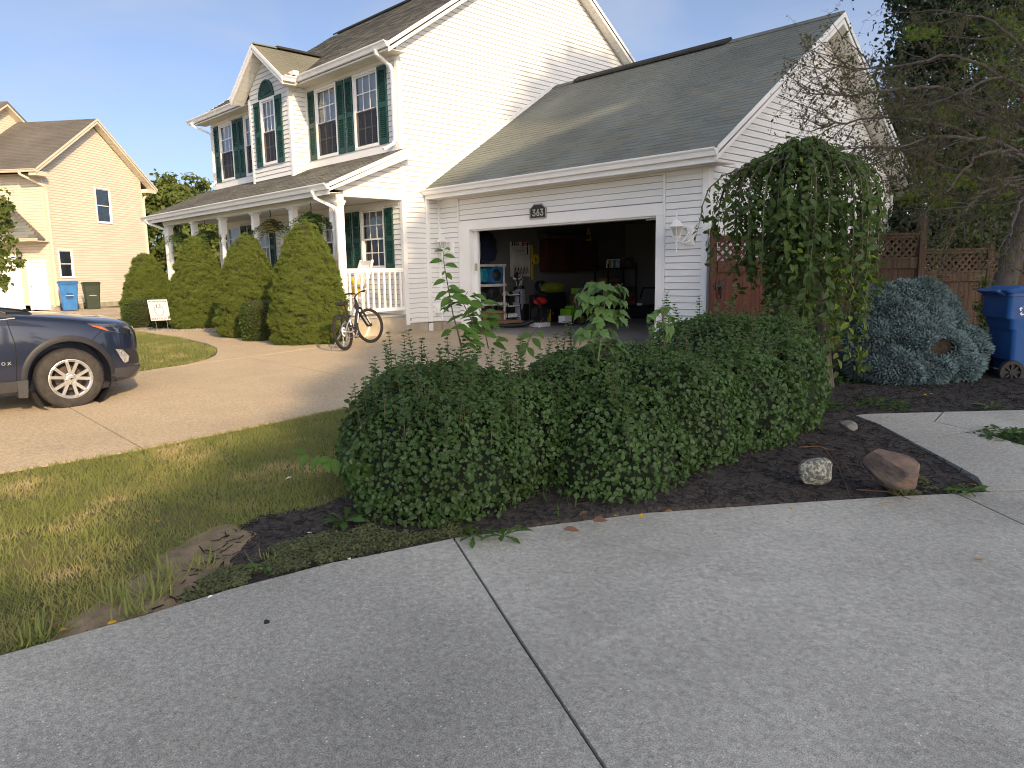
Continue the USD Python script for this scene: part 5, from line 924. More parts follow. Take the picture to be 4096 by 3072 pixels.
fence_post(GT, FF1, 1.51, 0.15, 2.08, RED, 0.09)
FE = Thing('fence', 'weathered brown privacy fence with lattice top between the gate and the trees', 'fence', (fb[0], fb[1], 0.2))
fence_run(FE, FF1, 1.57, L1 - 0.06, 0.22, 2.06, OLD); fence_post(FE, FF1, L1, 0.15, 2.18, OLD, 0.12)
d2 = unit([fc[0] - fb[0], fc[1] - fb[1], 0]); FF2 = Fr((fb[0], fb[1], 0), d2, (d2[1], -d2[0], 0)); L2 = np.linalg.norm((fc - fb)[:2])
fence_run(FE, FF2, 0.07, L2, 0.2, 1.80, OLD, lat=0.33); fence_post(FE, FF2, L2 + 0.06, 0.15, 1.70, OLD, 0.11)
d3 = unit([fd[0] - fc[0], fd[1] - fc[1], 0]); FF3 = Fr((fc[0], fc[1], 0), d3, (d3[1], -d3[0], 0)); fence_run(FE, FF3, 0.12, 2.4, 0.2, 1.72, OLD, lat=0.33)
# small piece of garden fence seen through the porch
gf = Thing('garden_fence', 'dark red brown lattice topped fence seen through the porch behind the shrubs', 'fence', (-27.0, 13.0, 0.2)); a_, b_ = at(445, 600, 28.0), at(492, 600, 26.5); d4 = unit([b_[0] - a_[0], b_[1] - a_[1], 0]); FF4 = Fr((a_[0], a_[1], 0), d4, (d4[1], -d4[0], 0))
fence_run(gf, FF4, 0.0, 2.6, 0.2, 2.0, RED); fence_post(gf, FF4, 0.72, 0.2, 2.2, RED, 0.12)

# ---------------------------------------------------------------- yard sign
sb_ = on_z(350, 715, 0.17); SG = Thing('yard_sign', 'white yard sign reading We are the DUKES in front of the cone shrubs', 'sign', sb_)
sn = unit([-sb_[0] - 3, -sb_[1] + 4, 0]); su = np.array([-sn[1], sn[0], 0]); FS = Fr((sb_[0], sb_[1], 0.17), su, sn)
lean = lambda u, z, d: FS.p(u - 0.10 * (z - 0.27), z, d)
def sg(u0, u1, z0, z1, d0, d1): return MB().hexa([lean(u0, z0, d1), lean(u1, z0, d1), lean(u1, z0, d0), lean(u0, z0, d0), lean(u0, z1, d1), lean(u1, z1, d1), lean(u1, z1, d0), lean(u0, z1, d0)])
SG.part('panel', sg(-0.23, 0.23, 0.27, 0.80, -0.004, 0.004), mat('sign_board', (0.62, 0.63, 0.64), 0.5))
for u in (-0.13, 0.13): SG.part('leg', MB().tube([lean(u, 0.0, 0), lean(u, 0.27, 0)], 0.004, 5), M_['steel'])
INK = mat('black_ink', (0.012, 0.012, 0.013), 0.6)
for tx_, h, z in (('We are the DUKES!', 0.042, 0.735), ('DUKE P.R.I.D.E.', 0.046, 0.295)):
    t = meshkit.text_mesh(tx_, h, 0.001, True); v = t.vertices; w = v[:, 0].max(); k = min(1, 0.43 / w); SG.part('lettering', MB().add([lean((a - w / 2) * k, z + b, 0.0045 + c) for a, b, c in v], t.faces), INK)
th = np.linspace(0, 2 * PI, 40); SG.part('oval_emblem', MB().tube([lean(0.10 * math.cos(t), 0.535 + 0.155 * math.sin(t), 0.005) for t in th], 0.005, 5), INK)
SG.part('emblem_lines', MB().tube([lean(-0.055, 0.60, 0.005), lean(0.06, 0.60, 0.005)], 0.005, 5).tube([lean(-0.04, 0.60, 0.005), lean(-0.04, 0.665, 0.005)], 0.009, 5).tube([lean(0.035, 0.60, 0.005), lean(0.035, 0.665, 0.005)], 0.006, 5), INK)

# ---------------------------------------------------------------- rocks
def rock(center, r, seed, m, label, yaw=0.0, flat=1.0):
    s = trimesh.creation.icosphere(4, 1.0); v = s.vertices.copy(); g = np.random.default_rng(seed); nrm = rdir(9, g); cutd = g.uniform(0.62, 0.9, 9)
    for a, c in zip(nrm, cutd): e = np.maximum(v @ a - c, 0); v -= np.outer(e * 0.85, a)
    v *= (1 + 0.16 * (meshkit.fbm(s.vertices * 1.6 + seed, 4, seed) - 0.5)[:, None] + 0.05 * (meshkit.fbm(s.vertices * 7 + seed, 3, seed + 5) - 0.5)[:, None])
    v *= np.asarray(r); ca, sa = math.cos(yaw), math.sin(yaw); v = v @ np.array([[ca, -sa, 0], [sa, ca, 0], [0, 0, 1.0]]).T
    return solo('rock', MB().add(v + np.asarray(center), s.faces), m, label, 'rock', smooth=True)
LICH = mat('lichen_rock', (0.12, 0.115, 0.10), 0.95, col2=(0.42, 0.42, 0.34), scale=38, lo=0.46, hi=0.60, bump=0.8, bscale=90)
BRN = mat('brown_boulder', (0.085, 0.062, 0.055), 0.8, col2=(0.26, 0.175, 0.115), scale=7, lo=0.35, hi=0.68, stretch=(1, 1, 2.5), bump=0.8, bscale=45)
rock(at(1762, 1018, 4.72), (0.115, 0.085, 0.10), 3, LICH, 'small grey lichen spotted rock on the black mulch', 0.9)
rock(at(1922, 1012, 4.62), (0.25, 0.14, 0.12), 8, BRN, 'large reddish brown boulder on the mulch near the side walk', -0.55)
rock(at(1832, 918, 5.95), (0.13, 0.06, 0.04), 14, mat('pale_edging_stone', (0.20, 0.185, 0.16), 0.9, 0.3, 20), 'pale flat edging stone where the mulch meets the side walk', 2.3)

# ---------------------------------------------------------------- bicycle leaning on its stand
BK = Thing('bicycle', 'black and silver mountain bike parked by the cone shrub and porch', 'bicycle', (-11.8, 7.4, 0.19))
r0, r1 = np.array([-11.53, 6.94, float(ramp(6.94)) + 0.012]), np.array([-12.09, 7.87, float(ramp(7.87)) + 0.012])
fw_ = unit(r1 - r0); lf = unit(np.cross([0, 0, 1.0], fw_)); up_ = unit(np.array([0, 0, 1.0]) + 0.15 * lf); lf = unit(np.cross(up_, fw_)); WB = np.linalg.norm(r1 - r0)
B3 = lambda a, b, c=0.0: r0 + fw_ * a + up_ * b + lf * c                    # along, up, to its left
RW = 0.335; BLK = mat('bike_black', (0.02, 0.02, 0.022), 0.35, coat=0.5); SIL = mat('bike_silver', (0.50, 0.47, 0.55), 0.35, metallic=0.6); WD = mat('white_bike_decal', (0.7, 0.7, 0.72), 0.5)
def bike_wheel(c, ax, name, disc):
    p = BK.sub(name); ax = unit(ax); u = unit(np.cross(ax, up_)); v = np.cross(u, ax); RR = np.array([u, v, ax]).T
    BK.part('tyre', MB().lathe([(RW - 0.045, -0.014), (RW - 0.028, -0.026), (RW - 0.010, -0.022), (RW, 0.0), (RW - 0.010, 0.022), (RW - 0.028, 0.026), (RW - 0.045, 0.014)], c, RR, 56), mat('bike_tyre_' + name, (0.022, 0.020, 0.019), 0.9, 0.3, 60), p, smooth=50)
    BK.part('rim', MB().lathe([(RW - 0.045, -0.012), (RW - 0.060, -0.009), (RW - 0.062, 0.0), (RW - 0.060, 0.009), (RW - 0.045, 0.012)], c, RR, 48), BLK, p, smooth=40)
    for k in range(28):
        t = 2 * PI * k / 28; s = 0.022 * (1 if k % 2 else -1); a = c + RR @ np.array([0.018 * math.cos(t + 0.5 * (k % 4 - 1.5)), 0.018 * math.sin(t + 0.5 * (k % 4 - 1.5)), s]); b = c + RR @ np.array([(RW - 0.06) * math.cos(t), (RW - 0.06) * math.sin(t), 0]); BK.part('spoke', MB().tube([a, b], 0.0013, 3, False), M_['steel'], p)
    BK.part('hub', MB().lathe([(0.0, -0.05), (0.012, -0.05), (0.022, -0.025), (0.014, 0), (0.022, 0.025), (0.012, 0.05), (0, 0.05)], c, RR, 12), BLK, p, smooth=40)
    if disc: BK.part('spoke_guard', MB().lathe([(0.0, -0.028), (0.085, -0.026), (0.085, -0.024), (0.0, -0.024)], c, RR, 28), WD, p); BK.part('cassette', MB().lathe([(0.0, -0.055), (0.03, -0.055), (0.055, -0.03), (0.0, -0.03)], c, RR, 20), M_['steel'], p)
bike_wheel(B3(0, RW), lf, 'rear_wheel', True)
st = math.radians(24); fax = unit(lf * math.cos(st) + fw_ * math.sin(st)); ffw = unit(fw_ * math.cos(st) - lf * math.sin(st))
HT, HB = B3(0.70, 0.86), B3(0.745, 0.74)                                    # head tube
stem_axis = unit(HT - HB)
bike_wheel(B3(WB, RW), fax, 'front_wheel', False)
fr_ = BK.sub('frame'); BBk = B3(0.42, 0.30); ST_ = B3(0.30, 0.62)
BK.part('down_tube', MB().tube([HB, B3(0.60, 0.52), B3(0.50, 0.36), BBk], [0.03, 0.032, 0.03, 0.028], 10), BLK, fr_, smooth=40)
BK.part('top_tube', MB().tube([HB + stem_axis * 0.07, B3(0.56, 0.70), B3(0.40, 0.60), B3(0.335, 0.53)], [0.026, 0.024, 0.022, 0.02], 10), BLK, fr_, smooth=40)
BK.part('top_tube_panel', MB().tube([B3(0.575, 0.712, -0.004), B3(0.47, 0.65, -0.006), B3(0.39, 0.595, -0.004)], [0.022, 0.027, 0.022], 10), SIL, fr_, smooth=40)
BK.part('head_tube', MB().tube([HB - stem_axis * 0.02, HT], 0.026, 10), BLK, fr_, smooth=40)
BK.part('seat_tube', MB().tube([BBk + up_ * 0.06, ST_], 0.02, 8), BLK, fr_, smooth=40)
BK.part('swing_arm', MB().tube([B3(0, RW, -0.055), B3(0.2, 0.30, -0.05), B3(0.40, 0.33, -0.04)], 0.015, 8), SIL, fr_, smooth=40); BK.part('swing_arm', MB().tube([B3(0, RW, 0.055), B3(0.2, 0.30, 0.05), B3(0.40, 0.33, 0.04)], 0.015, 8), SIL, fr_, smooth=40)
BK.part('seat_stay', MB().tube([B3(0, RW, -0.055), B3(0.14, 0.46, -0.05), B3(0.30, 0.54, -0.03)], 0.012, 8), SIL, fr_, smooth=40); BK.part('seat_stay', MB().tube([B3(0, RW, 0.055), B3(0.14, 0.46, 0.05), B3(0.30, 0.54, 0.03)], 0.012, 8), SIL, fr_, smooth=40)
BK.part('shock_spring', MB().tube([B3(0.33, 0.42), B3(0.36, 0.56)], 0.022, 8), SIL, fr_)
BK.part('decal', MB().tube([B3(0.655, 0.60, -0.034), B3(0.56, 0.44, -0.034)], 0.010, 6), WD, fr_)
BK.part('seat_post', MB().tube([ST_, B3(0.235, 0.80)], 0.014, 8), BLK)
sp = Polygon([(-0.14, -0.075), (-0.13, -0.085), (-0.05, -0.07), (0.02, -0.03), (0.13, -0.022), (0.145, 0), (0.13, 0.022), (0.02, 0.03), (-0.05, 0.07), (-0.13, 0.085), (-0.14, 0.075)]).buffer(0.008); e = trimesh.creation.extrude_polygon(sp, 0.05, engine='earcut'); v = e.vertices
BK.part('saddle', MB().add(np.array([B3(0.20 + a, 0.80 + c + 0.02 * (a < -0.05), b * (0.8 + 4 * c * 1.0)) for a, b, c in v]), e.faces), mat('saddle', (0.02, 0.02, 0.02), 0.6))
BK.part('rear_reflector', MB().ball(B3(0.19, 0.755), (0.02, 0.02, 0.015), 1), mat('red_reflector', (0.5, 0.02, 0.02), 0.3))
crown = HB - stem_axis * 0.035; axf = B3(WB, RW)
fk = BK.sub('fork'); BK.part('crown', MB().tube([crown - fax * 0.07, crown + fax * 0.07], 0.024, 8), BLK, fk, smooth=40)
for s in (-1, 1):
    a, b = crown + fax * 0.065 * s, axf + fax * 0.06 * s; BK.part('stanchion', MB().tube([a, a + (b - a) * 0.45], 0.019, 8), BLK, fk, smooth=40); BK.part('lower_leg', MB().tube([a + (b - a) * 0.40, b], 0.022, 8), BLK, fk, smooth=40)
    if s < 0: BK.part('fork_decal', MB().tube([a + (b - a) * 0.5 - fax * 0.014, a + (b - a) * 0.86 - fax * 0.014], 0.013, 6), WD, fk)
SM = HT + stem_axis * 0.06 + ffw * 0.07 + up_ * 0.05
BK.part('stem', MB().tube([HT, HT + stem_axis * 0.05, SM], [0.016, 0.018, 0.018], 8), BLK, smooth=40)
hb = BK.sub('handlebar'); BK.part('bar', MB().tube([SM + fax * 0.29 + up_ * 0.035 - ffw * 0.03, SM + fax * 0.12 + up_ * 0.03, SM, SM - fax * 0.12 + up_ * 0.03, SM - fax * 0.29 + up_ * 0.035 - ffw * 0.03], 0.011, 8), BLK, hb, smooth=40)
for s in (-1, 1):
    a = SM + fax * 0.17 * s + up_ * 0.031 - ffw * 0.008; b = SM + fax * 0.30 * s + up_ * 0.035 - ffw * 0.032; BK.part('grip', MB().tube([a, b], 0.017, 8), M_['rubber'], hb, smooth=40); BK.part('brake_lever', MB().tube([a, a + ffw * 0.05 - up_ * 0.02 + fax * 0.02 * s, a + ffw * 0.045 - up_ * 0.03 + fax * 0.10 * s], 0.006, 6), BLK, hb)
    BK.part('cable', MB().tube([a, a + ffw * 0.10 - up_ * 0.04, SM + ffw * 0.07 - up_ * 0.22, HB + ffw * 0.05], 0.003, 4), M_['black'], hb)
RRb = np.array([fw_, up_, lf]).T; cb = BBk - lf * 0.05
BK.part('chainring', MB().lathe([(0.075, -0.004), (0.092, -0.003), (0.092, 0.003), (0.075, 0.004), (0.075, -0.004)], cb, RRb, 30), BLK, smooth=30); BK.part('chain_guard', MB().lathe([(0.0, -0.01), (0.06, -0.008), (0.085, -0.006)], cb, RRb, 24), BLK)
BK.part('crank_arm', MB().tube([cb - lf * 0.02, cb - lf * 0.03 + fw_ * -0.12 - up_ * 0.11], 0.011, 6), SIL); BK.part('crank_arm', MB().tube([BBk + lf * 0.06, BBk + lf * 0.07 + fw_ * 0.12 + up_ * 0.11], 0.011, 6), SIL)
for c in (cb - lf * 0.07 + fw_ * -0.12 - up_ * 0.11, BBk + lf * 0.11 + fw_ * 0.12 + up_ * 0.11): BK.part('pedal', MB().bar(c - lf * 0.04, c + lf * 0.04, 0.08, 0.022, up=up_), BLK)
BK.part('chain', MB().tube([cb + up_ * 0.085, B3(0, RW + 0.05, -0.05)], 0.005, 4).tube([cb - up_ * 0.085, B3(0.01, RW - 0.13, -0.05)], 0.005, 4), M_['steel']); BK.part('rear_mech', MB().tube([B3(0, RW - 0.02, -0.06), B3(0.02, RW - 0.10, -0.06), B3(-0.01, RW - 0.16, -0.055)], [0.016, 0.02, 0.016], 6), M_['steel'])
BK.part('kick_stand', MB().tube([B3(0.02, RW - 0.04, 0.07), r0 + lf * 0.33 * [1, 1, 0] + fw_ * 0.06], 0.008, 6), SIL)

# ---------------------------------------------------------------- rocking chair on the porch
RC = Thing('rocking_chair', 'white slatted rocking chair on the porch behind the railing', 'chair', (-14.3, 8.85, 0.62)); C0 = np.array([-14.30, 8.75, 0.62]); CP = lambda x, y, z: C0 + np.array([x, y, z])
for sx in (-0.27, 0.27):
    RC.part('rocker', MB().tube([CP(sx, t, 0.03 + 0.13 * (t - 0.02) ** 2) for t in np.linspace(-0.45, 0.55, 9)], 0.018, 6), WH); RC.part('front_leg', MB().bar(CP(sx, -0.24, 0.04), CP(sx, -0.25, 0.66), 0.045, 0.045), WH)
    RC.part('back_post', MB().bar(CP(sx, 0.20, 0.04), CP(sx * 0.95, 0.20, 0.42), 0.045, 0.045).bar(CP(sx * 0.95, 0.20, 0.42), CP(sx * 0.88, 0.50, 1.22), 0.045, 0.04), WH); RC.part('arm', MB().bar(CP(sx * 1.02, -0.30, 0.68), CP(sx * 0.95, 0.30, 0.64), 0.07, 0.025), WH); RC.part('side_stretcher', MB().bar(CP(sx, -0.24, 0.22), CP(sx, 0.2, 0.2), 0.02, 0.03), WH)
for k in range(6): RC.part('seat_slat', MB().bar(CP(-0.27, -0.24 + k * 0.09, 0.42 - 0.008 * k), CP(0.27, -0.24 + k * 0.09, 0.42 - 0.008 * k), 0.075, 0.018), WH)
RC.part('crest_rail', MB().bar(CP(-0.24, 0.475, 1.14), CP(0.24, 0.475, 1.14), 0.022, 0.13), WH); RC.part('lower_back_rail', MB().bar(CP(-0.25, 0.24, 0.50), CP(0.25, 0.24, 0.50), 0.022, 0.06), WH)
for k in range(7): x = -0.18 + k * 0.06; RC.part('back_slat', MB().bar(CP(x, 0.25, 0.52), CP(x, 0.465, 1.10), 0.028, 0.012, up=(0, 1, 0)), WH)
v = trimesh.creation.icosphere(3, 1.0); vv = np.sign(v.vertices) * np.abs(v.vertices) ** 0.6 * [0.22, 0.07, 0.20]; vv *= 1 + 0.08 * (meshkit.fbm(v.vertices * 2.2, 3, 4) - 0.5)[:, None]
solo('cushion', MB().add(vv @ np.array([[1, 0, 0], [0, 0.94, -0.34], [0, 0.34, 0.94]]).T + CP(0, 0.12, 0.64), v.faces), mat('yellow_cushion', (0.72, 0.48, 0.02), 0.8, 0.15, 8), 'yellow cushion on the white rocking chair', 'cushion', smooth=True)
# ---------------------------------------------------------------- things in the garage
GF_ = 0.237; XW = XM + 0.092
SHW = mat('white_shelf_plastic', (0.62, 0.61, 0.58), 0.5)
U = Thing('utility_shelf', 'white plastic shelf unit just inside the garage door', 'shelf', (-12.95, 11.55, GF_))
for z in (0.36, 0.81, 1.25, 1.71): U.part('shelf', MB().bb(-13.2, -12.72, 11.0, 12.08, z - 0.06, z), SHW)
for x in (-13.18, -12.76):
    for y in (11.03, 12.04): U.part('post', MB().lathe([(0.025, GF_), (0.025, 1.65)], (x, y, 0), seg=10), SHW, smooth=True)
NVY = mat('navy_nylon', (0.012, 0.017, 0.045), 0.7, 0.3, 6, bump=0.3, bscale=20, bdist=0.03); TEAL = mat('teal_nylon', (0.02, 0.28, 0.38), 0.55, 0.2, 8, bump=0.4, bscale=30, bdist=0.02); MATB = mat('blue_foam_mat', (0.02, 0.14, 0.36), 0.7)
def lump(name, c, r, m, label, cat, seed=1, pw=0.75, amp=0.25, R=None):
    s = trimesh.creation.icosphere(3, 1.0); v = np.sign(s.vertices) * np.abs(s.vertices) ** pw; v *= (1 + amp * (meshkit.fbm(s.vertices * 2 + seed, 3, seed) - 0.5))[:, None]; v = v * np.asarray(r)
    return solo(name, MB().add((v if R is None else v @ R.T) + np.asarray(c), s.faces), m, label, cat, smooth=True)
lump('duffel_bag', (-12.98, 11.48, 2.10), (0.22, 0.42, 0.38), NVY, 'big dark navy bag on top of the white garage shelf', 'bag', 2, 0.6, 0.35)
lump('white_towel', (-12.74, 11.22, 2.05), (0.05, 0.06, 0.32), mat('grey_cloth', (0.4, 0.4, 0.4), 0.9), 'pale cloth hanging from the navy bag on the shelf', 'cloth', 5, 0.8)
solo('sleeping_bag_roll', MB().tube([(-13.15, 11.15, 1.43), (-13.0, 11.2, 1.44), (-12.66, 11.36, 1.46)], [0.14, 0.165, 0.15], 16), TEAL, 'teal rolled sleeping bag on the upper level of the shelf', 'sleeping bag', smooth=50)
solo('foam_mat_roll', MB().lathe([(0.15, -0.25), (0.2, -0.25), (0.2, 0.25), (0.15, 0.25), (0.15, -0.25)], (-12.95, 11.76, 1.46), np.array([[0, 0, 1.0], [1, 0, 0], [0, 1, 0]]), 24), MATB, 'blue rolled foam mat beside the teal roll on the shelf', 'mat', smooth=40)
lump('black_sleeping_bag', (-12.74, 11.76, 1.44), (0.1, 0.14, 0.13), mat('black_nylon', (0.02, 0.02, 0.026), 0.45, 0.3, 20, bump=0.5, bscale=30, bdist=0.03), 'black stuffed sleeping bag inside the blue foam roll', 'sleeping bag', 6, 0.9, 0.4)
lump('backpack', (-12.9, 11.75, 1.02), (0.18, 0.2, 0.17), M_['black'], 'black backpack on the middle level of the garage shelf', 'backpack', 7); lump('grey_bag', (-12.88, 11.3, 0.96), (0.18, 0.2, 0.13), mat('slate_fabric', (0.05, 0.06, 0.09), 0.8), 'slate grey bag left of the black backpack on the shelf', 'bag', 8)
KRAFT = mat('cardboard', (0.30, 0.185, 0.10), 0.85, 0.12, 4)
def carton(x0, x1, y0, y1, z0, z1, label, m=None):
    T = Thing('cardboard_box', label, 'box', ((x0 + x1) / 2, (y0 + y1) / 2, z0)); T.part('body', MB().bb(x0, x1, y0, y1, z0, z1), m or KRAFT); T.part('flap', MB().hexa([[x1, y0, z1 - 0.004], [x1 + 0.05, y0, z1 - 0.06], [x1 + 0.05, y1, z1 - 0.06], [x1, y1, z1 - 0.004], [x1, y0, z1], [x1 + 0.055, y0, z1 - 0.055], [x1 + 0.055, y1, z1 - 0.055], [x1, y1, z1]]), m or KRAFT); T.part('tape', MB().bb(x0, x1 + 0.001, (y0 + y1) / 2 - 0.025, (y0 + y1) / 2 + 0.025, z1 + 0.001, z1 + 0.002), m or KRAFT)
carton(-13.1, -12.75, 11.5, 12.0, 0.365, 0.62, 'cardboard box on the lowest level of the white shelf'); carton(-12.70, -12.3, 11.55, 12.15, GF_ + 0.002, 0.40, 'open cardboard box on the garage floor at the white shelf')
carton(-13.2, -12.9, 13.66, 15.35, 2.34, 2.47, 'long cardboard box lying across the top of the wall cabinet', mat('dark_kraft', (0.12, 0.07, 0.05), 0.85))
carton(-13.15, -12.92, 13.85, 14.2, 2.30, 2.385, 'small pinkish box at the left end of the cabinet top', mat('pink_box', (0.35, 0.22, 0.2), 0.8)) if False else None
CB = Thing('wall_cabinet', 'dark red brown cabinet hung on the garage wall', 'cabinet', (-13.1, 14.77, 1.5)); WDM = mat('cherry_wood', (0.06, 0.02, 0.013), 0.5, 0.25, 5, stretch=(1, 1, 0.2))
CB.part('carcass', MB().bb(XW, -12.94, 13.77, 15.77, 1.50, 2.30), WDM)
for k in range(3):
    y0 = 13.80 + k * 0.66; d = CB.sub('door'); CB.part('leaf', MB().bb(-12.939, -12.92, y0, y0 + 0.62, 1.53, 2.27), WDM, d); CB.part('panel', MB().bb(-12.919, -12.91, y0 + 0.08, y0 + 0.54, 1.61, 2.19), WDM, d); CB.part('knob', MB().ball((-12.905, y0 + 0.57, 1.62), (0.012,) * 3, 1), M_['steel'], d)
PB = Thing('pegboard', 'white pegboard with hand tools on the garage wall', 'pegboard', (XW, 13.07, 1.4)); PB.part('board', MB().bb(XW, XW + 0.02, 12.72, 13.40, 1.40, 2.26), SHW); PB.part('shelf_strip', MB().bb(XW + 0.02, XW + 0.06, 12.74, 13.38, 1.80, 1.815), SHW); PB.part('shelf_strip', MB().bb(XW + 0.02, XW + 0.06, 12.74, 13.38, 2.14, 2.155), SHW)
RDP = mat('red_tool_grip', (0.45, 0.025, 0.02), 0.4); TB = M_['black']
def tool(y, z, kind, m, label, group=None):
    T = Thing(kind, label, kind.replace('_', ' '), (XW + 0.04, y, z), group); x = XW + 0.04
    if kind == 'screwdriver': T.part('handle', MB().tube([(x, y, z), (x, y, z + 0.1)], [0.016, 0.014], 8), m, smooth=40); T.part('shaft', MB().tube([(x, y, z), (x, y, z - 0.14)], 0.005, 6), M_['steel'])
    elif kind == 'hammer': T.part('handle', MB().tube([(x, y, z - 0.28), (x, y, z)], 0.014, 8), m); T.part('head', MB().bb(x - 0.015, x + 0.015, y - 0.06, y + 0.06, z - 0.015, z + 0.02), M_['black'])
    elif kind == 'pliers':
        T.part('handle', MB().tube([(x, y - 0.03, z - 0.16), (x, y - 0.02, z - 0.06), (x, y, z)], 0.010, 6), m, smooth=True); T.part('handle', MB().tube([(x, y + 0.03, z - 0.16), (x, y + 0.02, z - 0.06), (x, y, z)], 0.010, 6), m, smooth=True); T.part('jaws', MB().tube([(x, y, z - 0.01), (x, y, z + 0.05)], [0.018, 0.006], 6), M_['steel'])
    elif kind == 'wrench': T.part('shank', MB().bar((x, y, z), (x, y, z - 0.2), 0.018, 0.008), M_['steel']); T.part('jaw', MB().lathe([(0.012, -0.005), (0.026, -0.005), (0.026, 0.005), (0.012, 0.005)], (x, y, z + 0.015), np.array([[0, 0, 1.0], [1, 0, 0], [0, 1, 0]]), 10), M_['steel'])
gt_ = 'black screwdrivers in the pegboard rack'
for k in range(4): tool(12.77 + k * 0.065, 2.16, 'screwdriver', TB, ('leftmost', 'second', 'third', 'fourth')[k] + ' of the black handled screwdrivers at the top left of the pegboard', gt_)
for k in range(2): tool(13.12 + k * 0.05, 2.16, 'screwdriver', RDP, ('left', 'right')[k] + ' of the two red screwdrivers at the top of the pegboard', 'red screwdrivers on the pegboard')
tool(13.30, 2.22, 'hammer', TB, 'hammer hanging head up at the right of the pegboard')
for k in range(5): tool(12.86 + k * 0.105, 1.62, 'pliers', [TB, TB, RDP, TB, mat('grey_grip', (0.2, 0.2, 0.2), 0.5)][k], ['black pliers at the left end of the lowest pegboard row', 'second black pliers in the lowest pegboard row', 'red handled pliers in the lowest pegboard row', 'black pliers right of the red pair on the pegboard', 'grey pliers at the right end of the lowest pegboard row'][k])
for k in range(3): tool(12.96 + 0.1 * k, 2.02, 'wrench', TB, ('left', 'middle', 'right')[k] + ' of the three steel wrenches in the middle pegboard row', 'wrenches on the pegboard')
YEL = mat('yellow_plastic', (0.62, 0.44, 0.02), 0.5)
LV = Thing('spirit_level', 'long yellow spirit level hanging right of the pegboard', 'level', (XW, 13.47, 1.3)); LV.part('bar', MB().bb(XW + 0.01, XW + 0.045, 13.44, 13.50, 1.31, 2.18), YEL); LV.part('vial', MB().bb(XW + 0.046, XW + 0.05, 13.455, 13.485, 1.70, 1.76), M_['black'])
solo('tape_reel', MB().lathe([(0.05, -0.02), (0.10, -0.02), (0.10, 0.02), (0.05, 0.02), (0.05, -0.02)], (XW + 0.04, 13.60, 1.83), np.array([[0, 0, 1.0], [1, 0, 0], [0, 1.3, 0]]), 20), YEL, 'yellow cord reel hanging beside the long level', 'reel', smooth=40)
JG = Thing('yellow_jug', 'yellow plastic bottle standing on the wall cabinet', 'bottle', (-13.0, 15.1, 2.31)); JG.part('body', MB().lathe([(0.0, 2.305), (0.065, 2.305), (0.07, 2.33), (0.07, 2.50), (0.03, 2.56), (0.028, 2.60)], (-12.99, 15.40, 0), seg=14), YEL, smooth=40); JG.part('cap', MB().lathe([(0.03, 2.60), (0.03, 2.64), (0.0, 2.64)], (-12.99, 15.40, 0), seg=12), YEL)
carton(-13.1, -12.9, 15.0, 15.3, 2.475, 2.60, 'white box on top of the long cardboard box', mat('white_card', (0.5, 0.5, 0.5), 0.7)) if False else None
# golf bag with clubs
GB = Thing('golf_bag', 'grey and black golf bag with clubs leaning by the shoe rack', 'golf bag', (-12.8, 12.65, GF_)); GR_ = mat('grey_canvas', (0.30, 0.31, 0.33), 0.8, 0.15, 8)
GB.part('body', MB().tube([(-12.75, 12.62, GF_ + 0.02), (-12.82, 12.65, 0.65), (-12.92, 12.70, 1.10)], [0.14, 0.15, 0.13], 14), GR_, smooth=40); GB.part('collar', MB().tube([(-12.92, 12.70, 1.08), (-12.935, 12.705, 1.16)], 0.14, 14), M_['black'], smooth=40); GB.part('pocket', MB().obox((-12.66, 12.62, 0.55), (0.12, 0.2, 0.4)), M_['black']); GB.part('strap', MB().tube([(-12.78, 12.62, 1.08), (-12.62, 12.5, 0.95), (-12.6, 12.48, 0.75), (-12.68, 12.55, 0.6)], 0.022, 6), GR_, smooth=True)
for k, (dx, dy, dz) in enumerate(((0.02, -0.10, 0.25), (-0.05, 0.0, 0.3), (0.05, 0.08, 0.22), (-0.06, -0.06, 0.2), (0.0, 0.05, 0.18))): GB.part('club', MB().tube([(-12.93, 12.70, 1.0), (-12.93 + dx, 12.70 + dy, 1.15 + dz)], 0.007, 5).ball((-12.93 + dx, 12.70 + dy - 0.02, 1.17 + dz), (0.04, 0.06, 0.045), 1), [M_['black'], M_['rubber'], M_['steel'], WH, M_['steel']][k], smooth=True)
SR = Thing('shoe_rack', 'black wire rack of shoes between the shelf and golf bag', 'rack', (-12.95, 12.35, GF_))
for z in (0.42, 0.68, 0.95): SR.part('shelf', MB().bb(-13.15, -12.75, 12.12, 12.56, z, z + 0.015), M_['black'])
for x in (-13.14, -12.76):
    for y in (12.13, 12.55): SR.part('post', MB().bb(x - 0.008, x + 0.008, y - 0.008, y + 0.008, GF_, 1.05), M_['black'])
for z in (0.435, 0.695, 0.965):
    for k in range(3):
        y = 12.2 + k * 0.14; T = Thing('shoe', '%s shoe on the %s shelf of the black rack' % (('left', 'middle', 'right')[k], {0.435: 'lowest', 0.695: 'middle', 0.965: 'top'}[z]), 'shoe', (-12.85, y, z + 0.001), 'shoes on the rack'); T.part('sole', MB().bb(-12.98, -12.72, y - 0.045, y + 0.045, z + 0.001, z + 0.02), WH); T.part('upper', MB().ball((-12.88, y, z + 0.05), (0.1, 0.042, 0.045), 2), [WH, M_['black'], GR_][k % 3 if z > 0.5 else 0], smooth=True)
LIME = mat('lime_plastic', (0.13, 0.32, 0.02), 0.4); LJK = mat('lime_fabric', (0.22, 0.26, 0.02), 0.8, 0.2, 8, bump=0.4, bscale=25, bdist=0.03)
TT_ = Thing('tool_box', 'black stacked tool box under the lime jacket in the garage', 'tool box', (-12.95, 13.9, GF_))
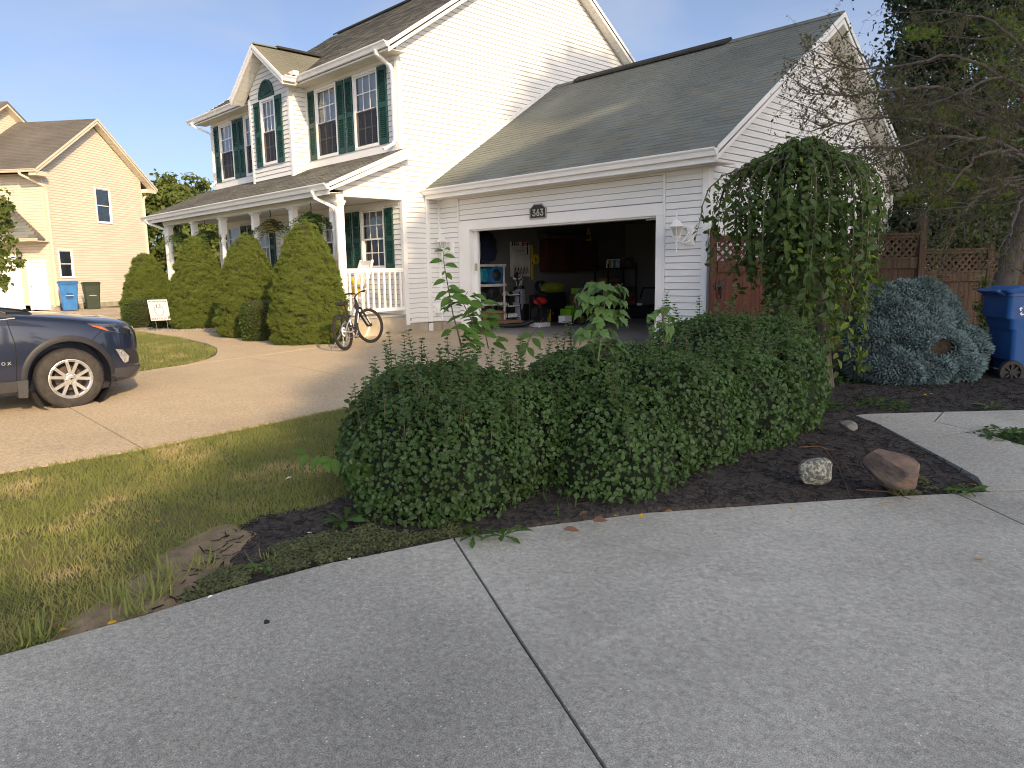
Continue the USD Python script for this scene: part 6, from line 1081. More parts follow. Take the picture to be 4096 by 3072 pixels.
for k, (z0, z1) in enumerate(((GF_ + 0.002, 0.52), (0.53, 0.80), (0.81, 0.98))): TT_.part('drawer_box', MB().bb(-13.2, -12.75 - 0.02 * k, 13.52, 14.26, z0, z1), M_['black'])
TT_.part('latch', MB().bb(-12.749, -12.735, 13.7, 13.76, 0.42, 0.5), M_['steel']); TT_.part('latch', MB().bb(-12.749, -12.735, 14.05, 14.11, 0.42, 0.5), M_['steel'])
lump('jacket', (-12.9, 13.85, 1.10), (0.2, 0.36, 0.12), LJK, 'lime green jacket draped on the black tool box', 'jacket', 12, 0.7, 0.5); lump('black_bag', (-13.05, 13.6, 1.15), (0.12, 0.14, 0.14), M_['black'], 'black bag behind the lime jacket', 'bag', 13)
# backpack blower
BW = Thing('leaf_blower', 'red and black backpack leaf blower with long black tube on the garage floor', 'leaf blower', (-12.2, 12.35, GF_)); bc = np.array([-11.9, 12.35, GF_])
BW.part('base', MB().obox(bc + [0, 0, 0.06], (0.36, 0.34, 0.10)), WH); BW.part('fan_housing', MB().lathe([(0, -0.1), (0.2, -0.09), (0.22, 0), (0.2, 0.09), (0, 0.1)], bc + [0, 0, 0.30], np.array([[0, 0, 1.0], [1, 0, 0], [0, 1, 0]]), 20), M_['black'], smooth=40); BW.part('engine_cover', MB().ball(bc + [0.02, 0, 0.60], (0.14, 0.17, 0.09), 2), mat('red_shell', (0.55, 0.02, 0.015), 0.35), smooth=True); BW.part('harness', MB().bb(bc[0] - 0.20, bc[0] - 0.17, bc[1] - 0.15, bc[1] + 0.15, GF_ + 0.1, GF_ + 0.75), M_['black']); BW.part('strap', MB().tube([bc + [-0.16, 0.1, 0.7], bc + [0.14, 0.14, 0.6], bc + [0.20, 0.12, 0.35], bc + [0.1, 0.1, 0.14]], 0.03, 6), M_['black'], smooth=True); BW.part('strap', MB().tube([bc + [-0.16, -0.1, 0.7], bc + [0.14, -0.16, 0.6], bc + [0.2, -0.14, 0.35], bc + [0.1, -0.1, 0.14]], 0.03, 6), M_['black'], smooth=True)
BW.part('elbow', MB().tube([bc + [0.0, -0.15, 0.25], bc + [0.05, -0.28, 0.16], bc + [-0.1, -0.45, 0.08], bc + [-0.25, -0.6, 0.07]], 0.055, 10), M_['black'], smooth=40); BW.part('blower_tube', MB().tube([bc + [-0.25, -0.6, 0.07], bc + [-0.6, -0.95, 0.06]], [0.055, 0.045], 10).tube([bc + [-0.6, -0.95, 0.06], bc + [-0.72, -1.07, 0.06]], 0.06, 10), M_['black'], smooth=40)
# pressure washer
PW = Thing('pressure_washer', 'lime green pressure washer with coiled hose and green spoked wheel', 'pressure washer', (-11.7, 13.2, GF_)); pc = np.array([-11.75, 13.3, GF_])
PW.part('engine', MB().obox(pc + [0, 0, 0.28], (0.34, 0.42, 0.22)), LIME); PW.part('pump', MB().obox(pc + [0.1, -0.34, 0.16], (0.2, 0.24, 0.16)), WH); PW.part('fuel_tank', MB().ball(pc + [0, 0.02, 0.42], (0.15, 0.2, 0.06), 2), LIME, smooth=True)
RP = np.array([[0, 0, 1.0], [1, 0, 0], [0, 1, 0]]); w = PW.sub('wheel'); wc_ = pc + [0.24, 0.10, 0.125]
PW.part('tyre', MB().lathe([(0.09, -0.025), (0.12, -0.025), (0.125, 0), (0.12, 0.025), (0.09, 0.025), (0.09, -0.025)], wc_, RP, 24), M_['rubber'], w, smooth=40)
for k in range(7): t = 2 * PI * k / 7; PW.part('spoke', MB().bar(wc_ + [0.01, 0.02 * math.cos(t), 0.02 * math.sin(t)], wc_ + [0.01, 0.095 * math.cos(t), 0.095 * math.sin(t)], 0.028, 0.02, up=(1, 0, 0)), LIME, w)
PW.part('push_handle', MB().tube([pc + [-0.18, 0.2, 0.2], pc + [-0.22, 0.25, 0.75], pc + [-0.2, 0.24, 0.84], pc + [0.2, 0.24, 0.84], pc + [0.22, 0.25, 0.75], pc + [0.18, 0.2, 0.2]], 0.018, 8), M_['black'], smooth=True); PW.part('control_panel', MB().obox(pc + [0.0, 0.2, 0.80], (0.3, 0.06, 0.14)), LIME)
for k in range(7): PW.part('hose_loop', MB().tube([pc + [0.12 + 0.012 * k, 0.16 + 0.17 * math.sin(t) * (1 + 0.05 * k), 0.60 + (0.2 + 0.012 * k) * math.cos(t)] for t in np.linspace(0, 2 * PI, 20)], 0.010, 5), mat('grey_hose%d' % k, (0.28, 0.27, 0.25), 0.6), smooth=True)
PW.part('lance', MB().tube([pc + [0.2, -0.2, 0.05], pc + [0.15, -0.05, 0.45], pc + [0.1, 0.1, 0.8]], 0.009, 5), M_['black'])
MW = Thing('lawn_mower', 'red lawn mower beside the pressure washer in the dark garage', 'mower', (-12.3, 14.9, GF_)); mc = np.array([-12.2, 14.9, GF_]); MW.part('deck', MB().ball(mc + [0, 0, 0.2], (0.3, 0.36, 0.1), 2), mat('red_deck', (0.4, 0.02, 0.015), 0.35), smooth=True); MW.part('engine', MB().obox(mc + [0, 0, 0.36], (0.26, 0.26, 0.2)), M_['black']); MW.part('push_bar', MB().tube([mc + [-0.22, 0.2, 0.25], mc + [-0.22, 0.75, 0.95], mc + [0.22, 0.75, 0.95], mc + [0.22, 0.2, 0.25]], 0.015, 6), M_['black'])
for a in (-0.28, 0.28):
    for b in (-0.3, 0.3): MW.part('wheel', MB().lathe([(0.0, -0.02), (0.1, -0.02), (0.1, 0.02), (0, 0.02)], mc + [a, b, 0.1], RP, 18), M_['black'])
YG_ = Thing('battery_charger', 'yellow and black charger on the garage floor near the blower', 'charger', (-12.75, 13.35, GF_)); YG_.part('case', MB().bb(-12.85, -12.6, 13.2, 13.5, GF_ + 0.002, 0.6), M_['black']); YG_.part('front_plate', MB().bb(-12.599, -12.59, 13.22, 13.48, 0.27, 0.57), YEL); YG_.part('handle', MB().tube([(-12.72, 13.22, 0.6), (-12.72, 13.24, 0.7), (-12.72, 13.46, 0.7), (-12.72, 13.48, 0.6)], 0.012, 6), M_['black'])
TJ = Thing('toy_truck', 'black ride on toy truck at the right of the dark garage', 'toy car', (-11.5, 16.2, GF_)); jc = np.array([-11.5, 16.2, GF_]); TJ.part('body', MB().obox(jc + [0, 0, 0.20], (0.6, 1.0, 0.28)), M_['black']); TJ.part('windscreen_frame', MB().tube([jc + [-0.28, -0.1, 0.52], jc + [-0.26, 0.0, 0.8], jc + [0.26, 0.0, 0.8], jc + [0.28, -0.1, 0.52]], 0.025, 6), M_['black']); TJ.part('licence_plate', MB().bb(jc[0] - 0.08, jc[0] + 0.08, jc[1] - 0.515, jc[1] - 0.505, 0.6, 0.66), WH); TJ.part('tail_light', MB().bb(jc[0] - 0.26, jc[0] - 0.16, jc[1] - 0.512, jc[1] - 0.503, 0.66, 0.72), RDP)
for a in (-0.32, 0.32):
    for b in (-0.32, 0.34): TJ.part('wheel', MB().lathe([(0, -0.05), (0.16, -0.05), (0.17, 0), (0.16, 0.05), (0, 0.05)], jc + [a, b, 0.17], RP, 20), M_['rubber'], smooth=40)
BS = Thing('metal_shelf', 'black metal shelf of cleaning bottles at the back of the garage', 'shelf', (-12.95, 16.45, GF_))
for z in (0.5, 1.0, 1.55): BS.part('shelf', MB().bb(-13.2, -12.7, 15.9, 17.2, z, z + 0.025), M_['black'])
for x in (-13.18, -12.72):
    for y in (15.92, 17.18): BS.part('post', MB().bb(x - 0.015, x + 0.015, y - 0.015, y + 0.015, GF_, 1.7), M_['black'])
for k in range(6):
    y = 15.98 + k * 0.1; T = Thing('spray_bottle', '%s spray bottle in the row on top of the black metal shelf' % ('leftmost white', 'yellow', 'third, white', 'teal', 'fifth, white', 'rightmost white')[k], 'bottle', (-12.8, y, 1.576), 'spray bottles on the metal shelf'); T.part('body', MB().lathe([(0, 1.576), (0.035, 1.576), (0.035, 1.72), (0.012, 1.78)], (-12.8, y, 0), seg=10), [WH, YEL, WH, TEAL, WH, WH][k], smooth=40); T.part('trigger', MB().obox((-12.78, y, 1.80), (0.07, 0.02, 0.04)), WH)
for k in range(3): carton(-13.1, -12.85, 16.62 + k * 0.19, 16.78 + k * 0.19, 1.577, 1.8 + 0.04 * k, 'box %s on the black metal shelf' % ('left of three', 'in the middle of three', 'right of three')[k], mat('dim_box%d' % k, (0.16, 0.13 + 0.02 * k, 0.11), 0.8))
carton(-13.1, -12.8, 15.95, 16.5, 1.027, 1.3, 'carton on the middle level of the black metal shelf', KRAFT); carton(-13.1, -12.8, 16.55, 17.1, 0.527, 0.85, 'carton on the lower level of the black metal shelf', KRAFT); carton(-13.1, -12.7, 14.75, 15.25, GF_ + 0.002, 0.9, 'tall carton on the garage floor below the cabinet', KRAFT)
solo('handrail', MB().bar((-9.8, 17.32, 1.9), (-8.6, 17.32, 1.35), 0.04, 0.09), M_['black'], 'dark sloping handrail on the back wall of the garage', 'handrail')

# ---------------------------------------------------------------- hanging ferns
FERN = leaf_mat('fern_frond', (0.07, 0.12, 0.03), (0.15, 0.21, 0.055), 0.3, 0.6, 5.0); FDRY = leaf_mat('dry_fern_frond', (0.06, 0.065, 0.022), (0.14, 0.105, 0.04), 0.2, 0.7, 5.0)
def fern(c, seed, m, label, n=52, R=0.48):
    g = np.random.default_rng(seed); c = np.asarray(c, float); T = Thing('hanging_fern', label, 'fern', c)
    T.part('basket', MB().lathe([(0.0, -0.16), (0.09, -0.155), (0.14, -0.02), (0.15, 0.0), (0.0, 0.0)], c, None, 16), M_['black'], smooth=40)
    for k in range(3): t = 2 * PI * k / 3; T.part('hanger_wire', MB().tube([c + [0.14 * math.cos(t), 0.14 * math.sin(t), 0], c + [0, 0, 0.20]], 0.004, 4), M_['black'])
    T.part('hook', MB().tube([c + [0, 0, 0.20], c + [0.03, 0, 0.26], c + [0, 0, 0.31], c + [0, 0, 0.36]], 0.010, 6), M_['black'])
    for k in range(n):
        a = 2 * PI * (k + g.uniform()) / n; e = g.uniform(0.1, 1.5); L = R * g.uniform(0.6, 1.45); d = np.array([math.cos(a), math.sin(a), 0]); s = np.array([-d[1], d[0], 0]); P = []
        for t in np.linspace(0, 1, 12): P.append(c + d * L * (math.cos(e) * t + 0.25 * t * t) + np.array([0, 0, L * (math.sin(e) * t * 1.1 - (0.75 + 0.75 * math.sin(e) * g.uniform(0.6, 1.2)) * t * t)]))
        P = np.array(P); q = MB().tube(P, np.linspace(0.003, 0.0012, 12), 3, False); tg = unit(np.gradient(P, axis=0)); i = np.repeat(np.arange(1, 12), 2); sg_ = np.tile([1, -1], 11); w = 0.062 * np.sin(PI * np.clip((i + 1.5) / 13.5, 0, 1)) ** 0.7
        q.scatter(LEAF_DIAMOND, P[i], s * sg_[:, None] + tg[i] * 0.5 + g.normal(size=(22, 3)) * 0.12, np.cross(tg[i], s), w * 1.0); T.part('frond', q, m)
fern((-14.34, 7.95, 2.68), 1, FERN, 'lush green hanging fern nearest the porch corner column', 62, 0.52)
fern((-16.21, 7.95, 2.66), 2, FDRY, 'half dried brownish hanging fern second from the porch corner', 60, 0.48)
fern((-20.03, 7.95, 2.64), 3, FERN, 'dark hanging fern third from the porch corner'); fern((-21.91, 7.95, 2.64), 4, FERN, 'hanging fern at the far left end of the porch')

# ---------------------------------------------------------------- cone shrubs and clipped boxwoods
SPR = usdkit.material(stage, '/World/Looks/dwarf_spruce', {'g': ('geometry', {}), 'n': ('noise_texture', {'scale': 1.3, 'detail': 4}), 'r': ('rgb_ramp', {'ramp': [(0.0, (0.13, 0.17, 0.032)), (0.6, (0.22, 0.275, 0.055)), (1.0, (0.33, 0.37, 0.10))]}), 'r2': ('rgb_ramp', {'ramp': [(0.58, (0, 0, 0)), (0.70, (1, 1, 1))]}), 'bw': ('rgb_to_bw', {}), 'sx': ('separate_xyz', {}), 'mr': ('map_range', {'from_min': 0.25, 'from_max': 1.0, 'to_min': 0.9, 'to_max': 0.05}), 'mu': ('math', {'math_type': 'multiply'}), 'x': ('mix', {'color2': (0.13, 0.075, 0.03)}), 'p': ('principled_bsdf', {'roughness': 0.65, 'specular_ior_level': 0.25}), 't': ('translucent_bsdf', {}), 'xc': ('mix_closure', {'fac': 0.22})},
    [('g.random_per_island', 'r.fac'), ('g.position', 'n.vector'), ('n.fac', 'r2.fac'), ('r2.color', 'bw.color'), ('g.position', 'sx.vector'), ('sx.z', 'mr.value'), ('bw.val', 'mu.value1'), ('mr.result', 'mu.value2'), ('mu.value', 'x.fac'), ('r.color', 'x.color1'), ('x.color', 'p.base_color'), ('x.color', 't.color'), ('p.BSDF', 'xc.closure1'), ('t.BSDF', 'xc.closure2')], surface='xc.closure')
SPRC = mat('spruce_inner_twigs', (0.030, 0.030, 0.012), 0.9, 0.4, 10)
a_ = np.linspace(0, 2 * PI, 6)[:-1]; TUFT = MB()
for k in range(6):
    t = 2 * PI * k / 6; e = 0.5 if k % 2 else 0.85; d = np.array([math.cos(t) * math.cos(e), math.sin(e), math.sin(t) * math.cos(e)]); s = np.array([-math.sin(t), 0, math.cos(t)]) * 0.10
    TUFT.add([-s * 0.6, s * 0.6, d * 0.62 + s, d], [[0, 1, 2], [2, 3, 0]])
TUFT.add([[-0.1, 0, 0], [0.1, 0, 0], [0, 1.1, 0.02]], [[0, 1, 2]]); TUFT = TUFT.mesh()
def bell(t, top=0.16):                                                  # silhouette of the cone shrubs, t from the ground up
    return np.interp(t, [0, 0.04, 0.12, 0.25, 0.40, 0.55, 0.70, 0.82, 0.91, 0.97, 1.0], [0.80, 0.93, 1.0, 0.99, 0.93, 0.82, 0.66, 0.50, 0.36, 0.22, 0.02])
def shrub(name, label, cat, base, R, Hh, seed, prof=bell, n=11000, size=0.05, tuft=None, m=None, lumps=0.16, core=None, group=None, zs=(1, 1)):
    g = np.random.default_rng(seed); base = np.asarray(base, float); T = Thing(name, label, cat, base, group)
    def surf(th, t, pull=1.0):
        r = R * prof(t); p = np.stack([r * np.cos(th) * zs[0], r * np.sin(th) * zs[1], t * Hh], -1)
        q = p / R; l = meshkit.fbm(q * np.array([1.6, 1.6, 3.4]) + seed * 7.3, 3, seed) - 0.5; f = np.abs(meshkit.noise(q * np.array([1.1, 1.1, 3.0]) + seed, seed + 9) - 0.5) * 2
        k = 1 + lumps * 1.6 * l - lumps * 0.55 * np.clip(0.16 - f, 0, 1) / 0.16 * (t < 0.75); return p * np.c_[k * pull, k * pull, np.full(len(k), 1.0 if pull == 1 else 0.985)]
    nt, nz = 72, 60; th, tt = np.meshgrid(np.linspace(0, 2 * PI, nt + 1)[:-1], np.linspace(0, 1, nz), indexing='xy'); v = surf(th.ravel(), tt.ravel(), 0.93); i, j = np.meshgrid(np.arange(nz - 1), np.arange(nt), indexing='ij'); k = (j + 1) % nt
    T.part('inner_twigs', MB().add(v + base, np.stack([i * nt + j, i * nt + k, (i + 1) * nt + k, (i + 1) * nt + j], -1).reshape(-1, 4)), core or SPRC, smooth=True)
    t = []; 
    while len(t) < n: x = g.uniform(0, 1, n); t += list(x[g.uniform(0, 1, n) < np.maximum(prof(x), 0.12)])
    t = np.array(t[:n]); th = g.uniform(0, 2 * PI, n); p = surf(th, t, 1.0); e = 1e-3; nrm = np.cross(surf(th + e, t) - p, surf(th, np.minimum(t + e, 1)) - p); bad = np.linalg.norm(nrm, axis=1) < 1e-12; nrm[bad] = [0, 0, 1]; nrm = unit(nrm); p -= nrm * (g.uniform(0.2, 1.0, n) ** 2 * 0.05)[:, None]
    if size > 0.05: cl = meshkit.noise((p + base) * 9.0, seed) * 0.6 + meshkit.noise((p + base) * 21.0, seed + 1) * 0.4; p += nrm * ((cl - 0.58) * 0.20)[:, None]; kp = g.uniform(0, 1, n) < np.clip((cl - 0.27) / 0.14, 0.03, 1); p, nrm, t = p[kp], nrm[kp], t[kp]; n = len(p)
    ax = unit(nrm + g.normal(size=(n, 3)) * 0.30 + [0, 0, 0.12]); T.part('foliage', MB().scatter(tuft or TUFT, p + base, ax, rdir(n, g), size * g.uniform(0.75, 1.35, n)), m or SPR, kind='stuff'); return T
for k, (x, y, R, Hh, lb) in enumerate(((-13.50, 7.32, 0.77, 2.42, 'nearest cone shaped dwarf spruce, just behind the bicycle'), (-16.25, 7.34, 0.76, 2.30, 'cone shaped dwarf spruce second from the bicycle'), (-19.75, 7.55, 0.76, 2.38, 'cone shaped dwarf spruce right behind the yard sign'), (-22.6, 7.2, 0.72, 2.05, 'farthest cone shaped dwarf spruce, nearest the tan house'))):
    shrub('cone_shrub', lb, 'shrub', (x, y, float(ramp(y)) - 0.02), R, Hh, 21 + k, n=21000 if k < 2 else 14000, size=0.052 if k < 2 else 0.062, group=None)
BOXM = leaf_mat('boxwood', (0.06, 0.095, 0.018), (0.12, 0.17, 0.03), 0.2, 0.55, 2.0)
rbox = lambda t: np.interp(t, [0, 0.06, 0.5, 0.85, 0.96, 1.0], [0.80, 0.93, 1.0, 0.93, 0.70, 0.02])
for x, y, R, Hh, lb in ((-14.95, 6.98, 0.42, 0.86, 'small clipped boxwood between the two nearest cone shrubs'), (-21.9, 6.95, 0.62, 0.80, 'clipped boxwood left of the yard sign at the far cone shrub'), (-20.7, 7.0, 0.36, 0.72, 'clipped boxwood partly behind the yard sign')):
    shrub('boxwood', lb, 'shrub', (x, y, float(ramp(y)) - 0.02), R, Hh, int(-x * 10), prof=rbox, n=5000, size=0.042, tuft=LEAF_OVAL, m=BOXM, lumps=0.06, core=SPRC)

# ---------------------------------------------------------------- dwarf blue spruce (mounds of blue needles)
BSP = leaf_mat('blue_needles', (0.12, 0.175, 0.175), (0.30, 0.39, 0.385), 0.1, 0.6, 3.0, odd=(0.17, 0.20, 0.12), odd_at=0.95); BSC = mat('dead_needles', (0.035, 0.026, 0.016), 0.9, 0.4, 18)
NEED = MB()
for k in range(16):                                                     # a knob of stubby blue shoots
    t = 2.4 * k; zc = 1 - (k + 0.5) / 16 * 0.95; sr = math.sqrt(1 - zc * zc); d = np.array([math.cos(t) * sr, zc, math.sin(t) * sr]); s = unit(np.cross(d, [0.3, 0.2, 0.9])); r = np.cross(d, s); w = 0.15
    b = d * 0.45; NEED.add([b + s * w, b - s * w * 0.5 + r * w * 0.87, b - s * w * 0.5 - r * w * 0.87, d * 0.85 + s * w * 0.6, d * 0.85 - s * w * 0.6, d * 1.0], [[0, 1, 3], [1, 2, 4], [1, 4, 3], [2, 0, 3], [2, 3, 4], [3, 4, 5]])
NEED = NEED.mesh()
bs0 = at(1985, 818, 8.75); BT = Thing('blue_spruce', 'low mounded dwarf blue spruce in front of the weathered fence', 'shrub', (bs0[0], bs0[1], 0.16)); g = np.random.default_rng(77)
mounds = []
for vx, vy, dep, r in ((1905, 660, 9.0, 0.30), (1960, 655, 9.05, 0.34), (2010, 665, 9.1, 0.30), (1880, 700, 8.9, 0.30), (1935, 700, 8.75, 0.36), (1990, 705, 8.8, 0.36), (2030, 690, 9.0, 0.26), (1900, 745, 8.6, 0.34), (1960, 750, 8.5, 0.40), (2025, 758, 8.55, 0.36), (2075, 752, 8.75, 0.30), (2090, 735, 8.9, 0.22), (1880, 785, 8.5, 0.28), (1935, 790, 8.35, 0.32), (1995, 790, 8.4, 0.30), (2060, 790, 8.5, 0.28), (2090, 775, 8.7, 0.22), (1960, 720, 9.2, 0.45), (2020, 770, 9.0, 0.4), (1900, 770, 8.9, 0.4), (2005, 640, 9.1, 0.22), (1985, 636, 9.05, 0.22), (1870, 735, 8.7, 0.26)): mounds.append((at(vx, vy, dep), r))
core = MB()
for c, r in mounds: core.ball(c, (r * 0.80, r * 0.80, r * 0.68), 2)
BT.part('inner_branches', core, BSC)
pos, nr = [], []
for c, r in mounds:
    n = int(4300 * r * r / 0.1 * 0.62); d = rdir(n, g); p = c + d * [r, r, r * 0.86] * (1 + 0.45 * (meshkit.fbm(d * 3.2 + c * 5, 3, 3)[:, None] - 0.5)); keep = np.ones(n, bool)
    for c2, r2 in mounds:
        if c2 is not c: keep &= (((p - c2) / [r2, r2, r2 * 0.86]) ** 2).sum(1) > 0.86
    keep &= p[:, 2] > 0.22; pos.append(p[keep]); nr.append(d[keep])
pos, nr = np.vstack(pos), np.vstack(nr); n = len(pos)
order = g.permutation(len(pos)); from scipy.spatial import cKDTree
tr_ = cKDTree(pos); dead = np.zeros(len(pos), bool); keep = []
for i in order:
    if not dead[i]: keep.append(i); dead[tr_.query_ball_point(pos[i], 0.052)] = True
pos, nr = pos[keep], nr[keep]; n = len(pos); j_ = meshkit.noise(pos * 5.0, 5); gone = (meshkit.noise(pos * 3.1, 8) > 0.80) & (pos[:, 2] < 0.75); pos, nr, j_ = pos[~gone], nr[~gone], j_[~gone]; n = len(pos); pos = pos - nr * 0.05 + nr * ((j_ - 0.5) * 0.10)[:, None]
BT.part('needles', MB().scatter(NEED, pos, unit(nr + [0, 0, 0.35] + g.normal(size=(n, 3)) * 0.2), rdir(n, g), g.uniform(0.07, 0.10, n)), BSP, kind='stuff')
# ---------------------------------------------------------------- the big hedge shrubs in front
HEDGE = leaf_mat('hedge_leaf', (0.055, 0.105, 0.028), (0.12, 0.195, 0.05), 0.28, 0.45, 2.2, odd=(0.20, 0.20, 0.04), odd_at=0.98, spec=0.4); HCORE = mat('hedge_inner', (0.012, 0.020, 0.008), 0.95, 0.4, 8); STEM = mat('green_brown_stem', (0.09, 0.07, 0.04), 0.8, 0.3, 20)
def leafy(T, pts, nrm, g, size, m, shape=LEAF_ROUND, singles=0, droop=0.35, name='leaf', jit=0.55):
    n = len(pts); z = unit(nrm * 0.85 + [0, 0, 0.45] + g.normal(size=(n, 3)) * jit); y = unit(np.cross(z, rdir(n, g)) + np.array([0, 0, -droop])); s = size * g.uniform(0.55, 1.25, n)
    app = s / np.linalg.norm(pts - EYE, axis=1) * (0.3 + np.clip((nrm * unit(EYE - pts)).sum(1), 0, 1)); o = np.argsort(-app); one = o[:singles]; rest = o[singles:]
    for i in one: T.part(name, MB().scatter(shape, pts[i:i + 1], y[i:i + 1], z[i:i + 1], s[i:i + 1]), m)
    T.part('foliage', MB().scatter(shape, pts[rest], y[rest], z[rest], s[rest]), m, kind='stuff')
def hedge(label, blobs, n, size, seed, singles, sprigs):
    g = np.random.default_rng(seed); c0 = np.mean([b[0] for b in blobs], axis=0); T = Thing('hedge_shrub', label, 'shrub', (c0[0], c0[1], 0.08)); core = MB(); P, N = [], []
    for c, r in blobs:
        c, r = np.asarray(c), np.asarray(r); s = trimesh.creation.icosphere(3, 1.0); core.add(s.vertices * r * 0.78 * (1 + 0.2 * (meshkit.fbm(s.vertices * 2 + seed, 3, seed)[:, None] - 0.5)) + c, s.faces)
        k = int(n * (r[0] * r[2] + r[1] * r[2] + r[0] * r[1]) / sum(b[1][0] * b[1][2] + b[1][1] * b[1][2] + b[1][0] * b[1][1] for b in blobs)); d = rdir(k, g); d[:, 2] = np.where(d[:, 2] < -0.8, -d[:, 2], d[:, 2])
        sq = np.sign(d) * np.abs(d) ** 0.82; sq /= np.maximum(np.linalg.norm(sq, axis=1, keepdims=True), 1e-6) ** 0.7; rr = 1 + 0.30 * (meshkit.fbm(sq * 2.6 + c * 1.7, 4, seed)[:, None] - 0.5); p = c + sq * r * rr * (1 - 0.20 * g.uniform(0, 1, (k, 1)) ** 2.2); keep = p[:, 2] > bed(p[:, 0], p[:, 1]) + 0.03
        for c2, r2 in blobs:
            if c2 is not c and not np.allclose(c2, c): keep &= (((p - c2) / r2) ** 2).sum(1) > 0.72
        P.append(p[keep]); N.append(unit(d / r)[keep])
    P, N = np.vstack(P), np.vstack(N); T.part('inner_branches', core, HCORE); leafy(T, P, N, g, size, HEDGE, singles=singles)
    up = np.where((N[:, 2] > 0.35))[0]; pick = g.choice(up, sprigs)
    for i in pick:
        b = P[i]; h = g.uniform(0.08, 0.30); tip = b + [g.normal() * 0.04, g.normal() * 0.04, h]; q = MB().tube([b - [0, 0, 0.05], (b + tip) / 2 + rdir(1, g)[0] * 0.01, tip], [0.003, 0.0025, 0.0015], 4, False); T.part('sprig_stem', q, STEM)
        m_ = max(3, int(h / 0.028)); t = np.repeat(np.linspace(0.25, 1.0, m_), 2); pp = b + (tip - b) * t[:, None]; a = g.uniform(0, PI) + np.repeat(np.arange(m_) * 1.57, 2) + np.tile([0, PI], m_); dd = np.stack([np.cos(a), np.sin(a), 0.45 + 0.0 * a], -1)
        T.part('sprig_leaves', MB().scatter(LEAF_ROUND, pp, dd, np.tile([0, 0, 1.0], (len(pp), 1)) + g.normal(size=(len(pp), 3)) * 0.3, g.uniform(0.036, 0.056, len(pp)) * (1.15 - 0.5 * t)), HEDGE)
def G(vx, vy, dep, r): return (at(vx, vy, dep), np.array(r))
hedge('rounded green hedge shrub at the left end of the mulch bed', [G(960, 1000, 4.85, (0.62, 0.62, 0.50)), G(860, 965, 5.1, (0.42, 0.42, 0.36)), G(1070, 960, 5.1, (0.55, 0.55, 0.50)), G(950, 890, 5.35, (0.62, 0.62, 0.36))], 34000, 0.034, 31, 150, 90)
hedge('dark green hedge shrub in the middle of the mulch bed', [G(1330, 985, 5.0, (0.52, 0.52, 0.48)), G(1250, 890, 5.5, (0.6, 0.6, 0.46)), G(1440, 905, 5.45, (0.60, 0.60, 0.50)), G(1340, 840, 5.8, (0.62, 0.62, 0.36))], 34000, 0.034, 32, 150, 46)
hedge('tallest hedge shrub, nearest the weeping tree', [G(1580, 880, 5.9, (0.55, 0.55, 0.50)), G(1660, 850, 6.3, (0.48, 0.48, 0.52)), G(1560, 780, 6.5, (0.66, 0.66, 0.42)), G(1655, 775, 6.9, (0.5, 0.5, 0.42))], 26000, 0.036, 33, 60, 50)

# ---------------------------------------------------------------- saplings that grew through the hedge
ELM = leaf_mat('elm_leaf', (0.085, 0.17, 0.03), (0.16, 0.27, 0.06), 0.4, 0.5, 3.0); MAPL = leaf_mat('box_elder_leaf', (0.11, 0.20, 0.06), (0.19, 0.30, 0.10), 0.4, 0.5, 3.0)
LOBED = leaf_shape([0, 0.16, 0.34, 0.46, 0.58, 0.72, 1.0], [0, 0.20, 0.36, 0.24, 0.27, 0.13, 0], 0.25, 0.30)
def one_leaf(T, m, base, axis, nrm, s, shape=LEAF_BIG, name='leaf'): T.part(name, MB().scatter(shape, [base], np.array([axis]), np.array([nrm]), [s]), m, smooth=True)
g = np.random.default_rng(41); ES = Thing('elm_sapling', 'thin elm sapling with toothed leaves rising from the left hedge shrub', 'sapling', at(1010, 860, 5.25)); ed = 5.25
zr = lambda x, y: ((1550 + x / 3.318) / K, (900 + y / 3.318) / K)
st1 = [at(*zr(x, y), ed) for x, y in ((985, 1640), (930, 1400), (870, 1190), (830, 970), (790, 740), (757, 560), (742, 440), (738, 350))]; ES.part('stem', MB().tube(st1, [0.007, 0.006, 0.005, 0.0045, 0.004, 0.003, 0.0025, 0.002], 6), STEM, smooth=True)
st2 = [at(*zr(x, y), ed + 0.12) for x, y in ((1230, 1640), (1190, 1450), (1110, 1250), (1010, 1050), (1020, 950), (1070, 880))]; ES.part('stem', MB().tube(st2, [0.006, 0.005, 0.004, 0.0035, 0.003, 0.002], 6), STEM, smooth=True)
st3 = [at(*zr(x, y), ed + 0.25) for x, y in ((1340, 1640), (1300, 1450), (1270, 1300), (1240, 1160), (1180, 1050))]; ES.part('stem', MB().tube(st3, [0.005, 0.004, 0.0035, 0.003, 0.002], 6), STEM, smooth=True)
for bx, by, tx_, ty in ((738, 345, 612, 325), (738, 330, 815, 292), (742, 410, 905, 402), (738, 480, 555, 467), (757, 535, 915, 520), (760, 610, 722, 665), (775, 640, 850, 700), (772, 735, 598, 770), (808, 810, 985, 858), (800, 890, 607, 965), (830, 960, 700, 1060), (840, 960, 1120, 970)):
    a, b = at(*zr(bx, by), ed), at(*zr(tx_, ty), ed - 0.03 + g.uniform(-0.05, 0.05)); one_leaf(ES, ELM, a, b - a, np.array([0, 0, 1.0]) + RIGHT * g.uniform(-0.3, 0.3) - FWD * 0.9, np.linalg.norm(b - a))
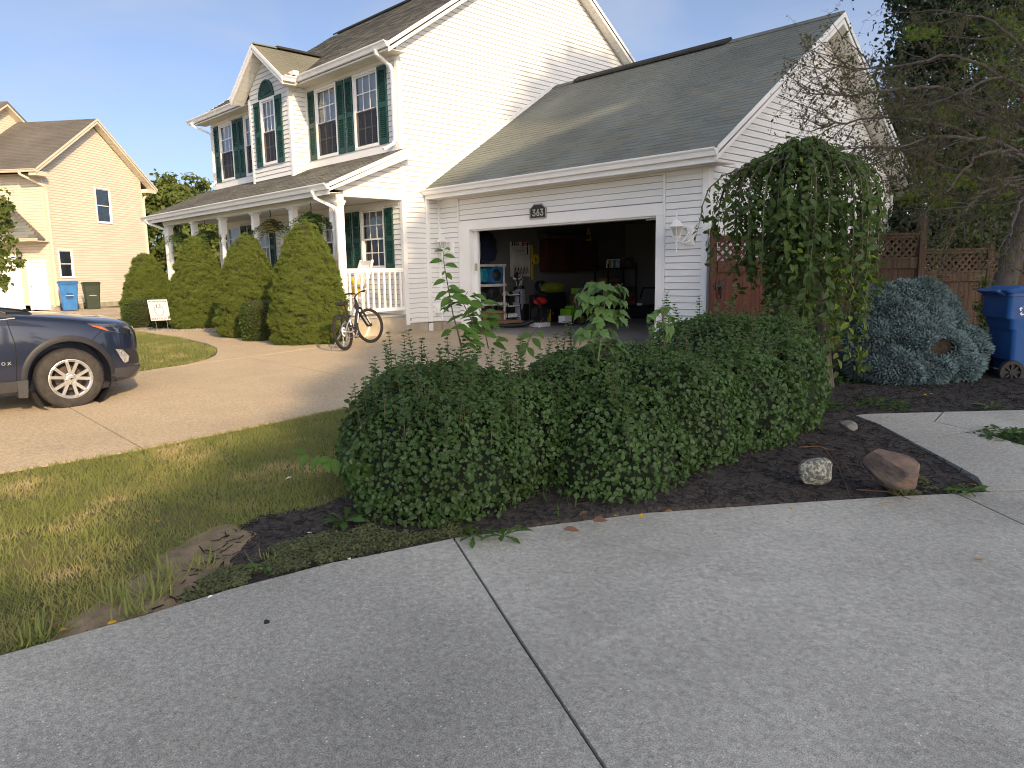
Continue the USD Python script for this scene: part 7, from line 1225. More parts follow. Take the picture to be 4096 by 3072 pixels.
for k in range(74):
    i = g.integers(3); S = (st1[:4], st2, st3)[i]; t = g.uniform(0, len(S) - 1.001); j = int(t); b = S[j] + (S[j + 1] - S[j]) * (t - j); a = unit(RIGHT * g.choice([-1, 1]) * g.uniform(0.5, 1) - FWD * g.uniform(-0.6, 0.6) + np.array([0, 0, g.uniform(-0.15, 0.55)])); L = g.uniform(0.06, 0.14); pt = b + a * g.uniform(0.01, 0.08); one_leaf(ES, ELM, pt, a + [0, 0, -0.25], np.array([0, 0, 1.0]) - FWD * 0.5 + g.normal(size=3) * 0.3, L)
BX = Thing('box_elder_sapling', 'light green box elder sapling standing in front of the open garage', 'sapling', at(1310, 800, 5.3)); bd = 5.15
z5 = lambda x, y: ((1850 + x / 2.765) / K, (850 + y / 2.765) / K)
stm = [at(*z5(x, y), bd) for x, y in ((1500, 1640), (1530, 1400), (1560, 1200), (1570, 1050), (1560, 920), (1560, 820))]; BX.part('stem', MB().tube(stm, [0.007, 0.006, 0.005, 0.004, 0.003, 0.002], 6), mat('green_stem', (0.10, 0.16, 0.05), 0.6), smooth=True)
def trifoliate(T, node, tip, s, sub=3):
    ax = unit(tip - node); T.part('leaf_stalk', MB().tube([node, node * 0.4 + tip * 0.6 + [0, 0, 0.02], tip], 0.0018, 4, False), STEM); sd = unit(np.cross(ax, [0, 0, 1.0]))
    for k in range(sub):
        d = ax * 0.6 + sd * (k - (sub - 1) / 2) * 0.85 + np.array([0, 0, -0.75]) + g.normal(size=3) * 0.15; one_leaf(T, MAPL, tip - ax * 0.02, d, unit(np.array([0, 0, 0.8]) + ax * 0.6 - FWD * 0.5 + g.normal(size=3) * 0.25), s * g.uniform(0.8, 1.15), LOBED)
for x, y in ((1420, 790), (1480, 800), (1540, 830), (1640, 860), (1700, 850), (1770, 830), (1320, 900), (1380, 960), (1500, 940), (1600, 950), (1700, 970), (1780, 1000), (1290, 1110), (1400, 1060), (1500, 1060), (1620, 1080), (1740, 1110), (1340, 1330), (1450, 1260), (1560, 1190), (1680, 1200), (1770, 1180), (1420, 1340), (1530, 1330), (1660, 1330), (1440, 1470), (1560, 1440), (1700, 1420), (1640, 1500), (1740, 1520), (1290, 1340), (1480, 1150), (1580, 1290)):
    j = int(np.argmin([abs(by - y - 120) for by in (1640, 1400, 1200, 1050, 920, 820)])); trifoliate(BX, stm[j] + g.normal(size=3) * 0.01, at(*z5(x, y - 40), bd + g.uniform(-0.14, 0.1)), g.uniform(0.085, 0.125))
B2 = Thing('box_elder_seedling', 'small pale box elder seedling on the hedge below the right wall lantern', 'sapling', at(1430, 760, 5.6)); stm2 = [at(x, y, 5.6) for x, y in ((1432, 780), (1436, 730), (1432, 690), (1428, 668))]; B2.part('stem', MB().tube(stm2, 0.004, 5), STEM)
for x, y in ((1405, 685), (1422, 672), (1440, 668), (1455, 690), (1408, 715), (1430, 705), (1450, 715), (1440, 735)): trifoliate(B2, stm2[2], at(x, y - 8, 5.6 + g.uniform(-0.1, 0.1)), 0.09)
EB = Thing('elm_shoot', 'bright leafy shoot reaching out left from the hedge over the grass', 'shoot', at(720, 1000, 4.75)); sh = [at(x, y, d) for x, y, d in ((830, 1030, 4.9), (780, 1005, 4.8), (720, 988, 4.75), (660, 978, 4.7))]; EB.part('stem', MB().tube(sh, [0.004, 0.003, 0.002, 0.0015], 5), STEM)
for bx, by, tx_, ty in ((660, 978, 642, 972), (662, 980, 650, 1002), (690, 984, 672, 1008), (700, 986, 708, 1012), (715, 988, 690, 996), (720, 990, 728, 1018), (755, 1000, 770, 1030), (770, 1005, 800, 1010), (760, 1002, 752, 1024), (790, 1010, 800, 1036), (775, 1004, 756, 1012)): a, b = at(bx, by, 4.72), at(tx_, ty, 4.66); one_leaf(EB, ELM, a, b - a, np.array([0, 0, 1.0]) - FWD * 0.7 + g.normal(size=3) * 0.2, np.linalg.norm(b - a) * 1.15)
ED = Thing('elm_seedling', 'drooping toothed leaved seedling between the two saplings in the hedge', 'sapling', at(1130, 790, 5.4)); sh = [at(*z5(x, y), 5.4) for x, y in ((600, 1640), (700, 1480), (770, 1350), (830, 1260), (900, 1160))]; ED.part('stem', MB().tube(sh, [0.005, 0.004, 0.003, 0.002, 0.0015], 5), STEM)
for bx, by, tx_, ty in ((770, 1345, 630, 1380), (810, 1310, 905, 1370), (770, 1390, 870, 1480), (730, 1440, 610, 1545), (720, 1490, 790, 1580), (690, 1500, 640, 1590)): a, b = at(*z5(bx, by), 5.4), at(*z5(tx_, ty), 5.35); one_leaf(ED, ELM, a, b - a, np.array([0, 0, 1.0]) - FWD * 0.8 + g.normal(size=3) * 0.2, np.linalg.norm(b - a))

# ---------------------------------------------------------------- weeping tree at the gate
WLF = leaf_mat('weeping_leaf', (0.055, 0.095, 0.022), (0.12, 0.18, 0.045), 0.3, 0.5, 2.0); WNEW = leaf_mat('weeping_new_leaf', (0.16, 0.22, 0.03), (0.30, 0.33, 0.06), 0.4, 0.5, 3.0); BARK = mat('grey_bark', (0.12, 0.10, 0.08), 0.9, 0.35, 9, stretch=(3, 3, 0.6), bump=0.6, bscale=40)
g = np.random.default_rng(52); wb = on_z(1790, 838, 0.22); WT = Thing('weeping_tree', 'small weeping tree with hanging leafy branches in front of the wooden gate', 'tree', wb); wt = at(1728, 358, 8.15)
WT.part('trunk', MB().tube([wb - [0, 0, 0.1], wb * 0.65 + wt * 0.35 + [0.03, 0, 0], wb * 0.3 + wt * 0.7, wt], [0.075, 0.055, 0.05, 0.045], 10), BARK, smooth=True)
P, A, Nn, S, new = [], [], [], [], []
for k in range(210):
    a = 2 * PI * k / 210 * 7.0 + g.uniform(0, 0.5); d = np.array([math.cos(a), math.sin(a), 0]); lat = d @ np.array([RIGHT[0], RIGHT[1], 0]); rho = g.uniform(0.08, 1.0) ** 0.7 * (0.92 if lat > 0 else 0.98); lat *= rho; dep = d @ np.array([FWD[0], FWD[1], 0])
    L = (g.uniform(0.75, 1.2) if lat < -0.5 else g.uniform(0.95, 1.5) if lat < -0.18 else g.uniform(1.9, 2.5) if lat < 0.5 else g.uniform(1.3, 2.0)); L *= g.choice([1.0, 1.0, 0.85, 0.6, 0.45])
    t = np.linspace(0, 1, 16); tau = np.minimum(t / 0.34, 1); out = rho * np.sin(PI / 2 * tau) * (1 + 0.05 * g.normal()); z = (0.05 + 0.22 * (1 - rho)) * np.sin(PI * np.minimum(tau, 1)) + 0.12 * (1 - rho) - 0.42 * rho * (1 - np.cos(PI / 2 * tau)) - (L - 0.30 * rho) * np.clip(t - 0.22, 0, 1) ** 1.15 / 0.78 ** 1.15; sway = g.normal(size=2) * 0.05
    Q = wt + np.outer(out, d) + np.c_[sway[0] * t * t, sway[1] * t * t, z]; Q = Q[Q[:, 2] > 0.30]; 
    if len(Q) < 4: continue
    if k % 3 == 0: WT.part('hanging_branch', MB().tube(Q, np.linspace(0.009, 0.002, len(Q)), 4, False), BARK, smooth=True)
    cum = np.r_[0, np.cumsum(np.linalg.norm(np.diff(Q, axis=0), axis=1))]; u = 0.04
    while u < cum[-1]:
        j = min(np.searchsorted(cum, u), len(Q) - 1); p = Q[j - 1] + (Q[j] - Q[j - 1]) * ((u - cum[j - 1]) / max(cum[j] - cum[j - 1], 1e-6)); sd = rdir(1, g)[0]; P.append(p); A.append(unit(np.array([0, 0, -0.6]) + d * 0.35 + sd * 1.0)); Nn.append(unit(d * 0.7 + [0, 0, 0.6] + g.normal(size=3) * 0.5)); frac = u / cum[-1]; S.append(g.uniform(0.065, 0.125) * (0.72 if p[2] > wt[2] - 0.35 else 1.0)); new.append((0.05 < lat < 0.75 and p[2] < 1.75 and g.uniform() < 0.24) or g.uniform() < 0.02); u += g.uniform(0.03, 0.07) if p[2] < wt[2] - 0.3 else g.uniform(0.025, 0.06)
P, A, Nn, S, new = map(np.array, (P, A, Nn, S, new)); vis = S / np.linalg.norm(P - EYE, axis=1) * (Nn @ -FWD > -0.1) * ((P - wt) @ FWD < 0.2); o = np.argsort(-vis); one = set(o[:260].tolist())
for i in o[:260]: WT.part('leaf', MB().scatter(LEAF_BIG, P[i:i + 1], A[i:i + 1], Nn[i:i + 1], S[i:i + 1]), WNEW if new[i] else WLF, smooth=True)
for flag, m_ in ((False, WLF), (True, WNEW)): ii = np.array([i for i in range(len(P)) if i not in one and new[i] == flag]); WT.part('foliage', MB().scatter(LEAF_OVAL, P[ii], A[ii], Nn[ii], S[ii]), m_, kind='stuff')

# ---------------------------------------------------------------- crab apple with bare twigs at the right
CLF = leaf_mat('crab_apple_leaf', (0.075, 0.085, 0.025), (0.15, 0.145, 0.045), 0.3, 0.6, 2.0, odd=(0.22, 0.09, 0.03), odd_at=0.93); CBK = mat('crab_bark', (0.085, 0.073, 0.062), 0.9, 0.3, 8, stretch=(2, 2, 0.5), bump=0.7, bscale=30, bdist=0.02); BERRY = mat('crab_apple_fruit', (0.09, 0.02, 0.012), 0.4)
g = np.random.default_rng(63); ct = at(2165, 690, 10.7); CA = Thing('crab_apple_tree', 'crab apple tree with leaning trunk and bare tangled twigs behind the blue bin', 'tree', (ct[0], ct[1], 0.15))
fork = at(2262, 380, 10.2); CA.part('trunk', MB().tube([[ct[0] - 0.05, ct[1], 0.05], at(2162, 640, 10.65), at(2185, 560, 10.5), at(2218, 470, 10.35), fork, at(2330, 250, 10.1)], [0.20, 0.165, 0.15, 0.14, 0.12, 0.09], 12), CBK, smooth=True)
TW, LP, BP = MB(), [], []
def twig(p, d, L, r, lev):
    n = 5; Q = [p]; v = unit(d)
    for k in range(n): v = unit(v + g.normal(size=3) * 0.20 + np.array([0, 0, -0.05 if lev > 1 else 0.02])); Q.append(Q[-1] + v * L / n)
    Q = np.array(Q)
    if lev == 1: CA.part('branch', MB().tube(Q, np.linspace(r, r * 0.45, n + 1), 5, False), CBK, smooth=True)
    else: TW.tube(Q, np.linspace(r, r * 0.35, n + 1), 3, False)
    if lev < 3:
        for k in range(int(L * (6.5 if lev == 1 else 8.5)) + 1): t = g.uniform(0.12, 1.0) * n; j = min(int(t), n - 1); b = Q[j] + (Q[j + 1] - Q[j]) * (t - j); w = unit(Q[j + 1] - Q[j] + rdir(1, g)[0] * g.uniform(0.6, 1.3)); twig(b, w, L * g.uniform(0.28, 0.55) if lev == 1 else g.uniform(0.08, 0.32), max(r * 0.42, 0.0022), lev + 1)
    if lev >= 2:
        for k in range(g.integers(1, 5)): LP.append(Q[g.integers(1, n + 1)] + g.normal(size=3) * 0.01)
        if g.uniform() < 0.35: BP.append(Q[-1] + [0, 0, -0.02])
limbs = [[(2290, 300, 10.1), (2150, 262, 9.8), (2025, 188, 9.6), (1952, 192, 9.5), (1882, 201, 9.4), (1800, 207, 9.3), (1735, 200, 9.25)], [(2270, 360, 10.2), (2160, 330, 9.8), (2050, 270, 9.5), (1940, 255, 9.3), (1830, 262, 9.2), (1750, 285, 9.1)], [(2262, 380, 10.2), (2140, 390, 9.7), (2020, 350, 9.3), (1900, 318, 9.1), (1800, 330, 9.0)], [(2300, 290, 10.1), (2180, 180, 9.9), (2060, 120, 9.7), (1950, 140, 9.6), (1860, 150, 9.5), (1770, 120, 9.5)], [(2300, 280, 10.1), (2210, 110, 10.0), (2120, 40, 9.9), (2020, 30, 9.9)],
    [(2240, 420, 10.2), (2180, 400, 9.6), (2120, 420, 9.1), (2070, 480, 8.9), (2040, 540, 8.8)], [(2255, 400, 10.2), (2200, 330, 9.4), (2130, 330, 9.0), (2080, 370, 8.8), (2030, 420, 8.7), (1960, 400, 8.7)], [(2280, 340, 10.1), (2230, 200, 9.5), (2160, 170, 9.1), (2080, 200, 8.9), (1990, 230, 8.8)], [(2262, 390, 10.2), (2150, 440, 10.4), (2050, 420, 10.6), (1950, 380, 10.7)], [(2275, 350, 10.2), (2150, 230, 10.5), (2020, 200, 10.8), (1900, 250, 11.0)], [(2250, 420, 10.1), (2210, 430, 9.3), (2180, 500, 8.9), (2170, 560, 8.8)], [(2290, 300, 10), (2250, 60, 10.0), (2180, -30, 10.0)], [(2262, 380, 10.2), (2130, 300, 9.2), (2010, 300, 8.8), (1930, 330, 8.6)]]
for lm in limbs:
    Q = np.array([at(*q) for q in lm]); m_ = 4 * (len(Q) - 1) + 1; ti = np.linspace(0, len(Q) - 1, m_); Qs = np.stack([PchipInterpolator(np.arange(len(Q)), Q[:, c])(ti) for c in range(3)], -1); Qs[1:-1] += g.normal(size=(m_ - 2, 3)) * 0.012
    CA.part('limb', MB().tube(Qs, np.linspace(0.030, 0.007, m_), 7, False), CBK, smooth=True); Lm = np.linalg.norm(np.diff(Qs, axis=0), axis=1).sum()
    for k in range(int(Lm * 5.4)): t = g.uniform(0.12, 1.0) * (m_ - 1); j = min(int(t), m_ - 2); twig(Qs[j], unit(Qs[j + 1] - Qs[j]) + rdir(1, g)[0] * 0.95, g.uniform(0.35, 0.95), 0.0075, 1)
CA.part('twigs', TW, CBK, kind='stuff'); LP = np.array(LP); n = len(LP); CA.part('foliage', MB().scatter(LEAF_OVAL, LP, rdir(n, g) + [0, 0, -0.3], rdir(n, g) + [0, 0, 0.8], g.uniform(0.025, 0.055, n)), CLF, kind='stuff')
q = MB(); s = trimesh.creation.icosphere(1, 0.008); q.V = [s.vertices + b for b in BP]; q.F = [s.faces + i * len(s.vertices) for i in range(len(BP))]; CA.part('fruit', q, BERRY, kind='stuff')

# ---------------------------------------------------------------- trees behind
def tree(name, label, base, trunk_r, blobs, n, size, m, seed, shape=LEAF_DIAMOND, clump=(0.35, 0.7), per=70, bark=None, limbs=7, group=None):
    """Tapered trunk, limbs to the crown's blobs, leaf clumps with gaps between them."""
    g = np.random.default_rng(seed); base = np.asarray(base, float); T = Thing(name, label, 'tree', base, group); top = np.mean([b[0] for b in blobs], axis=0); bk = bark or BARK
    tr = [base - [0, 0, 0.1], base * 0.7 + top * 0.3 + [0.05, 0.03, 0], base * 0.3 + top * 0.7, top]; T.part('trunk', MB().tube(tr, [trunk_r, trunk_r * 0.75, trunk_r * 0.5, trunk_r * 0.25], 8), bk, smooth=True)
    for c, r in blobs[:limbs]: s = tr[1] + (tr[2] - tr[1]) * g.uniform(0, 1); T.part('limb', MB().tube([s, s * 0.5 + np.asarray(c) * 0.5 + [0, 0, -0.2], c], [trunk_r * 0.35, trunk_r * 0.2, trunk_r * 0.06], 5, False), bk)
    W = np.array([np.prod(r) ** 0.67 for _, r in blobs]); W /= W.sum(); P, N = [], []
    for (c, r), w in zip(blobs, W):
        k = max(3, int(n * w / per)); d = rdir(k, g); cc = c + d * r * (g.uniform(0.25, 1.0, (k, 1)) ** 0.4)
        for q, dd in zip(cc, d): rad = g.uniform(*clump); e = rdir(per, g); P.append(q + e * rad * g.uniform(0.2, 1, (per, 1)) * [1, 1, 0.7]); N.append(e * 0.5 + dd * 0.5)
    P, N = np.vstack(P), np.vstack(N); k = P[:, 2] > base[2] + 0.15; P, N = P[k], N[k]; n = len(P); T.part('crown', MB().scatter(shape, P, rdir(n, g) + [0, 0, -0.5], unit(N) + [0, 0, 0.5] + g.normal(size=(n, 3)) * 0.4, size * g.uniform(0.6, 1.3, n)), m, kind='stuff'); return T
DKL = leaf_mat('dark_maple_leaf', (0.026, 0.042, 0.016), (0.07, 0.10, 0.032), 0.25, 0.5, 0.8); OLV = leaf_mat('olive_leaf', (0.04, 0.05, 0.016), (0.085, 0.095, 0.028), 0.25, 0.55, 0.8); UND = leaf_mat('understory_leaf', (0.05, 0.075, 0.02), (0.13, 0.15, 0.045), 0.3, 0.5, 1.5); LIT = leaf_mat('yellow_green_leaf', (0.12, 0.155, 0.035), (0.23, 0.26, 0.065), 0.4, 0.55, 1.0, odd=(0.30, 0.17, 0.03), odd_at=0.96)
def Bl(vx, vy, dep, *r): return (at(vx, vy, dep), np.array(r if len(r) == 3 else (r[0],) * 3))
b = at(2050, 640, 17.5); tree('maple_tree', 'tall dark maple behind the fence beside the garage gable', (b[0], b[1], 0.2), 0.22, [Bl(2010, 60, 17.5, 1.0), Bl(1985, 150, 17.5, 0.9, 0.9, 1.0), Bl(1975, 260, 17.5, 1.0, 1.0, 1.2), Bl(2060, 150, 17.5, 1.4), Bl(2080, 20, 18, 1.5), Bl(2060, -120, 18, 1.8), Bl(2100, 300, 17.8, 1.7, 1.7, 1.5), Bl(1965, 360, 17.3, 0.9), Bl(2010, 440, 17.5, 0.7), Bl(2090, 430, 17.5, 1.2), Bl(1940, 500, 17, 0.55), Bl(1935, 430, 17, 0.6)], 32000, 0.135, DKL, 71, clump=(0.35, 0.7))
b = at(2230, 640, 19); tree('maple_tree', 'second dark maple farther right behind the crab apple', (b[0], b[1], 0.2), 0.25, [Bl(2200, 50, 19, 2.2), Bl(2180, 220, 19, 1.9), Bl(2240, 350, 19, 2.2), Bl(2150, 380, 19, 1.5), Bl(2190, 500, 19, 1.5), Bl(2300, 150, 19, 2.4), Bl(2110, 480, 18.6, 1.0), Bl(2230, -150, 19, 2.4), Bl(2320, 480, 19, 2.0)], 30000, 0.14, DKL, 72, clump=(0.4, 0.8))
b = at(2060, 640, 15.2); tree('pin_oak', 'olive toned tree close behind the lattice fence', (b[0], b[1], 0.2), 0.12, [Bl(1975, 520, 15.2, 0.5), Bl(2035, 545, 15.0, 0.65), Bl(2090, 520, 15.2, 0.7), Bl(2060, 470, 15.4, 0.45), Bl(2130, 560, 15.0, 0.6), Bl(1955, 560, 15.1, 0.35)], 7000, 0.14, DKL, 73, clump=(0.25, 0.45))
b = at(2110, 640, 12.95); tree('understory_shrub', 'leafy yellowish shrub above the lower fence by the leaning trunk', (b[0], b[1], 0.2), 0.03, [Bl(2105, 530, 12.9, 0.20), Bl(2120, 570, 12.9, 0.22), Bl(2130, 620, 12.8, 0.22), Bl(2090, 500, 13.0, 0.18), Bl(2150, 600, 12.9, 0.2), Bl(2165, 520, 13.0, 0.28), Bl(2125, 465, 13.1, 0.22)], 900, 0.12, UND, 74, shape=LEAF_OVAL, clump=(0.15, 0.25), per=14, bark=STEM)
b = at(2118, 790, 9.9); tree('understory_shrub', 'narrow upright weed shrub between the blue spruce and the blue bin', (b[0], b[1], 0.15), 0.015, [Bl(2118, 770, 9.9, 0.10, 0.10, 0.16), Bl(2122, 715, 9.9, 0.10, 0.10, 0.2), Bl(2128, 660, 9.9, 0.09, 0.09, 0.18), Bl(2125, 610, 9.95, 0.06)], 700, 0.06, UND, 75, shape=LEAF_OVAL, clump=(0.05, 0.10), per=14, bark=STEM)
# white pine: boughs of long needles
PIN = leaf_mat('white_pine_needles', (0.12, 0.18, 0.025), (0.24, 0.32, 0.05), 0.4, 0.6, 1.2); g = np.random.default_rng(81); pb = at(2110, 640, 14.2); WP = Thing('white_pine', 'soft bright green pine boughs showing between the crab apple twigs', 'tree', (pb[0], pb[1], 0.2)); WP.part('trunk', MB().tube([[pb[0], pb[1], 0.1], at(2240, 400, 14.2), at(2250, 50, 14.2), at(2250, -300, 14.2)], [0.12, 0.10, 0.07, 0.03], 8), CBK, smooth=True)
NP_, NA, NS = [], [], []
for vx, vy, dep, r in ((1965, 425, 13.6, 0.42), (2005, 420, 13.4, 0.38), (2060, 385, 13.3, 0.45), (2085, 400, 13.5, 0.35), (1990, 80, 13.8, 0.4), (2150, 300, 13.2, 0.45), (2175, 180, 13.4, 0.5), (2050, 250, 13.9, 0.35), (2190, 420, 13.2, 0.4), (2160, 60, 13.5, 0.5), (2030, 440, 13.2, 0.3), (2200, 90, 13.3, 0.5), (2120, 140, 13.6, 0.4)):
    c = at(vx, vy, dep); s_ = at(2240, vy - 10, 14.2); WP.part('bough', MB().tube([s_, s_ * 0.5 + c * 0.5 + [0, 0, -0.08], c + [0, 0, 0.05]], [0.03, 0.018, 0.006], 5, False), CBK)
    for k in range(58): e = rdir(1, g)[0] * r * g.uniform(0.2, 1) * [1, 1, 0.55]; q = c + e; m_ = 26; ax = unit(rdir(m_, g) * 0.8 + unit(e + [0, 0, 0.2])); NP_.append(np.repeat(q[None], m_, 0)); NA.append(ax); NS.append(g.uniform(0.08, 0.14, m_))
NP_, NA, NS = np.vstack(NP_), np.vstack(NA), np.hstack(NS); NEEDLE = (np.array([[-0.02, 0, 0], [0.02, 0, 0], [0, 1, 0]], float), np.array([[0, 1, 2]])); WP.part('needles', MB().scatter(NEEDLE, NP_, NA, rdir(len(NP_), g), NS), PIN, kind='stuff')
# trees on the left
b = at(372, 640, 42); tree('ash_tree', 'sunlit yellow green tree between the tan house and the porch', (b[0], b[1], 0.2), 0.25, [Bl(335, 450, 42, 1.5), Bl(375, 440, 42, 1.7), Bl(415, 435, 42, 1.6), Bl(330, 520, 42, 1.4), Bl(375, 520, 42, 1.9), Bl(430, 500, 42, 1.6), Bl(340, 580, 42, 1.2), Bl(400, 580, 42, 1.6), Bl(460, 540, 43, 1.6), Bl(440, 590, 42, 1.4), Bl(350, 420, 42, 0.9), Bl(395, 415, 42, 0.9)], 15000, 0.30, LIT, 76, clump=(0.35, 0.75), per=50)
b = at(470, 640, 50); tree('ash_tree', 'pale tree seen through the porch behind the hanging ferns', (b[0], b[1], 0.2), 0.2, [Bl(450, 545, 50, 1.6), Bl(490, 560, 50, 1.6), Bl(475, 500, 50, 1.8), Bl(520, 540, 50, 1.8), Bl(430, 520, 50, 1.6)], 6000, 0.32, LIT, 77, clump=(0.4, 0.8), per=50)
b = at(-70, 760, 14.5); MA = LIT; tree('young_maple', 'young maple with orange tinged leaves at the left edge', (b[0], b[1], 0.0), 0.05, [Bl(-30, 440, 14, 0.28), Bl(5, 425, 14, 0.16), Bl(15, 450, 13.9, 0.16), Bl(0, 480, 14, 0.22), Bl(-10, 525, 13.8, 0.22), Bl(20, 545, 13.8, 0.16), Bl(5, 575, 13.8, 0.22), Bl(-30, 600, 13.8, 0.3), Bl(28, 520, 13.8, 0.10), Bl(32, 562, 13.8, 0.10), Bl(-60, 500, 14, 0.5), Bl(-90, 420, 14, 0.5), Bl(10, 470, 14, 0.12), Bl(0, 610, 13.7, 0.15)], 2600, 0.10, LIT, 78, shape=LOBED, clump=(0.08, 0.16), per=14)

# ---------------------------------------------------------------- tall trees to the right, outside the frame, that shade the foreground
def shade_tree(label, poly, n, size, xr, base, seed, holes=(), th=1.0):
    g = np.random.default_rng(seed); T = Thing('shade_tree', label, 'tree', base); u0, v0, u1, v1 = poly.bounds; P = []
    from shapely import contains_xy
    while len(P) < n:
        q = g.uniform([u0, v0], [u1, v1], (n, 2)); q = q[contains_xy(poly, q[:, 0] + g.normal(size=n) * 0.20, q[:, 1] + g.normal(size=n) * 0.20)]
        for hx, hy, ha, hb in holes: q = q[((q[:, 0] - hx) / ha) ** 2 + ((q[:, 1] - hy) / hb) ** 2 > 1]
        P += q.tolist()
    P = np.array(P[:n]); x = g.uniform(*xr, n); k = x - 7.0; pos = np.c_[x, P[:, 0] - 0.2306 * k, P[:, 1] + 0.5 * k]; pos = pos[pos[:, 2] > 0.4]; n = len(pos)
    T.part('crown', MB().scatter(LEAF_DIAMOND, pos, rdir(n, g), unit(SUN + g.normal(size=(n, 3)) * 0.6), size * g.uniform(0.7, 1.3, n)), DKL, kind='stuff'); c = np.array([np.mean(xr), (u0 + u1) / 2 - 5.3, v1 * 0.42 + 11.5]); base = np.array(base, float); T.part('trunk', MB().tube([base, base * 0.5 + c * 0.5, c], [0.3, 0.22, 0.06], 10), BARK, smooth=True)
PA = Polygon([(-9, 4.2), (-5, 4.6), (-2.6, 4.95), (-2.0, 5.35), (-1.5, 5.35), (-0.34, 6.1), (0.95, 7.25), (2.2, 8.3), (3.4, 9.3), (4.6, 9.95), (5.0, 11.0), (5.1, 12.2), (5.7, 12.85), (6.6, 13.0), (8.0, 12.85), (9.0, 12.15), (9.8, 12.2), (9.8, 2.9), (-9, 2.9)])
PBp = Polygon([(9.7, 3.6), (9.7, 12.4), (9.4, 13.2), (8.4, 14.0), (8.2, 14.8), (9.0, 16.2), (10.5, 17.2), (13, 17.5), (17, 16), (19, 12), (19, 3.6)])
shade_tree('broad tall maple standing far beyond the right edge of the pavement', PA, 46000, 0.42, (27, 33), (30, -4.0, 0.0), 91, holes=((-1.83, 5.02, 0.24, 0.27), (-1.52, 5.16, 0.2, 0.24)))
shade_tree('tall dark maple far beyond the right edge behind the bins', PBp, 32000, 0.44, (27, 33), (30, 8.0, 0.2), 92)

# ---------------------------------------------------------------- grass, ground cover, mulch chips, leaves
GRASS = usdkit.material(stage, '/World/Looks/grass_blades', {'g': ('geometry', {}), 'n': ('noise_texture', {'scale': 1.6, 'detail': 4, 'roughness': 0.6}), 'r': ('rgb_ramp', {'ramp': [(0.32, (0.23, 0.26, 0.075)), (0.45, (0.36, 0.34, 0.125)), (0.56, (0.60, 0.48, 0.25))]}), 'a': ('math', {'math_type': 'multiply_add', 'value2': 0.30}), 's': ('math', {'math_type': 'subtract', 'value2': 0.15}), 'p': ('principled_bsdf', {'roughness': 0.6, 'specular_ior_level': 0.3}), 't': ('translucent_bsdf', {}), 'x': ('mix_closure', {'fac': 0.4})},
    [('g.position', 'n.vector'), ('g.random_per_island', 'a.value1'), ('n.fac', 'a.value3'), ('a.value', 's.value1'), ('s.value', 'r.fac'), ('r.color', 'p.base_color'), ('r.color', 't.color'), ('p.BSDF', 'x.closure1'), ('t.BSDF', 'x.closure2')], surface='x.closure')
BLADE = (np.array([[-0.5, 0, 0], [0.5, 0, 0], [-0.38, 0.55, 0.06], [0.38, 0.55, 0.06], [0, 1, 0.28]], float) * [0.11, 1, 1], np.array([[0, 1, 3], [0, 3, 2], [2, 3, 4]]))
from shapely import contains_xy
def grass(poly, n, size, seed, name, bare_spots=True):
    g = np.random.default_rng(seed); x0, y0, x1, y1 = poly.bounds; q = g.uniform([x0, y0], [x1, y1], (n, 2)); q = q[contains_xy(poly, q[:, 0], q[:, 1])]
    if bare_spots: nn = meshkit.fbm(np.c_[q * 1.3, np.zeros(len(q))], 3, 5); q = q[g.uniform(0, 1, len(q)) < np.clip(1.25 - 2.2 * np.clip(nn - 0.52, 0, 1), 0.25, 1)]
    p = np.c_[q, ground(q[:, 0], q[:, 1]) - 0.004]; m = len(p); a = g.uniform(0, 2 * PI, m); lean = g.uniform(0.15, 0.95, m); ax = np.stack([np.cos(a) * lean, np.sin(a) * lean, np.ones(m)], -1); f = np.stack([np.cos(a + g.normal(size=m)), np.sin(a + g.normal(size=m)), np.zeros(m)], -1)
    return solo(name, MB().scatter(BLADE, p, ax, f, size * g.uniform(0.6, 1.35, m)), GRASS, kind='stuff')
lawn_poly = Polygon([(-7.02, -3.5), (-7.02, 8.5), (-6.2, 9.5), (-5.9, 8.5), (-5.3, 6.5), (-5.2, 4.6), (-4.9, 3.3), (-4.35, 2.67), (-4.30, 2.3), (-4.44, 1.97), (-4.25, 1.6), (-3.82, 1.27), (-3.5, 1.0), (-3.52, 0.41), (-3.55, -3.5)]).buffer(0.03)
q1 = grass(lawn_poly.difference(bare.buffer(-0.05)), 210000, 0.042, 101, 'grass_blades'); q3 = grass(bare, 1500, 0.04, 109, 'dry_grass', False); say(q3.GetPrim(), 'sparse dry grass on the bare soil patch by the pavement', 'grass')
say(q1.GetPrim(), 'short patchy lawn grass with straw coloured spots between driveway and pavement', 'grass')
isl = Polygon([(-12.44, -1), (-12.44, 4.0), (-12.5, 4.46), (-12.85, 4.95), (-13.69, 5.46), (-14.43, 5.75), (-17.07, 6.1), (-21.2, 6.15), (-24, 6.1), (-24.5, 4), (-20, -1)])
q2 = grass(isl, 110000, 0.06, 102, 'grass_blades', False); say(q2.GetPrim(), 'green lawn grass beyond the car between driveway and front walk', 'grass')
g = np.random.default_rng(103)
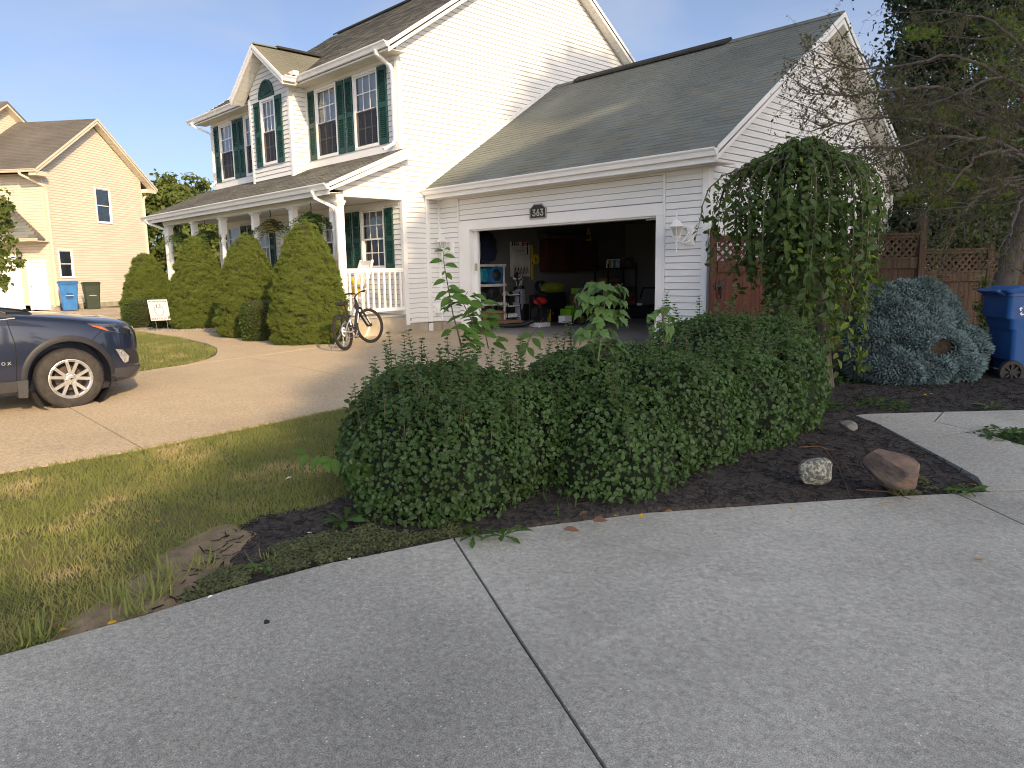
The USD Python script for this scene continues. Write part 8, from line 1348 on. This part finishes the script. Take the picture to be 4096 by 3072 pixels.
def chips(poly, n, seed, h):
    g = np.random.default_rng(seed); x0, y0, x1, y1 = poly.bounds; q = g.uniform([x0, y0], [x1, y1], (n * 2, 2)); q = q[contains_xy(poly, q[:, 0], q[:, 1])][:n]; m = len(q); p = np.c_[q, h(q[:, 0], q[:, 1]) + g.uniform(0.006, 0.022, m)]; bx = trimesh.creation.box([0.13, 1.0, 0.06]); b = bx.vertices.copy(); b[:, 0] *= 1 - 0.5 * (b[:, 1] > 0); a = rdir(m, g) * [1, 1, 0.28]; return MB().scatter((b, bx.faces), p, a, rdir(m, g) * 0.35 + [0, 0, 1.0], g.uniform(0.015, 0.065, m))
CHIP = mat('mulch_chip_wood', (0.085, 0.072, 0.066), 0.9, 0.3, 30, island=0.9)
q = solo('mulch_chips', chips(mulch, 34000, 104, lambda x, y: bed(x, y) + 0.004), CHIP, 'loose dark bark chips covering the mulch bed', 'mulch', kind='stuff')
g = np.random.default_rng(105); cover = Polygon([(-3.49, 0.95), (-3.47, 1.5), (-3.40, 1.95), (-3.18, 2.5), (-3.0, 2.85), (-3.35, 2.75), (-3.7, 2.35), (-3.85, 1.95), (-3.8, 1.5)]); SPG = leaf_mat('spurge_leaf', (0.11, 0.125, 0.055), (0.20, 0.205, 0.10), 0.2, 0.7, 6.0, odd=(0.16, 0.07, 0.05), odd_at=0.95)
def carpet(poly, n, size, m, label, cat, seed, h=bed):
    g = np.random.default_rng(seed); x0, y0, x1, y1 = poly.bounds; q = g.uniform([x0, y0], [x1, y1], (n * 3, 2)); q = q[contains_xy(poly, q[:, 0], q[:, 1])]; nn = meshkit.fbm(np.c_[q * 5, np.zeros(len(q))], 3, seed); q = q[nn > 0.40][:n]; k = len(q); p = np.c_[q, h(q[:, 0], q[:, 1]) + g.uniform(0.008, 0.035, k)]; s = solo('ground_cover', MB().scatter(LEAF_ROUND, p, rdir(k, g) * [1, 1, 0.3], rdir(k, g) * 0.5 + [0, 0, 1.0], size * g.uniform(0.6, 1.4, k)), m, label, cat, kind='stuff')
carpet(cover, 17000, 0.015, SPG, 'flat grey green spurge creeping along the pavement edge', 'ground cover', 106)
c_ = on_z(1985, 1058, 0.12); carpet(Point(c_[0] + 0.1, c_[1] - 0.02).buffer(0.28).difference(pave.buffer(0.02)).difference(side.buffer(0.02)), 2600, 0.015, SPG, 'spurge patch beside the brown boulder at the pavement corner', 'ground cover', 107)
IVY = leaf_mat('ground_ivy', (0.045, 0.10, 0.02), (0.10, 0.18, 0.04), 0.35, 0.5, 4.0); c1 = on_z(1900, 815, 0.2)
for vx, vy, n, r, s, lb in ((1840, 822, 160, 0.30, 0.055, 'low weeds under the left side of the blue spruce'), (1940, 815, 260, 0.36, 0.06, 'bright green weeds at the foot of the blue spruce'), (2068, 818, 80, 0.13, 0.055, 'small weeds in front of the blue bin wheel'), (1905, 878, 140, 0.26, 0.04, 'weed tuft in the mulch right of the weeping tree'), (1770, 880, 120, 0.22, 0.045, 'yellow green weeds at the foot of the weeping tree'), (2190, 950, 420, 0.30, 0.04, 'leaf litter and weeds in the small bed at the right edge')):
    c = on_z(vx, vy, float(bed(*on_z(vx, vy, 0.2)[:2]))); gg = np.random.default_rng(n + vx); a = gg.uniform(0, 2 * PI, n); rr = r * np.sqrt(gg.uniform(0, 1, n)); p = np.c_[c[0] + rr * np.cos(a), c[1] + rr * np.sin(a), c[2] + gg.uniform(0.015, 0.10, n) * (1 - rr / r * 0.6)]; solo('weed_patch', MB().scatter(LEAF_ROUND, p, rdir(n, gg) * [1, 1, 0.3], rdir(n, gg) * 0.4 + [0, 0, 1.0], s * gg.uniform(0.6, 1.3, n)), IVY, lb, 'weeds', kind='stuff')
DAN = leaf_mat('dandelion_leaf', (0.06, 0.12, 0.025), (0.12, 0.19, 0.045), 0.35, 0.5, 4.0); TOOTH = leaf_shape([0, 0.15, 0.28, 0.36, 0.5, 0.58, 0.74, 0.84, 1.0], [0, 0.035, 0.07, 0.045, 0.11, 0.07, 0.14, 0.10, 0], 0.4, 0.35)
for vx, vy, n, L, lb in ((1088, 1158, 9, 0.15, 'dandelion weed at the pavement edge right of the slab joint'), (1022, 1160, 8, 0.12, 'dandelion weed at the pavement edge above the slab joint'), (745, 1128, 12, 0.17, 'flat dandelion rosette in the mulch left of the hedge'), (2088, 1062, 9, 0.14, 'dandelion weed at the mulch corner beside the pavement'), (575, 1222, 8, 0.10, 'small weed rosette in the spurge by the pavement'), (2140, 880, 7, 0.16, 'thin pale weed in the mulch near the side walk')):
    c = on_z(vx, vy, float(bed(*on_z(vx, vy, 0.05)[:2])) + 0.02); T = Thing('dandelion', lb, 'weed', c); gg = np.random.default_rng(vx)
    for k in range(n): a = 2 * PI * k / n + gg.uniform(-0.3, 0.3); one_leaf(T, DAN, c, np.array([math.cos(a), math.sin(a), gg.uniform(0.15, 0.7)]), np.array([0, 0, 1.0]) + gg.normal(size=3) * 0.2, L * gg.uniform(0.7, 1.2), TOOTH)
LONG = (np.array([[-0.025, 0, 0], [0.025, 0, 0], [-0.03, 0.4, 0.10], [0.03, 0.4, 0.10], [-0.02, 0.75, 0.05], [0.02, 0.75, 0.05], [0, 1, -0.1]], float), np.array([[0, 1, 3], [0, 3, 2], [2, 3, 5], [2, 5, 4], [4, 5, 6]]))
for vx, vy, n, L, lb in ((330, 1290, 40, 0.16, 'coarse grass tuft on the bare soil by the pavement'), (285, 1330, 34, 0.14, 'grass tuft at the pavement edge below the bare soil'), (440, 1225, 30, 0.12, 'grass tuft at the top of the bare soil patch'), (70, 1385, 60, 0.12, 'bright grass tuft at the pavement edge on the far left'), (1215, 1120, 14, 0.22, 'long drooping grass blades under the notch of the hedge'), (570, 1215, 18, 0.10, 'grass tuft growing in the spurge'), (360, 1250, 30, 0.15, 'grass tuft left of the bare soil patch'), (250, 1300, 36, 0.13, 'dry grass tuft left of the pavement edge')):
    c = on_z(vx, vy, 0.01); gg = np.random.default_rng(vx + 5); T = Thing('grass_tuft', lb, 'grass', c); a = gg.uniform(0, 2 * PI, n); e = gg.uniform(0.4, 2.2, n); T.part('blades', MB().scatter(LONG, np.c_[c[0] + gg.normal(size=n) * 0.035, c[1] + gg.normal(size=n) * 0.035, np.full(n, c[2])], np.stack([np.cos(a), np.sin(a), e], -1), np.stack([np.cos(a), np.sin(a), np.full(n, 0.5)], -1), L * gg.uniform(0.5, 1.3, n)), GRASS if vx != 1215 else DAN, kind='stuff')
YLF = leaf_mat('yellow_fallen_leaf', (0.50, 0.30, 0.03), (0.60, 0.42, 0.08), 0.2, 0.6, 5.0); BLF = leaf_mat('brown_fallen_leaf', (0.16, 0.09, 0.05), (0.24, 0.15, 0.09), 0.1, 0.8, 5.0); PLF = mat('pale_petal', (0.75, 0.72, 0.62), 0.7)
z4 = lambda x, y: ((2200 + x / 1.1667) / K, (1500 + y / 1.1667) / K); z2 = lambda x, y: (x / 1.4427 / K, (1600 + y / 1.4427) / K)
YG1, YG2, YG3 = 'yellow leaves along the front pavement edge', 'yellow leaves beside the side walk', 'yellow leaves at the lawn edge on the left'
LEAVES = [(z4(*q), YLF, 'yellow leaf on the mulch along the front pavement edge', YG1, 0.045) for q in ((300, 660), (570, 635), (440, 652), (920, 620), (1130, 628), (1555, 600))] + [(z4(*q), YLF, 'yellow fallen leaf on the mulch beside the side walk', YG2, 0.045) for q in ((1735, 475), (1740, 90), (1770, 88), (1560, 200), (1690, 185), (1990, 515))] + [(z4(1975, 855), YLF, 'lone yellow leaf on the open pavement at right', None, 0.05), (z4(2075, 305), YLF, 'yellow leaf in the small bed at the right edge', None, 0.06), (z4(200, 682), BLF, 'curled brown leaf on the mulch under the hedge', None, 0.09), (z4(180, 640), BLF, 'brown leaf upright against the hedge foot', None, 0.07), (z4(62, 722), BLF, 'pale curled leaf lying on the pavement edge below the hedge', None, 0.09)] + [(z2(*q), YLF, 'yellow leaf at the lawn edge on the left', YG3, 0.045) for q in ((225, 1262), (335, 1338), (620, 1295))] + [(z2(300, 1285), BLF, 'reddish brown leaf on the dry grass at left', None, 0.05), (z2(905, 705), YLF, 'yellow leaf lying in the middle of the lawn', None, 0.05), (z2(1690, 445), PLF, 'crumpled white petal on the shaded grass by the hedge', None, 0.06), (z2(1770, 768), PLF, 'white petal on the mulch left of the hedge', None, 0.03), (z2(2022, 922), PLF, 'round white petal at the pavement edge', None, 0.035), (z2(1230, 1128), PLF, 'white petal in the spurge near the pavement', None, 0.03), (z2(1522, 1290), M_['black'], 'small dark pebble on the pavement', None, 0.03)]
for gname in (YG1, YG2, YG3):
    ii = sorted([i for i, e in enumerate(LEAVES) if e[3] == gname], key=lambda i: LEAVES[i][0][0])
    for r, i in enumerate(ii): e = LEAVES[i]; LEAVES[i] = (e[0], e[1], ('leftmost', 'second', 'third', 'fourth', 'fifth', 'sixth')[r] + (' ' if r == 0 else ' from left ') + e[2], e[3], e[4])
for (vx, vy), m_, lb, grp, s in LEAVES:
    z0 = 0.02; c = on_z(vx, vy, z0); z0 = float(bed(c[0], c[1])) + 0.03; c = on_z(vx, vy, z0); gg = np.random.default_rng(int(vx * 7)); a = gg.uniform(0, 2 * PI); solo('fallen_leaf' if m_ in (YLF, BLF) else 'petal' if m_ is PLF else 'pebble', MB().scatter(LEAF_BIG if m_ is not M_['black'] else LEAF_ROUND, [c], np.array([[math.cos(a), math.sin(a), 0.15]]), np.array([[gg.normal() * 0.3, gg.normal() * 0.3, 1.0]]), [s]), m_, lb, 'leaf' if m_ in (YLF, BLF) else 'petal' if m_ is PLF else 'pebble', grp, smooth=True)
g = np.random.default_rng(111)
for k, (x0, y0, x1, y1) in enumerate(((1160, 378, 1320, 382), (1320, 400, 1420, 500), (1430, 540, 1700, 580), (1100, 450, 1240, 500), (1280, 380, 1400, 560))):
    a, b = z4(x0, y0), z4(x1, y1); p0, p1 = on_z(*a, 0.13), on_z(*b, 0.13); p0[2] = float(bed(p0[0], p0[1])) + 0.025; p1[2] = float(bed(p1[0], p1[1])) + 0.02; solo('twig', MB().tube([p0, (p0 + p1) / 2 + [0.01, 0.01, 0.02], p1], [0.004, 0.0035, 0.002], 5), BLF, ('pale dry twig lying above the lichen rock', 'thin twig between the two rocks', 'long dry twig below the brown boulder', 'thin twig left of the lichen rock', 'bent twig crossing the mulch between the rocks')[k], 'twig')
g = np.random.default_rng(112); n = 2600; q = g.uniform([-21, 6.3], [-13, 8.0], (n * 3, 2)); q = q[contains_xy(strip, q[:, 0], q[:, 1])][:n]; st_ = trimesh.creation.icosphere(1, 1.0); solo('gravel_stones', MB().scatter((st_.vertices * [0.9, 1, 0.6], st_.faces), np.c_[q, ground(q[:, 0], q[:, 1]) + 0.012], rdir(len(q), g), rdir(len(q), g) * 0.3 + [0, 0, 1.0], g.uniform(0.015, 0.035, len(q))), mat('pale_river_stone', (0.42, 0.36, 0.28), 0.8, 0.3, 9, island=0.3), 'pale river gravel under the cone shrubs', 'gravel', kind='stuff')
